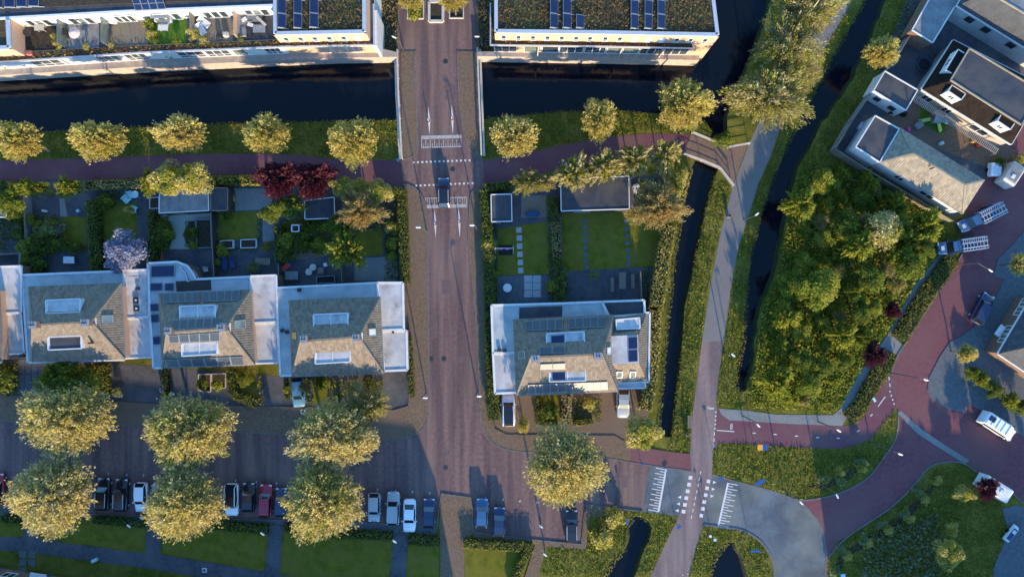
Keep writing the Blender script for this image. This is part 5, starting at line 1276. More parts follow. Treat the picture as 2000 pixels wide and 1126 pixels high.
scatter('grass', verges2, 0, 24, .26, [m_grassb, m_grassy, m_hedge, m_ygreen], 'rough grass of the traffic islands and pond banks', 'grass', 72)
scatter('grass', [[(1700, 1040), (1830, 1000), (1840, 1126), (1680, 1126)]], .15, 26, .42, [m_grassb, m_grassy, m_silver], 'long pale meadow grass in the lower right', 'grass', 78, tilt=.5)
scatter('undergrowth', [[(1555, 345), (1640, 318), (1700, 348), (1850, 430), (1838, 490), (1786, 552), (1744, 630), (1686, 712), (1640, 795), (1625, 805), (1470, 795), (1462, 765), (1474, 720), (1480, 660), (1490, 600), (1517, 540), (1538, 430)]], .25, 42, .40, [m_green1, m_hedge, m_green1, m_ygreen], 'low green scrub and undergrowth of the wood', 'undergrowth', 73)
def band(line, w):
    q = [Vector((x, y)) for x, y in line]; L_, R_ = [], []
    for i, p in enumerate(q):
        d = (q[min(i + 1, len(q) - 1)] - q[max(i - 1, 0)]).normalized(); n = Vector((-d.y, d.x)) * w
        L_.append(tuple(p + n)); R_.append(tuple(p - n))
    return L_ + R_[::-1]
scatter('reeds', [band([(1690, 0), (1632, 100), (1560, 235), (1512, 340), (1482, 430), (1460, 530), (1453, 660), (1438, 750)], 4), band([(1396, 345), (1360, 500), (1331, 700), (1313, 852)], 4), band([(1345, 335), (1318, 500), (1297, 700), (1285, 850)], 4), band([(1241, 1006), (1225, 1026), (1219, 1073), (1179, 1126)], 4), band([(1422, 1060), (1393, 1095), (1386, 1126)], 4), band([(0, 264), (250, 250), (450, 242), (778, 235)], 3), band([(942, 233), (1100, 219), (1200, 215), (1380, 240)], 3)],
        -.15, 26, .34, [m_reed, m_grassy, m_grassb], 'reeds and tall grass at the water edges', 'reeds', 74, tilt=1.2)
scatter('sedum_plants', [[(973, 0), (973, 59), (1395, 66), (1388, 0)]], ZT + .02, 20, .3, [m_seduml], None, None, 75, .9, apR).scale = (1, 1, 1)
scatter('sedum_plants', [[(542, 0), (542, 62), (708, 60), (708, 0)]], ZT + .02, 20, .3, [m_seduml], None, None, 76, .9, apL)
scatter('sedum_plants', [[(0, 106), (270, 89), (545, 79), (722, 80), (730, 87), (560, 91), (270, 102), (0, 120)]], ZM2 + .14, 20, .28, [m_seduml, m_brownl, m_purple], None, None, 77, .9, apL)
scatter('sedum_plants', [[(958, 10), (966, 10), (966, 80), (1350, 88), (1350, 94), (1180, 90), (959, 87)]], ZM2 + .07, 24, .25, [m_seduml, m_brownl, m_purple], None, None, 79, .9, apR)
# lawns
def lawn(pts, label, z=.02, mat=None):
    return tag(MB().poly(PP(pts, z)).build('lawn', mat or m_lawn), None, None, None, 'structure')
for pts in ([(117, 423), (168, 423), (170, 487), (119, 487)], [(192, 398), (268, 396), (268, 470), (230, 482), (192, 482)], [(428, 414), (502, 412), (502, 468), (428, 469)], [(556, 505), (545, 440), (640, 410), (640, 500)], [(695, 450), (748, 448), (748, 498), (690, 502)],
            [(972, 446), (1070, 432), (1075, 535), (972, 538)], [(1097, 413), (1305, 405), (1296, 470), (1285, 520), (1100, 530)], [(128, 712), (180, 712), (180, 765), (130, 765)], [(612, 740), (640, 740), (640, 790), (612, 790)], [(1045, 772), (1092, 772), (1092, 830), (1048, 828)], [(448, 720), (500, 722), (505, 792), (452, 780)],
            [(0, 1010), (45, 1012), (45, 1046), (0, 1046)], [(80, 1012), (284, 1026), (278, 1077), (80, 1050)], [(318, 1030), (523, 1036), (515, 1114), (318, 1080)], [(556, 1036), (766, 1052), (758, 1164), (546, 1124)], [(797, 1060), (858, 1062), (858, 1170), (792, 1180)], [(908, 1068), (1036, 1076), (1008, 1180), (910, 1180)]):
    lawn(pts, '')
sheet('gravel_path', [(311, 420), (412, 414), (415, 426), (372, 432), (362, 445), (358, 458), (362, 472), (372, 486), (330, 486), (338, 465), (338, 448), (330, 436), (316, 426)], .014, m_gravel)
sheet('bed_soil', [(1834, 935), (1828, 950), (1770, 1020), (1650, 1090), (1640, 1120), (1628, 1118), (1640, 1082), (1758, 1006)], .012, m_soil)
sheet('bed_soil', [(1690, 895), (1700, 900), (1660, 935), (1610, 955), (1570, 950), (1612, 942), (1655, 922)], .012, m_soil)
sheet('planting_bed', [(712, 0), (776, 0), (776, 98), (745, 98), (740, 20)], .02, m_soil); sheet('planting_bed', [(934, 0), (960, 0), (960, 98), (936, 98)], .02, m_soil)
scatter('ground_cover', [[(735, 0), (776, 0), (776, 98), (745, 98), (740, 20)], [(934, 0), (960, 0), (960, 98), (936, 98)]], .03, 26, .28, [m_brownl, m_twig, m_green2], 'brown ground cover between the apartment buildings and the bridge street', 'ground cover', 80)

# border planting of the back and front gardens: low growth nobody could count
def rc(x0, y0, x1, y1): return [(x0, y0), (x1, y0), (x1, y1), (x0, y1)]
scatter('border_planting', [rc(14, 395, 45, 470), rc(-20, 430, 14, 490), rc(60, 372, 110, 384), rc(112, 480, 170, 492), rc(200, 376, 250, 400), rc(268, 470, 284, 480), rc(430, 484, 500, 490), rc(512, 410, 540, 432), rc(690, 400, 750, 450), rc(60, 420, 112, 500), rc(188, 385, 194, 528), rc(194, 480, 225, 530), rc(300, 412, 330, 488), rc(362, 432, 382, 484), rc(418, 412, 428, 540), rc(504, 412, 512, 468), rc(548, 430, 572, 516), rc(576, 428, 650, 448), rc(580, 464, 602, 495), rc(608, 464, 632, 495), rc(642, 428, 694, 502), rc(752, 398, 780, 545), rc(962, 440, 972, 590), rc(1070, 430, 1080, 585), rc(1094, 520, 1110, 575), rc(1240, 350, 1300, 430), rc(1255, 520, 1268, 590),
        rc(130, 715, 185, 775), rc(0, 705, 36, 768), rc(590, 740, 612, 790), rc(642, 740, 700, 795), rc(735, 742, 748, 795), rc(1095, 775, 1118, 830), rc(1122, 775, 1175, 822), rc(505, 735, 515, 790)], .03, 30, .32, [m_hedge, m_green1, m_green2, m_ygreen], 'low border plants filling the villa garden beds', 'plants', 91)
# ================================================================== BRIDGES, RAILINGS, STREET FURNITURE
def railing(pts, label, h=1.0, mat=None, double=.35, z0=.05, group=None, posts=10, name='bridge_railing'):
    q = [Vector(P(x, y, 0)) for x, y in pts]; o = thing(name, (q[0].x, q[0].y, 0), label, 'railing', group)
    mat = mat or m_rail; t = MB()
    for i in range(len(q) - 1):
        a, b = q[i], q[i + 1]; t.bar((a.x, a.y, h), (b.x, b.y, h), .22, .08); 
    t.build('handrail', mat, o)
    t = MB()
    for i in range(len(q) - 1):
        a, b = q[i], q[i + 1]
        for zz in (.35, .68): t.bar((a.x, a.y, zz), (b.x, b.y, zz), .05, .05)
    t.build('lower_rail', mat, o)
    for i in range(len(q) - 1):
        a, b = q[i], q[i + 1]; n = max(1, int((b - a).length / 1.8))
        for k in range(n + (1 if i == len(q) - 2 else 0)):
            p = a + (b - a) * k / n; MB().box((p.x, p.y, z0 + (h - z0) / 2 - .03), (.09, .09, h - z0 - .04)).build('post', mat, o)
    if double:
        t = MB()
        for i in range(len(q) - 1):
            a, b = q[i], q[i + 1]; d = (b - a).normalized(); n = Vector((-d.y, d.x, 0)) * double
            t.bar((a.x + n.x, a.y + n.y, .16), (b.x + n.x, b.y + n.y, .16), .28, .2)
        t.build('edge_beam', mat, o)
    return o
railing([(778, 102), (780, 180), (787, 311)], 'pale railing along the left side of the road bridge', double=-.4)
railing([(933, 98), (936, 180), (941, 305)], 'pale railing along the right side of the road bridge', double=.35)
fb = thing('footbridge', P(1385, 300, 0), 'wooden footbridge with splayed ends joining path and cycle path over the ditch', 'bridge')
deck_n = [(1350, 261), (1419, 290), (1461, 282)]; deck_s = [(1333, 303), (1368, 315), (1403, 330), (1429, 364)]
def lerp_line(pts, t):
    seg = [math.hypot(pts[i + 1][0] - pts[i][0], pts[i + 1][1] - pts[i][1]) for i in range(len(pts) - 1)]; T = sum(seg) * t
    for i, s in enumerate(seg):
        if T <= s or i == len(seg) - 1:
            f = T / s; return (pts[i][0] + (pts[i + 1][0] - pts[i][0]) * f, pts[i][1] + (pts[i + 1][1] - pts[i][1]) * f)
        T -= s
db = MB(); nb = 64
for k in range(nb):
    a0, a1 = lerp_line(deck_n, k / nb + .0012), lerp_line(deck_n, (k + 1) / nb - .0012); b0, b1 = lerp_line(deck_s, k / nb + .0012), lerp_line(deck_s, (k + 1) / nb - .0012)
    z = .06 + rnd.uniform(0, .008)
    db.prism([P(*b0, z), P(*b1, z), P(*a1, z), P(*a0, z)], -.02)
o = db.build('deck_boards', m_deck, fb); o['kind'] = 'stuff'
MB().prism(PP(deck_n + deck_s[::-1], -.03), -.35).build('deck_beam', m_woodd, fb)
railing(deck_n, 'pale bent railing on the upper side of the wooden footbridge', double=0, z0=.0)
railing(deck_s, 'pale bent railing on the lower side of the wooden footbridge', double=0, z0=.0)

def lamp(hx, hy, z, label, arm=None, group='street lamps'):
    """lamp head at photo pixel (hx,hy), height z; arm = (dx,dy) metres from pole to head"""
    hd = P(hx, hy, z); arm = arm or (.01, 0); bx, by = hd[0] - arm[0], hd[1] - arm[1]
    o = thing('street_lamp', (bx, by, 0), label, 'street lamp', group)
    MB().tube([(bx, by, 0), (bx, by, z * .5), (bx, by, z)], [.09, .075, .05], 8).build('pole', m_steel, o)
    MB().tube([(bx, by, z - .05), (bx + arm[0], by + arm[1], z + .05)], [.045, .04], 6).build('arm', m_steel, o)
    l = math.hypot(*arm); dx, dy = (arm[0] / l, arm[1] / l) if l > .1 else (.8, -.6)
    h = MB(); rg_ = [(-.32, .07), (-.22, .11), (0, .13), (.22, .11), (.32, .05)]
    vs_ = []; fs = []
    for s, w in rg_:
        for yy, zz in ((-w, .02), (0, .12), (w, .02), (0, -.05)): vs_.append((hd[0] + dx * s - dy * yy, hd[1] + dy * s + dx * yy, z + .06 + zz))
    for i in range(len(rg_) - 1):
        for k in range(4): fs.append((i * 4 + k, i * 4 + (k + 1) % 4, (i + 1) * 4 + (k + 1) % 4, (i + 1) * 4 + k))
    fs += [(3, 2, 1, 0), (16, 17, 18, 19)]
    h.add(vs_, fs).build('lamp_head', m_lampw, o)
    return o
for (x, y, z, w, arm) in ((770, 73, 4, 'lamp at the left end of the road bridge', (-.6, .3)), (932, 72, 4, 'lamp at the right end of the road bridge', (-.5, 0)), (817, 444, 5, 'lamp on the left footway beside the corner garden', (-.5, 0)), (922, 440, 5, 'lamp on the right footway beside the corner garden', (-.4, 0)),
    (831, 776, 5, 'lamp on the left footway beside the third villa', (.5, 0)), (936, 773, 5, 'lamp on the right footway beside the wide villa', (.5, 0)), (513, 1041, 4.5, 'lamp on the lawn behind the red car', None), (771, 1056, 4.5, 'lamp on the lawn path behind the white sedan', None), (252, 1026, 4.5, 'lamp on the lawn left of the middle path stub', None), (1065, 1082, 4.5, 'lamp on the gravel path at the bottom', None), (277, 1011, 3, 'low lamp behind the left white car', None),
    (1481, 830, 5, 'lamp beside the red cycle path, left of two', (.5, -.5)), (1638, 840, 5, 'lamp beside the red cycle path, right of two', (.5, -.3)), (1808, 741, 7.5, 'tall lamp over the right hand junction', (.8, -.2)), (1758, 886, 6, 'lamp at the tip of the grassy island', (.8, -.3)), (1565, 981, 5, 'lamp on the asphalt bend kerb', (.5, -.5)), (1635, 968, 5, 'lamp on the lower island edge', (.2, -.4)), (1934, 528, 5, 'lamp with long bent arm over the right road', (1.6, -1.0)),
    (1582, 156, 4.5, 'lamp head showing beside the huge twiggy tree', None), (1478, 418, 4, 'lamp between path and right ditch', (.4, .3)), (1432, 693, 4, 'lamp beside the lower end of the right ditch', None), (1057, 1027, 3, 'low lamp head over the empty parking bays', None)):
    lamp(x, y, z, w, arm)
for (x, y, w) in ((837, 236, 'upper left'), (883, 233, 'upper right'), (850, 437, 'lower left'), (897, 433, 'lower right')):
    p = P(x, y, 0); o = thing('traffic_post', p, 'slim traffic post on the %s white diamond of the road' % w, 'bollard', 'posts on the lane diamonds')
    MB().tube([(p[0], p[1], 0), (p[0], p[1], 1.0)], .06, 8).build('post', m_white, o); MB().tube([(p[0], p[1], .55), (p[0], p[1], .75)], .065, 8).build('red_band', m_red, o)
    MB().lathe((p[0], p[1], .02), [(.2, 0), (.18, .05), (.07, .08)], 10).build('foot', m_dark, o)
def sign(x, y, label, cols, w=.7, h=.5, rz=0.0, z=2.3, flat_=False):
    p = P(x, y, z); o = thing('road_sign', (p[0], p[1], 0), label, 'sign', 'road signs')
    MB().tube([(p[0], p[1], 0), (p[0], p[1], z + .1)], .04, 6).build('post', m_steel, o)
    for i, c in enumerate(cols):
        q = (p[0] + math.cos(rz) * (i * (w + .02)), p[1] + math.sin(rz) * (i * (w + .02)), z)
        b = MB()
        if flat_: b.box((q[0], q[1], z + .1), (w, h, .08), rz)
        else: b.box((q[0], q[1], z - h / 2), (w, .06, h), rz)
        b.build('sign_board', c, o)
sign(1484, 873, 'orange and blue information boards on the grassy island', [m_orange, m_blue], .7, .75, 0, 2.4, True)
sign(1484, 941, 'blue direction board at the asphalt bend', [m_blue], 1.4, .5, .5, 2.4, True); sign(1475, 1075, 'blue direction board on the pond island', [m_blue], 1.3, .3, 0, 2.2, True)
sign(1409, 933, 'small blue sign at the crossing island corner', [m_blue], .5, .35, -.7, 2.2, True); sign(1326, 1028, 'small blue sign beside the cycle path below the crossing', [m_blue], .6, .4, .8, 2.0, True); sign(1256, 905, 'small blue sign at the red paved corner', [m_blue], .5, .3, .9, 2.2, True)
sign(1387, 1046, 'pale sign on the lower pond island, left', [m_cloth], .35, .3, .2, 2.0, True); sign(1396, 1053, 'pale sign on the lower pond island, right', [m_teal], .35, .35, .2, 1.8, True); sign(1707, 780, 'small blue sign on the hedge corner', [m_teal], .6, .3, -1.0, 2.0, True); sign(1646, 1123, 'teal box sign at the bottom of the long bed', [m_teal], .6, .5, .1, 1.2, True); sign(777, 312, 'blue sign at the path mouth left of the road', [m_blue], .4, .3, .4, 2.0, True); sign(1225, 1018, 'blue board by the pond head', [m_blue], .3, .8, .1, 1.6, True)
# bench beside the cycle path
p = P(1346, 822, 0); bench = thing('park_bench', p, 'weathered bench beside the cycle path opposite the red junction', 'bench')
for k in range(3): MB().box((p[0] - .18 + .18 * k, p[1], .45), (.13, 1.8, .04)).build('seat_slat', m_wood, bench)
for k in range(2): MB().box((p[0] - .38, p[1], .65 + .2 * k), (.04, 1.8, .12)).build('back_slat', m_wood, bench)
for s in (-.7, .7): MB().box((p[0] - .1, p[1] + s, .22), (.5, .06, .42)).build('leg', m_dark, bench)
for (x, y, w) in ((1340, 846, 'litter bin below the bench'), (1421, 423, 'post box like bin on the ditch bank')):
    p = P(x, y, 0); o = thing('litter_bin', p, w, 'bin', 'bins'); MB().lathe((p[0], p[1], 0), [(.2, 0), (.24, .3), (.26, .85), (.2, .95)], 12).build('bin_body', m_wood, o); MB().disc((p[0], p[1], .96), .17, 12).build('opening', m_black, o)
for (x, y, w) in ((400, 1112, 'white utility box lid on the lower path'), (592, 803, 'white utility box lid at the street tree')):
    p = P(x, y, .05); o = thing('utility_cover', p, w, 'cover'); MB().box((p[0], p[1], .12), (.6, .6, .14)).build('frame', m_cloth, o); MB().box((p[0], p[1], .2), (.32, .32, .03)).build('lid', m_dark, o)

# ================================================================== VEHICLES
def paint(name, c, rough=.25): return M('car_paint_' + name, c, None, rough=rough, spec=.5, coat=.6)
pc = {'black': paint('black', (.012, .013, .018)), 'navy': paint('navy', (.012, .025, .07)), 'blue': paint('blue', (.03, .09, .20)), 'white': paint('white', (.72, .73, .74)), 'silver': paint('silver', (.30, .33, .35)), 'red': paint('red', (.28, .012, .03)), 'lblue': paint('light_blue', (.08, .19, .27)), 'grey': paint('grey', (.16, .18, .20))}
m_cglass = M('car_glass', (.010, .014, .02), None, rough=.05, spec=.7)
m_tail = M('tail_lamp', (.35, .02, .02), None, rough=.2); m_head = M('head_lamp', (.6, .62, .65), None, rough=.1, spec=.8)
def car(px, py, ang, kind, col, label, roofc=None, rails=False, group='parked cars', name='parked_car', L=None):
    """ang: heading in degrees in the photo (90 = towards the top)"""
    spec = {'hatch': (4.05, 1.74, 1.48, .27, .40, .88, .99), 'wagon': (4.6, 1.8, 1.48, .28, .40, .90, .985), 'sedan': (4.6, 1.8, 1.43, .29, .41, .72, .85), 'suv': (4.5, 1.86, 1.62, .26, .36, .90, .985), 'mpv': (4.6, 1.85, 1.7, .20, .34, .92, .985)}[kind]
    L0, W, Ht, cowl, roof0, roof1, rear = spec; L_ = L or L0
    p = P(px, py, .7); o = thing(name, (p[0], p[1], 0), label, 'car', group)
    def X(t): return L_ / 2 - t * L_
    hood = .92 if kind not in ('suv', 'mpv') else 1.02
    tail = {'sedan': 1.0}.get(kind, 1.02)
    st = [(0, .70, .50, .62), (.03, .86, .30, hood - .22), (.10, .96, .22, hood - .08), (cowl, 1.0, .20, hood + .02), (.5, 1.0, .20, hood + .04), (roof1, .99, .20, tail), (.95, .93, .25, tail - .05), (1.0, .80, .45, tail - .25)]
    b = MB(); vs_ = []; fs = []
    for t, wf, zb, zt in st:
        hw = W / 2 * wf
        for y, z in ((-hw * .92, zb), (-hw, zb + (zt - zb) * .45), (-hw * .97, zt - .08), (-hw * .80, zt), (hw * .80, zt), (hw * .97, zt - .08), (hw, zb + (zt - zb) * .45), (hw * .92, zb)): vs_.append((X(t), y, z))
    for i in range(len(st) - 1):
        for k in range(8): fs.append((i * 8 + k, i * 8 + (k + 1) % 8, (i + 1) * 8 + (k + 1) % 8, (i + 1) * 8 + k))
    fs.append(tuple(range(8))[::-1]); fs.append(tuple((len(st) - 1) * 8 + k for k in range(8)))
    def loc(mb, nm, mt, par=None, sm=False):
        mb.v = [(v[0] + p[0], v[1] + p[1], v[2]) for v in mb.v]; return mb.build(nm, mt, par or o, sm)
    body = loc(b.add(vs_, fs), 'body', pc[col], sm=True)
    # cabin
    zb = hood + .01; wb, wr = W * .46, W * .385
    base = [(X(cowl), zb), (X(rear), tail - .02)]; rf = [(X(roof0), Ht - .03), (X((roof0 + roof1) / 2), Ht), (X(roof1), Ht - .05)]
    Bf = [(base[0][0], -wb * .86, zb), (base[0][0], wb * .86, zb), (X(.5), wb, zb + .02), (X(.5), -wb, zb + .02), (base[1][0], wb * .9, base[1][1]), (base[1][0], -wb * .9, base[1][1])]
    Rf = [(rf[0][0], -wr * .92, rf[0][1]), (rf[0][0], wr * .92, rf[0][1]), (rf[1][0], wr, rf[1][1]), (rf[1][0], -wr, rf[1][1]), (rf[2][0], wr * .94, rf[2][1]), (rf[2][0], -wr * .94, rf[2][1])]
    loc(MB().add([Bf[0], Bf[1], Rf[1], Rf[0]], [(0, 1, 2, 3)]), 'windscreen', m_cglass)
    loc(MB().add([Bf[4], Bf[5], Rf[5], Rf[4]], [(0, 1, 2, 3)]), 'rear_window', m_cglass)
    loc(MB().add([Bf[1], Bf[2], Bf[4], Rf[4], Rf[2], Rf[1]], [(0, 1, 4, 5), (1, 2, 3, 4)]), 'side_window', m_cglass)
    loc(MB().add([Bf[0], Bf[3], Bf[5], Rf[5], Rf[3], Rf[0]], [(1, 0, 5, 4), (2, 1, 4, 3)]), 'side_window', m_cglass)
    rm = roofc or pc[col]
    r_ = loc(MB().add(Rf, [(0, 1, 2, 3), (3, 2, 4, 5)]), 'roof', rm)
    t = MB()
    for a_ in (0, 1, 4, 5): loc(MB().bar(Bf[a_], Rf[a_], .09, .06), 'pillar', pc[col])
    if roofc:
        t = MB()
        for s in (-1, 1): t.bar((rf[0][0], s * wr * .95, rf[0][1] + .02), (rf[1][0], s * wr * 1.0, rf[1][1] + .02), .1, .06); t.bar((rf[1][0], s * wr * 1.0, rf[1][1] + .02), (rf[2][0], s * wr * .95, rf[2][1] + .02), .1, .06)
        loc(t, 'roof_edge', pc[col])
    if rails:
        t = MB()
        for s in (-1, 1): t.bar((rf[0][0] - .2, s * wr * .97, Ht + .06), (rf[2][0] + .2, s * wr * .97, Ht + .04), .07, .06)
        loc(t, 'roof_rail', m_alu)
    for s in (-1, 1):
        for xx in (X(.17), X(.82)):
            w_ = loc(MB().add(*cyl_y(xx, s * (W / 2 - .1), .32, .32, .2)), 'wheel', m_black); loc(MB().add(*cyl_y(xx, s * (W / 2 - .08), .32, .2, .2)), 'rim', m_alu, w_)
        loc(MB().box((X(.045), s * W * .33, hood - .24), (.22, .34, .14)), 'headlight', m_head)
        loc(MB().box((X(.985), s * W * .36, tail - .3), (.10, .24, .22)), 'tail_light', m_tail)
        loc(MB().box((X(cowl + .06), s * (W / 2 + .09), hood + .08), (.14, .2, .13)), 'mirror', pc[col])
    o.rotation_euler = (0, 0, math.radians(ang))
    return o
def cyl_y(x, y, z, r, w, n=12):
    vs_ = [(x + r * math.cos(2 * math.pi * k / n), y + s * w / 2, z + r * math.sin(2 * math.pi * k / n)) for s in (-1, 1) for k in range(n)]
    fs = [(k, (k + 1) % n, n + (k + 1) % n, n + k) for k in range(n)] + [tuple(range(n))[::-1], tuple(range(n, 2 * n))]
    return vs_, fs
m_panor = M('glass_roof', (.012, .016, .024), None, rough=.08, spec=.6)
N_, S_ = 90, -90
car(867, 376, 91, 'hatch', 'navy', 'dark blue car with pale roof rails driving up over the speed hump', roofc=m_panor, name='moving_car', group=None, L=4.2, rails=True)
for a in ((-4, 952, N_, 'hatch', 'red', 'red car cut by the left edge in the parking row'), (128, 962, S_, 'hatch', 'white', 'white car mostly hidden under the left street tree'), (202, 964, N_ - 2, 'wagon', 'black', 'black estate car with roof rails, left one of the dark pair', None, True), (237, 966, N_ - 2, 'wagon', 'black', 'black estate car with roof rails, right one of the dark pair', None, True), (276, 970, S_, 'hatch', 'white', 'white hatchback half under the second street tree'),
          (309, 972, N_, 'hatch', 'silver', 'silver car hidden under the second street tree'), (453, 975, S_, 'suv', 'white', 'white car with black glass roof in the parking row', m_panor), (486, 970, N_, 'hatch', 'black', 'black hatchback left of the red estate'), (519, 977, N_ - 2, 'wagon', 'red', 'dark red estate car in the parking row'), (550, 980, N_, 'hatch', 'navy', 'navy car half under the third street tree'), (612, 985, N_, 'hatch', 'silver', 'silver car hidden under the third street tree'),
          (731, 990, S_ - 1, 'hatch', 'silver', 'silver hatchback, leftmost of the four parked by the corner'), (768, 992, N_ - 1, 'wagon', 'silver', 'silver estate with roof rails, second of the four by the corner', None, True), (800, 1006, S_ - 1, 'sedan', 'white', 'white saloon parked near the corner'), (838, 1001, N_ - 1, 'hatch', 'navy', 'dark blue car, rightmost of the four parked by the corner'),
          (941, 1001, N_ - 2, 'hatch', 'blue', 'blue hatchback right of the footway, left of two'), (975, 1018, N_ - 2, 'hatch', 'navy', 'dark car with sunlit tail, right of two'), (1116, 1027, N_, 'wagon', 'black', 'long black estate with roof rails alone in the right bay', None, True),
          (583, 766, S_ + 3, 'hatch', 'lblue', 'light blue car on the drive of the third villa'), (993, 800, N_ + 1, 'suv', 'white', 'white car with dark glass roof on the wide villa drive', m_panor), (1217, 783, S_, 'sedan', 'silver', 'silver car half under the side wing of the wide villa'), (1918, 602, 62, 'suv', 'navy', 'dark blue car parked at the right hand kerb')):
    car(*a[:6], roofc=a[6] if len(a) > 6 else None, rails=a[7] if len(a) > 7 else False)
def van(px, py, ang, label):
    p = P(px, py, 1.2); o = thing('camper_van', (p[0], p[1], 0), label, 'van')
    def loc(mb, nm, mt): mb.v = [(v[0] + p[0], v[1] + p[1], v[2]) for v in mb.v]; return mb.build(nm, mt, o)
    L_, W, Ht = 5.2, 1.95, 2.1
    st = [(2.6, .8, .5, .8), (2.45, .92, .3, 1.0), (1.95, .96, .25, 1.12), (1.35, .93, .25, Ht - .12), (.9, .95, .25, Ht), (-2.3, .95, .25, Ht), (-2.55, .92, .35, Ht - .15), (-2.6, .88, .5, 1.2)]
    vs_ = []; fs = []
    for x, wf, zb, zt in st:
        hw = W / 2 * wf
        for y, z in ((-hw, zb), (-hw, zt * .55), (-hw * .94, zt - .1), (-hw * .8, zt), (hw * .8, zt), (hw * .94, zt - .1), (hw, zt * .55), (hw, zb)): vs_.append((x, y, z))
    for i in range(len(st) - 1):
        for k in range(8): fs.append((i * 8 + k, i * 8 + (k + 1) % 8, (i + 1) * 8 + (k + 1) % 8, (i + 1) * 8 + k))
    fs.append(tuple(range(8))[::-1]); fs.append(tuple(7 * 8 + k for k in range(8)))
    loc(MB().add(vs_, fs), 'body', pc['white'])
    loc(MB().add([(1.98, -.72, 1.16), (1.98, .72, 1.16), (1.40, .66, Ht - .13), (1.40, -.66, Ht - .13)], [(0, 1, 2, 3)]), 'windscreen', m_cglass)
    for s in (-1, 1):
        loc(MB().quad((1.4, s * .94, 1.2), (-2.2, s * .95, 1.2), (-2.2, s * .92, 1.8), (1.2, s * .92, 1.8)), 'side_window', m_cglass); loc(MB().box((1.75, s * 1.08, 1.25), (.14, .24, .25)), 'mirror', m_dark)
        for x in (1.7, -1.7): loc(MB().add(*cyl_y(x, s * .86, .33, .33, .22)), 'wheel', m_black)
        loc(MB().box((2.52, s * .62, .85), (.12, .34, .2)), 'headlight', m_head)
    for k in range(4): loc(MB().box((.75 - .8 * k, 0, Ht + .03), (.05, 1.5, .05)), 'roof_bar', m_alu)
    for k in range(2): loc(MB().box((-2.05 + .5 * k - .1, .15, Ht + .05), (.42, .75, .05)), 'solar_panel', m_panel)
    o.rotation_euler = (0, 0, math.radians(ang)); return o
van(1951, 832, -33, 'white camper van with roof bars and small solar panels at the right')
def ladder_truck(px, py, ang, label):
    p = P(px, py, 1.0); o = thing('pickup_truck', (p[0], p[1], 0), label, 'truck', 'ladder trucks')
    def loc(mb, nm, mt): mb.v = [(v[0] + p[0], v[1] + p[1], v[2]) for v in mb.v]; return mb.build(nm, mt, o)
    loc(MB().box((0, 0, .6), (5.4, 1.75, .5)), 'chassis', pc['navy'])
    st = [(2.9, .78, .5, .8), (2.75, .9, .4, 1.0), (1.9, .96, .4, 1.12), (1.85, .96, .4, 1.12)]
    vs_ = []; fs = []
    for x, wf, zb, zt in st:
        hw = .92 * wf
        for y, z in ((-hw, zb), (-hw, zt - .1), (-hw * .82, zt), (hw * .82, zt), (hw, zt - .1), (hw, zb)): vs_.append((x, y, z))
    for i in range(3):
        for k in range(6): fs.append((i * 6 + k, i * 6 + (k + 1) % 6, (i + 1) * 6 + (k + 1) % 6, (i + 1) * 6 + k))
    fs.append((5, 4, 3, 2, 1, 0)); loc(MB().add(vs_, fs), 'bonnet', pc['blue'])
    loc(MB().add([(1.87, -.8, 1.12), (1.87, .8, 1.12), (1.3, .68, 1.78), (1.3, -.68, 1.78)], [(0, 1, 2, 3)]), 'windscreen', m_cglass)
    loc(MB().prism([(1.3, -.68, 1.8), (1.3, .68, 1.8), (.2, .7, 1.8), (.2, -.7, 1.8)], .8), 'cab', pc['blue'])
    loc(MB().box((2.4, 0, 1.13), (.45, .6, .04)), 'bonnet_scoop', m_alu)
    for s in (-1, 1):
        loc(MB().box((-1.3, s * .85, 1.0), (2.8, .06, .4)), 'bed_side', pc['navy']); loc(MB().box((1.65, s * 1.02, 1.2), (.14, .22, .2)), 'mirror', m_dark)
        for x in (1.9, -1.7): loc(MB().add(*cyl_y(x, s * .82, .36, .36, .24)), 'wheel', m_black)
        loc(MB().box((2.82, s * .6, .85), (.1, .3, .18)), 'headlight', m_head)
    t = MB()
    for x in (.1, -2.6):
        for s in (-.85, .85): t.bar((x, s, .8), (x, s, 2.05), .07, .07)
        t.bar((x, -.88, 2.05), (x, .88, 2.05), .08, .08)
    for s in (-.85, .85): t.bar((.3, s, 2.08), (-2.9, s, 2.08), .08, .08)
    loc(t, 'rack', m_alu)
    for y0, y1, n in ((-.75, -.28, 12), (-.15, .42, 8), (.5, .82, 9)):
        t = MB()
        for y in (y0, y1): t.bar((.35, y, 2.18), (-3.2, y, 2.18), .07, .08)
        for k in range(n): x = .15 - 3.2 * k / (n - 1); t.bar((x, y0, 2.18), (x, y1, 2.18), .05, .05)
        loc(t, 'ladder', m_alu)
    o.rotation_euler = (0, 0, math.radians(ang)); return o
ladder_truck(1912, 426, 207, 'blue pickup with a rack of ladders parked beside the bungalow'); ladder_truck(1874, 480, 188, 'blue pickup with a rack of ladders at the end of the long hedge')
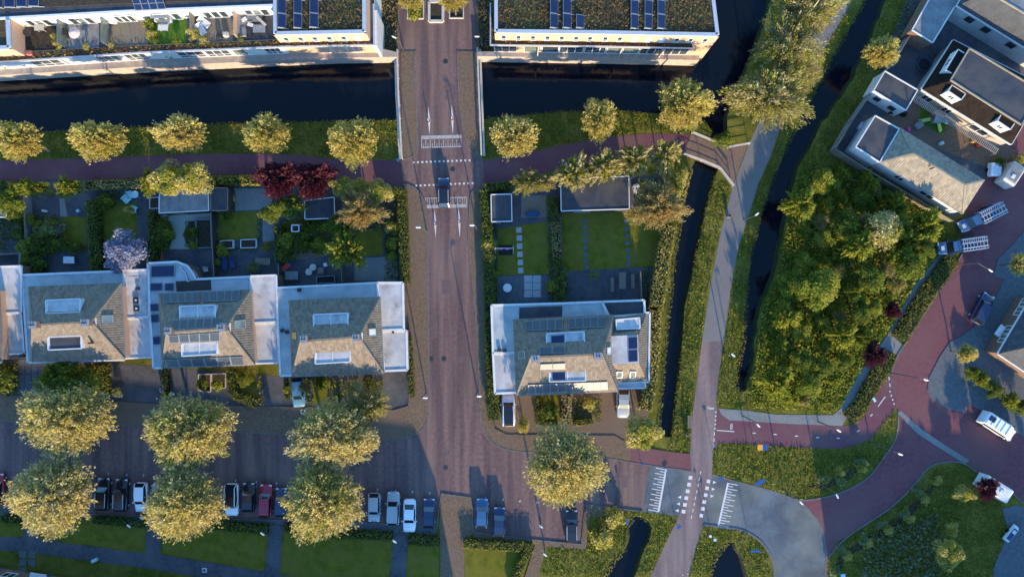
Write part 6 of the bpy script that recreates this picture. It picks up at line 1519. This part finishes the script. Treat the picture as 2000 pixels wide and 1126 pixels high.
def boxy(px, py, ang, L_, W, Ht, label, name, cat, body, top, hitch=True, z0=.45):
    p = P(px, py, Ht * .6); o = thing(name, (p[0], p[1], 0), label, cat)
    def loc(mb, nm, mt): mb.v = [(v[0] + p[0], v[1] + p[1], v[2]) for v in mb.v]; return mb.build(nm, mt, o)
    vs_ = []; fs = []
    prof = [(-L_ / 2, .94, Ht - .18), (-L_ / 2 + .25, 1, Ht - .02), (L_ / 2 - .4, 1, Ht), (L_ / 2 - .08, .96, Ht - .22), (L_ / 2, .92, Ht * .55)]
    for x, wf, zt in prof:
        hw = W / 2 * wf
        for y, z in ((-hw, z0), (-hw, zt - .1), (-hw + .12, zt), (hw - .12, zt), (hw, zt - .1), (hw, z0)): vs_.append((x, y, z))
    for i in range(len(prof) - 1):
        for k in range(6): fs.append((i * 6 + k, i * 6 + (k + 1) % 6, (i + 1) * 6 + (k + 1) % 6, (i + 1) * 6 + k))
    fs += [(5, 4, 3, 2, 1, 0), tuple((len(prof) - 1) * 6 + k for k in range(6))]
    loc(MB().add(vs_, fs), 'body', body)
    loc(MB().box((-.1, 0, Ht + .012), (L_ * .7, W * .72, .02)), 'roof_panel', top)
    loc(MB().box((L_ * .12, 0, Ht + .07), (.5, .45, .1)), 'roof_hatch', m_cloth)
    for s in (-1, 1): loc(MB().add(*cyl_y(0, s * (W / 2 - .08), .32, .32, .2)), 'wheel', m_black)
    if hitch: loc(MB().bar((L_ / 2, .45, .5), (L_ / 2 + 1.1, 0, .5), .07).bar((L_ / 2, -.45, .5), (L_ / 2 + 1.1, 0, .5), .07).bar((L_ / 2 + .9, 0, .5), (L_ / 2 + 1.35, 0, .5), .1), 'hitch', m_steel)
    o.rotation_euler = (0, 0, math.radians(ang)); return o
boxy(1941, 952, -32, 4.4, 2.0, 2.2, 'white caravan parked beside the lower right meadow', 'caravan', 'caravan', m_white, m_cloth)
boxy(1973, 342, 236, 3.2, 1.9, 2.2, 'grey box trailer parked right of the bungalow', 'box_trailer', 'trailer', m_rail, m_flatg)
boxy(1942, 331, 88, 1.9, 1.4, 1.4, 'small white microcar left of the box trailer', 'microcar', 'car', pc['white'], m_cloth, False)
boxy(1974, 1040, 52, 2.6, .9, .9, 'small pale boat trailer beside the pavement at the lower right', 'boat_trailer', 'trailer', m_cloth, m_cloths)

# ================================================================== GARDEN THINGS
def gchair(x, y, label, mat, rz=0.0, z=0, s=1.0, group='garden chairs'):
    p = P(x, y, z); o = thing('garden_chair', p, label, 'chair', group)
    def loc(mb, nm): 
        c, n = math.cos(rz), math.sin(rz); mb.v = [(p[0] + (v[0] * c - v[1] * n) * s, p[1] + (v[0] * n + v[1] * c) * s, z + v[2]) for v in mb.v]; mb.build(nm, mat, o)
    loc(MB().box((0, 0, .43), (.55, .55, .05)), 'seat'); loc(MB().box((0, .28, .66), (.55, .05, .45)), 'backrest')
    for a in (-.24, .24):
        loc(MB().box((a * 1.1, 0, .62), (.05, .5, .04)), 'armrest')
        for b in (-.24, .24): loc(MB().box((a, b, .21), (.05, .05, .41)), 'leg')
for i, (x, y, r) in enumerate(((258, 382, .2), (251, 390, .8), (264, 409, 2.8))): gchair(x, y, ('pale teal garden chair beside its round table', 'pale teal garden chair left of the round table', 'pale teal garden chair alone below the table')[i], m_teal, r, s=1.6)
def gtable(x, y, label, mat, w=1.0, d=1.0, rz=0.0, z=0, h=.74, rnd_=False, slats=0, name='garden_table', cat='table'):
    p = P(x, y, z); o = thing(name, p, label, cat, None)
    def loc(mb, nm):
        c, n = math.cos(rz), math.sin(rz); mb.v = [(p[0] + v[0] * c - v[1] * n, p[1] + v[0] * n + v[1] * c, z + v[2]) for v in mb.v]; mb.build(nm, mat, o)
    if rnd_: loc(MB().lathe((0, 0, h - .05), [(w / 2 * .98, 0), (w / 2, .02), (w / 2 * .98, .05)], 18), 'table_top')
    elif slats:
        for k in range(slats): loc(MB().box((-w / 2 + w * (k + .5) / slats, 0, h), (w / slats * .86, d, .04)), 'slat')
    else: loc(MB().box((0, 0, h), (w, d, .05)), 'table_top')
    for a in (-.4, .4):
        for b in (-.42, .42): loc(MB().box((a * w * .85, b * d * .85, h / 2 - .01), (.06, .06, h - .04)), 'leg')
    return o
gtable(269, 381, 'pale teal round table in the second garden', m_teal, 1.0, rnd_=True); gtable(141, 508, 'pale rectangular table on the left patio', m_cloth, 1.5, .95); gtable(991, 562, 'round white table on the paved patio', m_white, 1.2, rnd_=True)
gtable(1214, 548, 'slatted wooden picnic table on the dark patio', m_wood, .95, 2.3, slats=5, name='picnic_table'); gtable(1195, 556, 'slatted bench left of the picnic table', m_wood, .5, 2.0, h=.45, slats=3, name='garden_bench', cat='bench'); gtable(1235, 549, 'slatted bench right of the picnic table', m_wood, .5, 2.0, h=.45, slats=3, name='garden_bench', cat='bench')
gtable(517, 511, 'wooden table on the dark patio behind the second villa', m_wood, 2.1, .95, slats=6); gtable(629, 529, 'square dark table on the third villa patio', m_wood, .85, .85, slats=5); gtable(605, 531, 'round pale table on the third villa patio, lower', m_rail, .95, rnd_=True, h=.5); gtable(613, 522, 'round pale table on the third villa patio, upper', m_rail, .95, rnd_=True, h=.5)
for (x, y, w_) in ((637, 517, 'pale stool left of the tree'), (654, 518, 'pale stool right under the tree'), (607, 457, 'white stool beside the play frame')): gtable(x, y, w_, m_cloth, .5, .5, h=.45, rz=.3, name='stool', cat='stool')
for i, (x, y) in enumerate(((386, 528), (405, 526))): gchair(x, y, ('white framed garden chair, left of two behind the garden room', 'white framed garden chair, right of two behind the garden room')[i], m_cloth, .1, s=1.1)
def lounger(x, y, label, mat, rz, z=0, L_=1.9, W=.7, head=None):
    p = P(x, y, z); o = thing('sun_lounger', p, label, 'lounger', None)
    def loc(mb, nm, mt):
        c, n = math.cos(rz), math.sin(rz); mb.v = [(p[0] + v[0] * c - v[1] * n, p[1] + v[0] * n + v[1] * c, z + v[2]) for v in mb.v]; mb.build(nm, mt, o)
    loc(MB().box((-.25, 0, .33), (L_ * .7, W, .08)), 'mattress', mat); loc(MB().bar((L_ * .22, 0, .35), (L_ * .5, 0, .75), W, .08), 'backrest', head or mat)
    for a in (-.8, .5):
        for b in (-.25, .25): loc(MB().box((a, b, .15), (.05, .05, .28)), 'leg', m_dark)
lounger(440, 514, 'blue cushioned lounger on the dark patio, left of two', m_cloths, 1.57, W=.75, L_=2.2); lounger(456, 513, 'blue cushioned lounger on the dark patio, right of two', m_cloths, 1.57, L_=1.4); lounger(562, 519, 'red and blue lounger on the third villa patio', m_red, .75, head=m_blue)
o = gtable(572, 538, 'green grey storage chest by the third villa', m_flatg, 1.8, 1.2, h=.6, name='storage_chest', cat='chest')
# play frame
p = P(586, 449, 0); pf = thing('climbing_tower', p, 'blue white play frame in the winding bed garden', 'play frame')
for a in (-.75, .75):
    for b in (-.65, .65): MB().bar((p[0] + a, p[1] + b, 0), (p[0] + a * .6, p[1] + b * .6, 2.1), .09).build('leg', m_cloths, pf)
for z_, s_ in ((2.1, .5), (1.3, .68)):
    t = MB()
    for a, b, c, d in ((-1, -1, 1, -1), (1, -1, 1, 1), (1, 1, -1, 1), (-1, 1, -1, -1)): t.bar((p[0] + a * s_, p[1] + b * s_ * .85, z_), (p[0] + c * s_, p[1] + d * s_ * .85, z_), .12)
    t.build('frame_bar', m_cloth, pf)
MB().box((p[0], p[1], 1.0), (1.2, 1.0, .08), .3).build('platform', m_blue, pf)
# sunken bed, paving squares, planters
def frame_box(name, pts, label, cat, h, wall, fill, w=.15):
    q = [Vector(P(x, y, h)) for x, y in pts]; o = thing(name, base_of(pts), label, cat)
    MB().prism([(v.x, v.y, h - .15) for v in q], 0).build('filling', fill, o); t = MB()
    for i in range(len(q)): a, b = q[i], q[(i + 1) % len(q)]; t.bar((a.x, a.y, h / 2), (b.x, b.y, h / 2), w, h)
    t.build('edging', wall, o); return o
frame_box('raised_bed', [(382, 429), (411, 428), (413, 483), (384, 484)], 'dark raised bed with grey edging beside the gravel path', 'raised bed', .5, m_flatg, m_soil)
frame_box('cold_frame', [(292, 386), (310, 385), (310, 406), (292, 407)], 'small white framed bed left of the bluish shed', 'raised bed', .5, m_white, m_soil, .08)
frame_box('planter', [(430, 470), (455, 469), (455, 484), (430, 485)], 'white edged planter below the lawn, left of two', 'planter', .45, m_cloth, m_soil, .1); frame_box('planter', [(470, 468), (500, 467), (500, 483), (470, 484)], 'white edged planter below the lawn, right of two', 'planter', .45, m_cloth, m_soil, .1)
frame_box('raised_bed', [(387, 731), (411, 730), (411, 765), (387, 762)], 'square edged bed before the second villa, left', 'raised bed', .2, m_rail, m_soil, .1); frame_box('raised_bed', [(413, 730), (440, 729), (440, 757), (413, 757)], 'square edged bed before the second villa, right', 'raised bed', .2, m_rail, m_soil, .1)
frame_box('tree_planter', [(838, 3), (865, 3), (865, 41), (838, 41)], 'long stone edged bed in the middle of the bridge street', 'planter', .35, m_rail, m_soil, .35)
frame_box('tree_planter', [(796, 2), (827, 2), (827, 36), (796, 36)], 'grassy tree bed at the top left of the bridge street', 'planter', .2, m_rail, m_lawn, .15); frame_box('tree_planter', [(878, 2), (905, 2), (905, 35), (878, 35)], 'brown tree bed at the top right of the bridge street', 'planter', .2, m_rail, m_soil, .15)
frame_box('brick_planter', [(302, 480), (315, 480), (316, 508), (303, 508)], 'red brick planter against the garden room', 'planter', .4, m_redb, m_redb, .12); frame_box('pond_basin', [(618, 540), (653, 538), (654, 552), (618, 553)], 'dark sunken basin by the third villa wall', 'basin', .3, m_lead, m_black, .1)
sheet('red_paving', [(43, 518), (63, 516), (70, 530), (44, 534)], .03, m_redb)
sheet('wooden_deck', [(1018, 382), (1068, 382), (1070, 424), (1018, 425)], .03, m_wood); sheet('wooden_deck', [(46, 383), (62, 382), (68, 470), (49, 466)], .03, m_wood); sheet('paved_yard', [(456, 368), (530, 368), (530, 408), (456, 412)], .02, m_pave); sheet('paved_yard', [(513, 432), (535, 430), (535, 470), (513, 472)], .02, m_pave); sheet('paved_yard', [(116, 387), (125, 387), (132, 423), (118, 423)], .02, m_pave)
sheet('garden_path', [(578, 430), (645, 455), (640, 462), (606, 462), (604, 490), (640, 500), (560, 510), (576, 495), (572, 465)], .03, m_foot); sheet('paved_yard', [(692, 505), (775, 500), (778, 548), (692, 548)], .02, m_pave); sheet('paved_yard', [(972, 540), (1078, 537), (1080, 588), (972, 590)], .02, m_patch)
yard = sheet('stepping_path', [(1010, 446), (1018, 446), (1022, 532), (1014, 532)], .021, m_lawn)
for (x0, y0, x1, y1, n, s) in ((1013.5, 449, 1017, 528, 6, 10.5), (1142, 432, 1145, 522, 8, 8.5), (1223, 432, 1228, 516, 7, 8.5)):
    for k in range(n):
        x, y = x0 + (x1 - x0) * k / (n - 1), y0 + (y1 - y0) * k / (n - 1); q = PP([(x - s / 2, y - s / 2), (x + s / 2, y - s / 2), (x + s / 2, y + s / 2), (x - s / 2, y + s / 2)], .05)
        MB().prism(q, 0).build('slab', m_slab if x0 < 1100 else m_patch, yard)
for i in range(2):
    for j in range(3):
        x, y = 1023 + 17 * i, 537 + 14.6 * j; MB().prism(PP([(x + .6, y + .6), (x + 16.4, y + .4), (x + 16.6, y + 14), (x + .8, y + 14.2)], .06), 0).build('slab', m_slab, yard)
for i in range(3):
    for j in range(5):
        x, y = 36 + 12.5 * i, 702 + 14 * j; MB().prism(PP([(x + .6, y), (x + 11.8, y), (x + 12, y + 13), (x + .8, y + 13)], .05), 0).build('slab', m_patch, yard)
for i in range(5): MB().prism(PP([(42 + (i % 2) * 18 - 4, 1078 + (i // 2) * 16 - 3), (56 + (i % 2) * 18 - 4, 1079 + (i // 2) * 16 - 3), (55 + (i % 2) * 18 - 4, 1092 + (i // 2) * 16 - 3), (41 + (i % 2) * 18 - 4, 1091 + (i // 2) * 16 - 3)], .05), 0).build('slab', m_patch, yard)
# fences between gardens
def fence(pts, label, h=1.8, mat=None, panel=1.8, group='garden fences', boards=True, name='garden_fence'):
    q = [Vector(P(x, y, h)) for x, y in pts]; o = thing(name, (q[0].x, q[0].y, 0), label, 'fence', group); mat = mat or m_woodd
    for i in range(len(q) - 1):
        a, b = q[i], q[i + 1]; n = max(1, round((b - a).length / panel))
        for k in range(n):
            p0, p1 = a + (b - a) * k / n, a + (b - a) * (k + 1) / n; d = (p1 - p0).normalized() * .06
            MB().bar((p0.x + d.x, p0.y + d.y, h / 2 + .03), (p1.x - d.x, p1.y - d.y, h / 2 + .03), .05, h - .08).build('panel', mat, o)
            MB().box((p0.x, p0.y, h / 2 + .03), (.1, .1, h + .06)).build('post', mat, o)
        MB().bar((a.x, a.y, h + .05), (b.x, b.y, h + .05), .11, .05).build('capping', m_wood, o)
    return o
fence([(1702, 182), (1665, 235), (1632, 290)], 'tall grey fence along the ditch side of the bungalow', 2.0, m_flatg); fence([(1632, 291), (1700, 335), (1790, 388), (1862, 432)], 'tall fence between the bungalow and the wood', 2.0, m_wood); fence([(1781, 62), (1745, 125), (1730, 140)], 'fence beside the small golden tree in the upper right', 1.8, m_flatg)
fence([(412, 414), (414, 470), (418, 540)], 'dark fence right of the gravel garden'); fence([(543, 515), (546, 558)], 'short dark fence on the third villa patio', 1.8, m_flatd); fence([(666, 520), (668, 550)], 'short fence between the last two patios', 1.8, m_flatd); fence([(286, 470), (287, 520)], 'pale edged fence left of the brick planter', 1.6, m_flatg); fence([(46, 384), (50, 466)], 'grey screen fence in the left garden', 1.6, m_flatg); fence([(1251, 530), (1254, 588)], 'low fence right of the picnic table', 1.2, m_wood); fence([(-20, 497), (38, 494), (37, 518)], 'white open frame at the left edge behind the villa', 1.6, m_white)
# slatted pergola strip along the dark tiled house
pg = thing('pergola', P(1870, 240, 0), 'slatted pergola strip at the foot of the dark tiled house', 'pergola')
a, b = Vector(P(1790, 188, 2.2)), Vector(P(1950, 291, 2.2)); d = (b - a).normalized(); n = Vector((d.y, -d.x, 0))
MB().bar(a, b, .08, .1).build('beam', m_wood, pg); MB().bar(a + n * .7, b + n * .7, .08, .1).build('beam', m_wood, pg)
t = MB()
for k in range(52): p0 = a + (b - a) * k / 51; t.bar(p0 - n * .1, p0 + n * .85, .06, .05)
o = t.build('slats', m_rail, pg); o['kind'] = 'stuff'
for k in range(5): p0 = a + (b - a) * k / 4 + n * .7; MB().box((p0.x, p0.y, 1.08), (.1, .1, 2.1)).build('post', m_wood, pg)
# play area
sheet('play_lawn', [(1798, 207), (1832, 218), (1853, 240), (1838, 265), (1796, 237)], .03, m_artgr)
p = P(1826, 232, .8); pl_ = thing('play_tower', (p[0], p[1], 0), 'small play tower with green slides on the artificial lawn', 'play tower')
for a in (-.6, .6):
    for b in (-.6, .6): MB().box((p[0] + a, p[1] + b, .9), (.1, .1, 1.8)).build('post', m_wood, pl_)
MB().box((p[0], p[1], 1.0), (1.4, 1.4, .08)).build('platform', m_wood, pl_); MB().add([(p[0] - .8, p[1] - .8, 1.7), (p[0] + .8, p[1] - .8, 1.7), (p[0] + .8, p[1], 2.3), (p[0] - .8, p[1], 2.3), (p[0] - .8, p[1] + .8, 1.7), (p[0] + .8, p[1] + .8, 1.7)], [(0, 1, 2, 3), (3, 2, 5, 4)]).build('roof', m_flatg, pl_)
for (dx, dy, mt) in ((1.2, -1.6, m_green), (2.2, -.4, m_teal), (-1.9, -.2, m_green)): MB().bar((p[0] + dx * .3, p[1] + dy * .3, 1.0), (p[0] + dx, p[1] + dy, .15), .5, .07).build('slide', mt, pl_)
MB().box((p[0], p[1], 1.15), (.5, .5, .25)).build('seat', m_red, pl_)
def tramp(x, y, r, label, z=.5):
    p = P(x, y, z); o = thing('trampoline', (p[0], p[1], 0), label, 'trampoline', None)
    MB().lathe((p[0], p[1], z - .04), [(r * .8, 0), (r * .81, .03), (r * .8, .04)], 20).build('mat', m_black, o); MB().tube([(p[0] + r * math.cos(k * .3142), p[1] + r * math.sin(k * .3142), z) for k in range(21)], .09, 6).build('rim', m_cloths, o)
    for k in range(4): a = k * 1.57 + .7; MB().tube([(p[0] + r * math.cos(a), p[1] + r * math.sin(a), 0), (p[0] + r * math.cos(a), p[1] + r * math.sin(a), z)], .04, 6).build('leg', m_steel, o)
tramp(1806, 126, .95, 'dark round trampoline on the courtyard'); tramp(1800, 190, .75, 'dark round paddling frame beside the garage')
def soft(x, y, label, name, cat, mat, w, d, h, rz=0.0, z=0.0, cap=None):
    """upholstered or moulded object: tapered body with rounded top and a lid"""
    p = P(x, y, z); o = thing(name, p, label, cat)
    def loc(mb, nm, mt):
        c, n = math.cos(rz), math.sin(rz); mb.v = [(p[0] + v[0] * c - v[1] * n, p[1] + v[0] * n + v[1] * c, z + v[2]) for v in mb.v]; mb.build(nm, mt, o)
    vs_ = []; fs = []
    for f, zz in ((.96, 0), (1, h * .5), (.97, h * .85), (.82, h)):
        for a in range(8):
            t_ = math.pi / 8 + a * math.pi / 4; cx, cy = math.cos(t_), math.sin(t_)
            vs_.append((math.copysign(abs(cx) ** .45, cx) * w / 2 * f, math.copysign(abs(cy) ** .45, cy) * d / 2 * f, zz))
    for i in range(3):
        for a in range(8): fs.append((i * 8 + a, i * 8 + (a + 1) % 8, (i + 1) * 8 + (a + 1) % 8, (i + 1) * 8 + a))
    fs.append(tuple(24 + a for a in range(8))); loc(MB().add(vs_, fs), 'body', mat)
    loc(MB().box((0, 0, h + .02), (w * .5, d * .5, .05)), 'lid', cap or mat)
    return o
for a in ((1743, 218, 'black covered barbecue by the garage wall', 'barbecue_cover', 'cover', m_black, 1.5, 1.1, 1.0, -.5), (1762, 224, 'small black bin by the garage wall', 'garden_bin', 'bin', m_black, .8, .6, .8, -.5), (1729, 212, 'white garden sack by the garage wall', 'garden_sack', 'sack', m_cloth, .6, .6, .6), (1790, 246, 'grey covered table with blue cloth by the bungalow', 'covered_table', 'table', m_flatg, 1.2, 1.0, .8, .6),
          (1772, 254, 'bright pink ball by the bungalow', 'ball', 'ball', m_pink, .5, .5, .45), (1899, 277, 'orange toy tractor on the terrace paving, left', 'toy', 'toy', m_orange, .7, .5, .5), (1908, 285, 'red toy car on the terrace paving, right', 'toy', 'toy', m_red, .7, .5, .5), (1836, 281, 'pale ride-on toy on the terrace paving', 'toy', 'toy', m_teal, .7, .5, .5, .5), (1930, 290, 'pink small toy on the terrace paving', 'toy', 'toy', m_pink, .4, .3, .3), (1680, 248, 'white garden boxes beside the grey fence', 'garden_box', 'box', m_cloth, .8, 1.2, .6, -.6), (1830, 213, 'white toy house under the pergola', 'toy', 'toy', m_cloth, .9, .6, .6, -.5),
          (1242, 369, 'crumpled white cover beside the large garage', 'garden_cover', 'cover', m_cloth, 1.0, 1.3, .7, .3), (1040, 418, 'long dark covered bench on the wooden deck', 'covered_bench', 'bench', m_cloths, 2.0, .75, .6), (456, 388, 'rust coloured planter box beside the dark shed', 'planter', 'planter', m_terra, .8, .9, .6), (155, 412, 'small pale round stool in the left garden', 'stool', 'stool', m_teal, .45, .45, .45), (322, 758, 'dark blue bin beside the drive of the second villa', 'wheelie_bin', 'bin', m_cloths, .8, .9, 1.0), (88, 412, 'pale cushion on the left garden deck', 'cushion', 'cushion', m_cloth, .8, .35, .25, -.2),
          (187, 1092, 'pale blue box beside the bottom left path', 'garden_box', 'box', m_teal, .9, .5, .5, .4), (248, 527, 'terracotta pot on the villa roof edge', 'flower_pot', 'pot', m_terra, .8, .6, .6, 0, 0)):
    soft(*a)
# swing on the small lawn
p = P(985, 487, 0); sw = thing('swing', p, 'garden swing with pink seats over a dark mat', 'swing')
MB().poly(PP([(974, 478), (1001, 478), (1001, 498), (974, 498)], .035)).build('mat', m_black, sw); MB().bar((p[0] - 1.3, p[1], 2.0), (p[0] + 1.3, p[1], 2.0), .1).build('beam', m_rail, sw)
for a in (-1.25, 1.25):
    for b in (-.6, .6): MB().bar((p[0] + a, p[1] + b, 0), (p[0] + a, p[1], 2.0), .08).build('leg', m_rail, sw)
for a in (-.5, .4):
    s_ = MB().box((p[0] + a, p[1], .5), (.5, .22, .05)).build('seat', m_pink, sw); MB().bar((p[0] + a - .2, p[1], .5), (p[0] + a - .2, p[1], 2.0), .03).bar((p[0] + a + .2, p[1], .5), (p[0] + a + .2, p[1], 2.0), .03).build('rope', m_steel, s_)
# terrace furniture on the apartment building
TZ = ZM2 + .04
p = P(143, 63, TZ + 2.0); o = thing('parasol', (p[0], p[1], TZ), 'pinkish round parasol on the second roof terrace', 'parasol'); MB().lathe((p[0], p[1], TZ + 1.8), [(.75, 0), (.5, .18), (.06, .36)], 14).build('canopy', M('pale_pink_cloth', (.6, .42, .36), None), o); MB().tube([(p[0], p[1], TZ), (p[0], p[1], TZ + 1.9)], .04).build('pole', m_steel, o)
gtable(60, 67, 'round glass table on the first roof terrace', m_dark, 1.1, rnd_=True, z=TZ); gtable(84, 58, 'pale slatted table on the first roof terrace', m_rail, 1.3, .8, slats=5, z=TZ); gtable(322, 57, 'white square table on the lawn terrace', m_white, 1.3, .75, z=TZ, h=.5)
lounger(401, 46, 'white lounger on the wooden terrace, upper of two', m_white, 2.5, z=TZ, W=.9, L_=1.5); lounger(395, 60, 'white lounger on the wooden terrace, lower of two', m_white, 2.2, z=TZ, W=.9, L_=1.5)
p = P(323, 41, TZ); o = thing('canopy_sofa', p, 'blue grey canopy sofa on the lawn terrace', 'sofa'); MB().box((p[0], p[1], TZ + .25), (2.0, .8, .4)).build('seat', m_lead, o); MB().box((p[0], p[1] + .4, TZ + .6), (2.0, .15, .8)).build('backrest', m_lead, o)
for a in (-1, 1): MB().box((p[0] + a, p[1], TZ + .45), (.15, .8, .6)).build('armrest', m_cloth, o)
MB().bar((p[0] - 1.1, p[1] + .1, TZ + 1.7), (p[0] + 1.1, p[1] + .1, TZ + 1.7), .9, .05).build('canopy', m_lead, o)
for a in (-1.05, 1.05): MB().box((p[0] + a, p[1] + .45, TZ + .85), (.06, .06, 1.7)).build('post', m_white, o)
p = P(493, 50, TZ); o = thing('corner_sofa', p, 'large grey corner sofa on the dark roof terrace', 'sofa')
for (a, b, w, d) in ((-1.15, -.2, .8, 2.6), (.2, .8, 2.2, .8)): MB().box((p[0] + a, p[1] + b, TZ + .22), (w, d, .4)).build('seat', m_flatg, o)
MB().box((p[0] - 1.5, p[1] - .1, TZ + .5), (.14, 2.6, .6)).build('backrest', m_lead, o); MB().box((p[0] + .1, p[1] + 1.2, TZ + .5), (2.8, .14, .6)).build('backrest', m_lead, o)
for (a, b, r) in ((-.9, .6, .6), (-.1, -.1, -.3)): MB().box((p[0] + a, p[1] + b, TZ + .5), (.7, .4, .14), r).build('cushion', m_cloth, o)
gtable(508, 58, 'low grey table beside the corner sofa', m_lead, 1.6, 1.0, z=TZ, h=.35); gtable(513, 45, 'long pale plank table by the corner sofa', m_rail, 1.6, .35, rz=-.75, z=TZ, h=.6)
gtable(162, 71, 'grey slatted table on the second roof terrace', m_lead, 1.5, .9, slats=6, z=TZ); soft(325, 48, 'white bowl seat on the lawn terrace', 'bowl_seat', 'seat', m_cloth, .6, .3, .3, 0, TZ); soft(443, 69, 'pale storage box on the wooden terrace', 'storage_box', 'box', m_rail, .8, .7, .5, 0, TZ); soft(60, 105, 'red planter at the terrace edge', 'planter', 'planter', m_redb, .8, .7, .5, 0, TZ); soft(222, 44, 'white oval tub on the third roof terrace', 'tub', 'tub', m_white, 1.1, .5, .4, 0, TZ); soft(430, 73, 'dark round pot on the wooden terrace', 'flower_pot', 'pot', m_dark, .7, .7, .5, 0, TZ); soft(132, 68, 'dark barbecue on the second roof terrace', 'barbecue', 'barbecue', m_dark, .6, 1.2, .9, 0, TZ)
for i, (x, y, r, kd) in enumerate(((108, 75, 9, 'shrubg'), (113, 88, 8, 'shrubg'), (293, 50, 12, 'shrub'), (296, 68, 12, 'shrubg'), (303, 77, 9, 'shrubd'), (376, 66, 12, 'shrubg'), (398, 79, 9, 'shrubg'), (458, 62, 6, 'shrubg'), (470, 76, 6, 'shrub'), (168, 91, 7, 'shrubg'), (217, 88, 6, 'shrubg'), (345, 82, 8, 'shrub'), (5, 128, 8, 'shrubg'), (330, 108, 7, 'shrubg'))):
    w_ = ('golden potted shrub on the first terrace, upper', 'golden potted shrub on the first terrace, lower', 'dark potted shrub on the lawn terrace, upper left', 'golden potted shrub on the lawn terrace', 'dark potted shrub at the lawn terrace edge', 'golden shrub left of the white loungers', 'small golden shrub below the white loungers', 'golden shrub at the brick terrace screen', 'green plant at the dark terrace edge', 'yellow plant on the second terrace edge', 'yellow plant on the third terrace edge', 'green plant at the lawn terrace edge', 'golden plant on the canal deck at the left edge', 'plant behind the canal deck glass')[i]
    z_ = TZ + .4 if i < 12 else ZD + .4
    o = tree(x, y, r, r, z_ + .2, kd, w_, 'terrace plants', 'potted_shrub', 'shrub', tr=.03); o.location.z = z_ - .4; o.children[0].location.z = .6; o.children[1].scale.z = .5
# ================================================================== HOMES JUST BEYOND THE FRAME (they shade the street)
def terrace_row(p0, p1, n, depth, ze, zr, label, nm='terraced_house', visible=None):
    a, b = Vector(P(*p0, 0)), Vector(P(*p1, 0)); d = (b - a).normalized(); s = Vector((d.y, -d.x, 0)); L_ = (b - a).length / n
    for k in range(n):
        q0 = a + d * (L_ * k + .02); q1 = a + d * (L_ * (k + 1) - .02)
        o = thing(nm, (q0.x, q0.y, 0), label % ('first', 'second', 'third', 'fourth', 'fifth', 'sixth', 'seventh', 'eighth', 'ninth', 'tenth', 'eleventh', 'twelfth', 'thirteenth')[k], 'house', nm + ' row')
        c = [q0, q1, q1 + s * depth, q0 + s * depth]
        MB().prism([(v.x, v.y, ze) for v in c], 0).build('wall', m_brickb, o)
        r0, r1 = (c[0] + c[3]) / 2, (c[1] + c[2]) / 2
        mb = MB(); E = [Vector((v.x, v.y, ze)) for v in c]; R0, R1 = Vector((r0.x, r0.y, zr)), Vector((r1.x, r1.y, zr)); ov = s * .35
        mb.quad(E[1] - ov, E[0] - ov, R0, R1); mb.quad(E[3] + ov, E[2] + ov, R1, R0); mb.add([E[0], E[3], R0], [(0, 1, 2)]); mb.add([E[1], R1, E[2]], [(0, 1, 2)])
        mb.build('roof', m_tiled, o)
        for (s0, s1, z0, z1) in ((.6, 2.2, 1.0, 2.4), (3.0, 4.4, 3.6, 4.9), (.8, 2.2, 3.6, 4.9)): wall_window(o, q1, q0, s0, s1, z0, z1, 2)
        MB().quad(*[q1 - d * x - s * .03 + Vector((0, 0, z)) for x, z in ((3.4, .05), (4.3, .05), (4.3, 2.2), (3.4, 2.2))]).build('door', m_blue, o)
        pc_ = q1 - d * 3.8 - s * .6; MB().box((pc_.x, pc_.y, 2.45), (2.2, 1.2, .14), math.atan2(d.y, d.x)).build('porch_roof', m_white, o)
        if k % 2 == 0: w_ = r1; MB().box((w_.x, w_.y, zr + .3), (.8, .6, 1.2)).build('chimney', m_brickb, o)
terrace_row((-230, 1074), (908, 1243), 12, 9.0, 5.2, 8.4, '%s terraced house from the left in the row at the bottom edge')
terrace_row((1668, 1225), (2160, 1225), 6, 9.0, 4.6, 7.8, '%s house from the left in the row below the meadow', 'row_house')
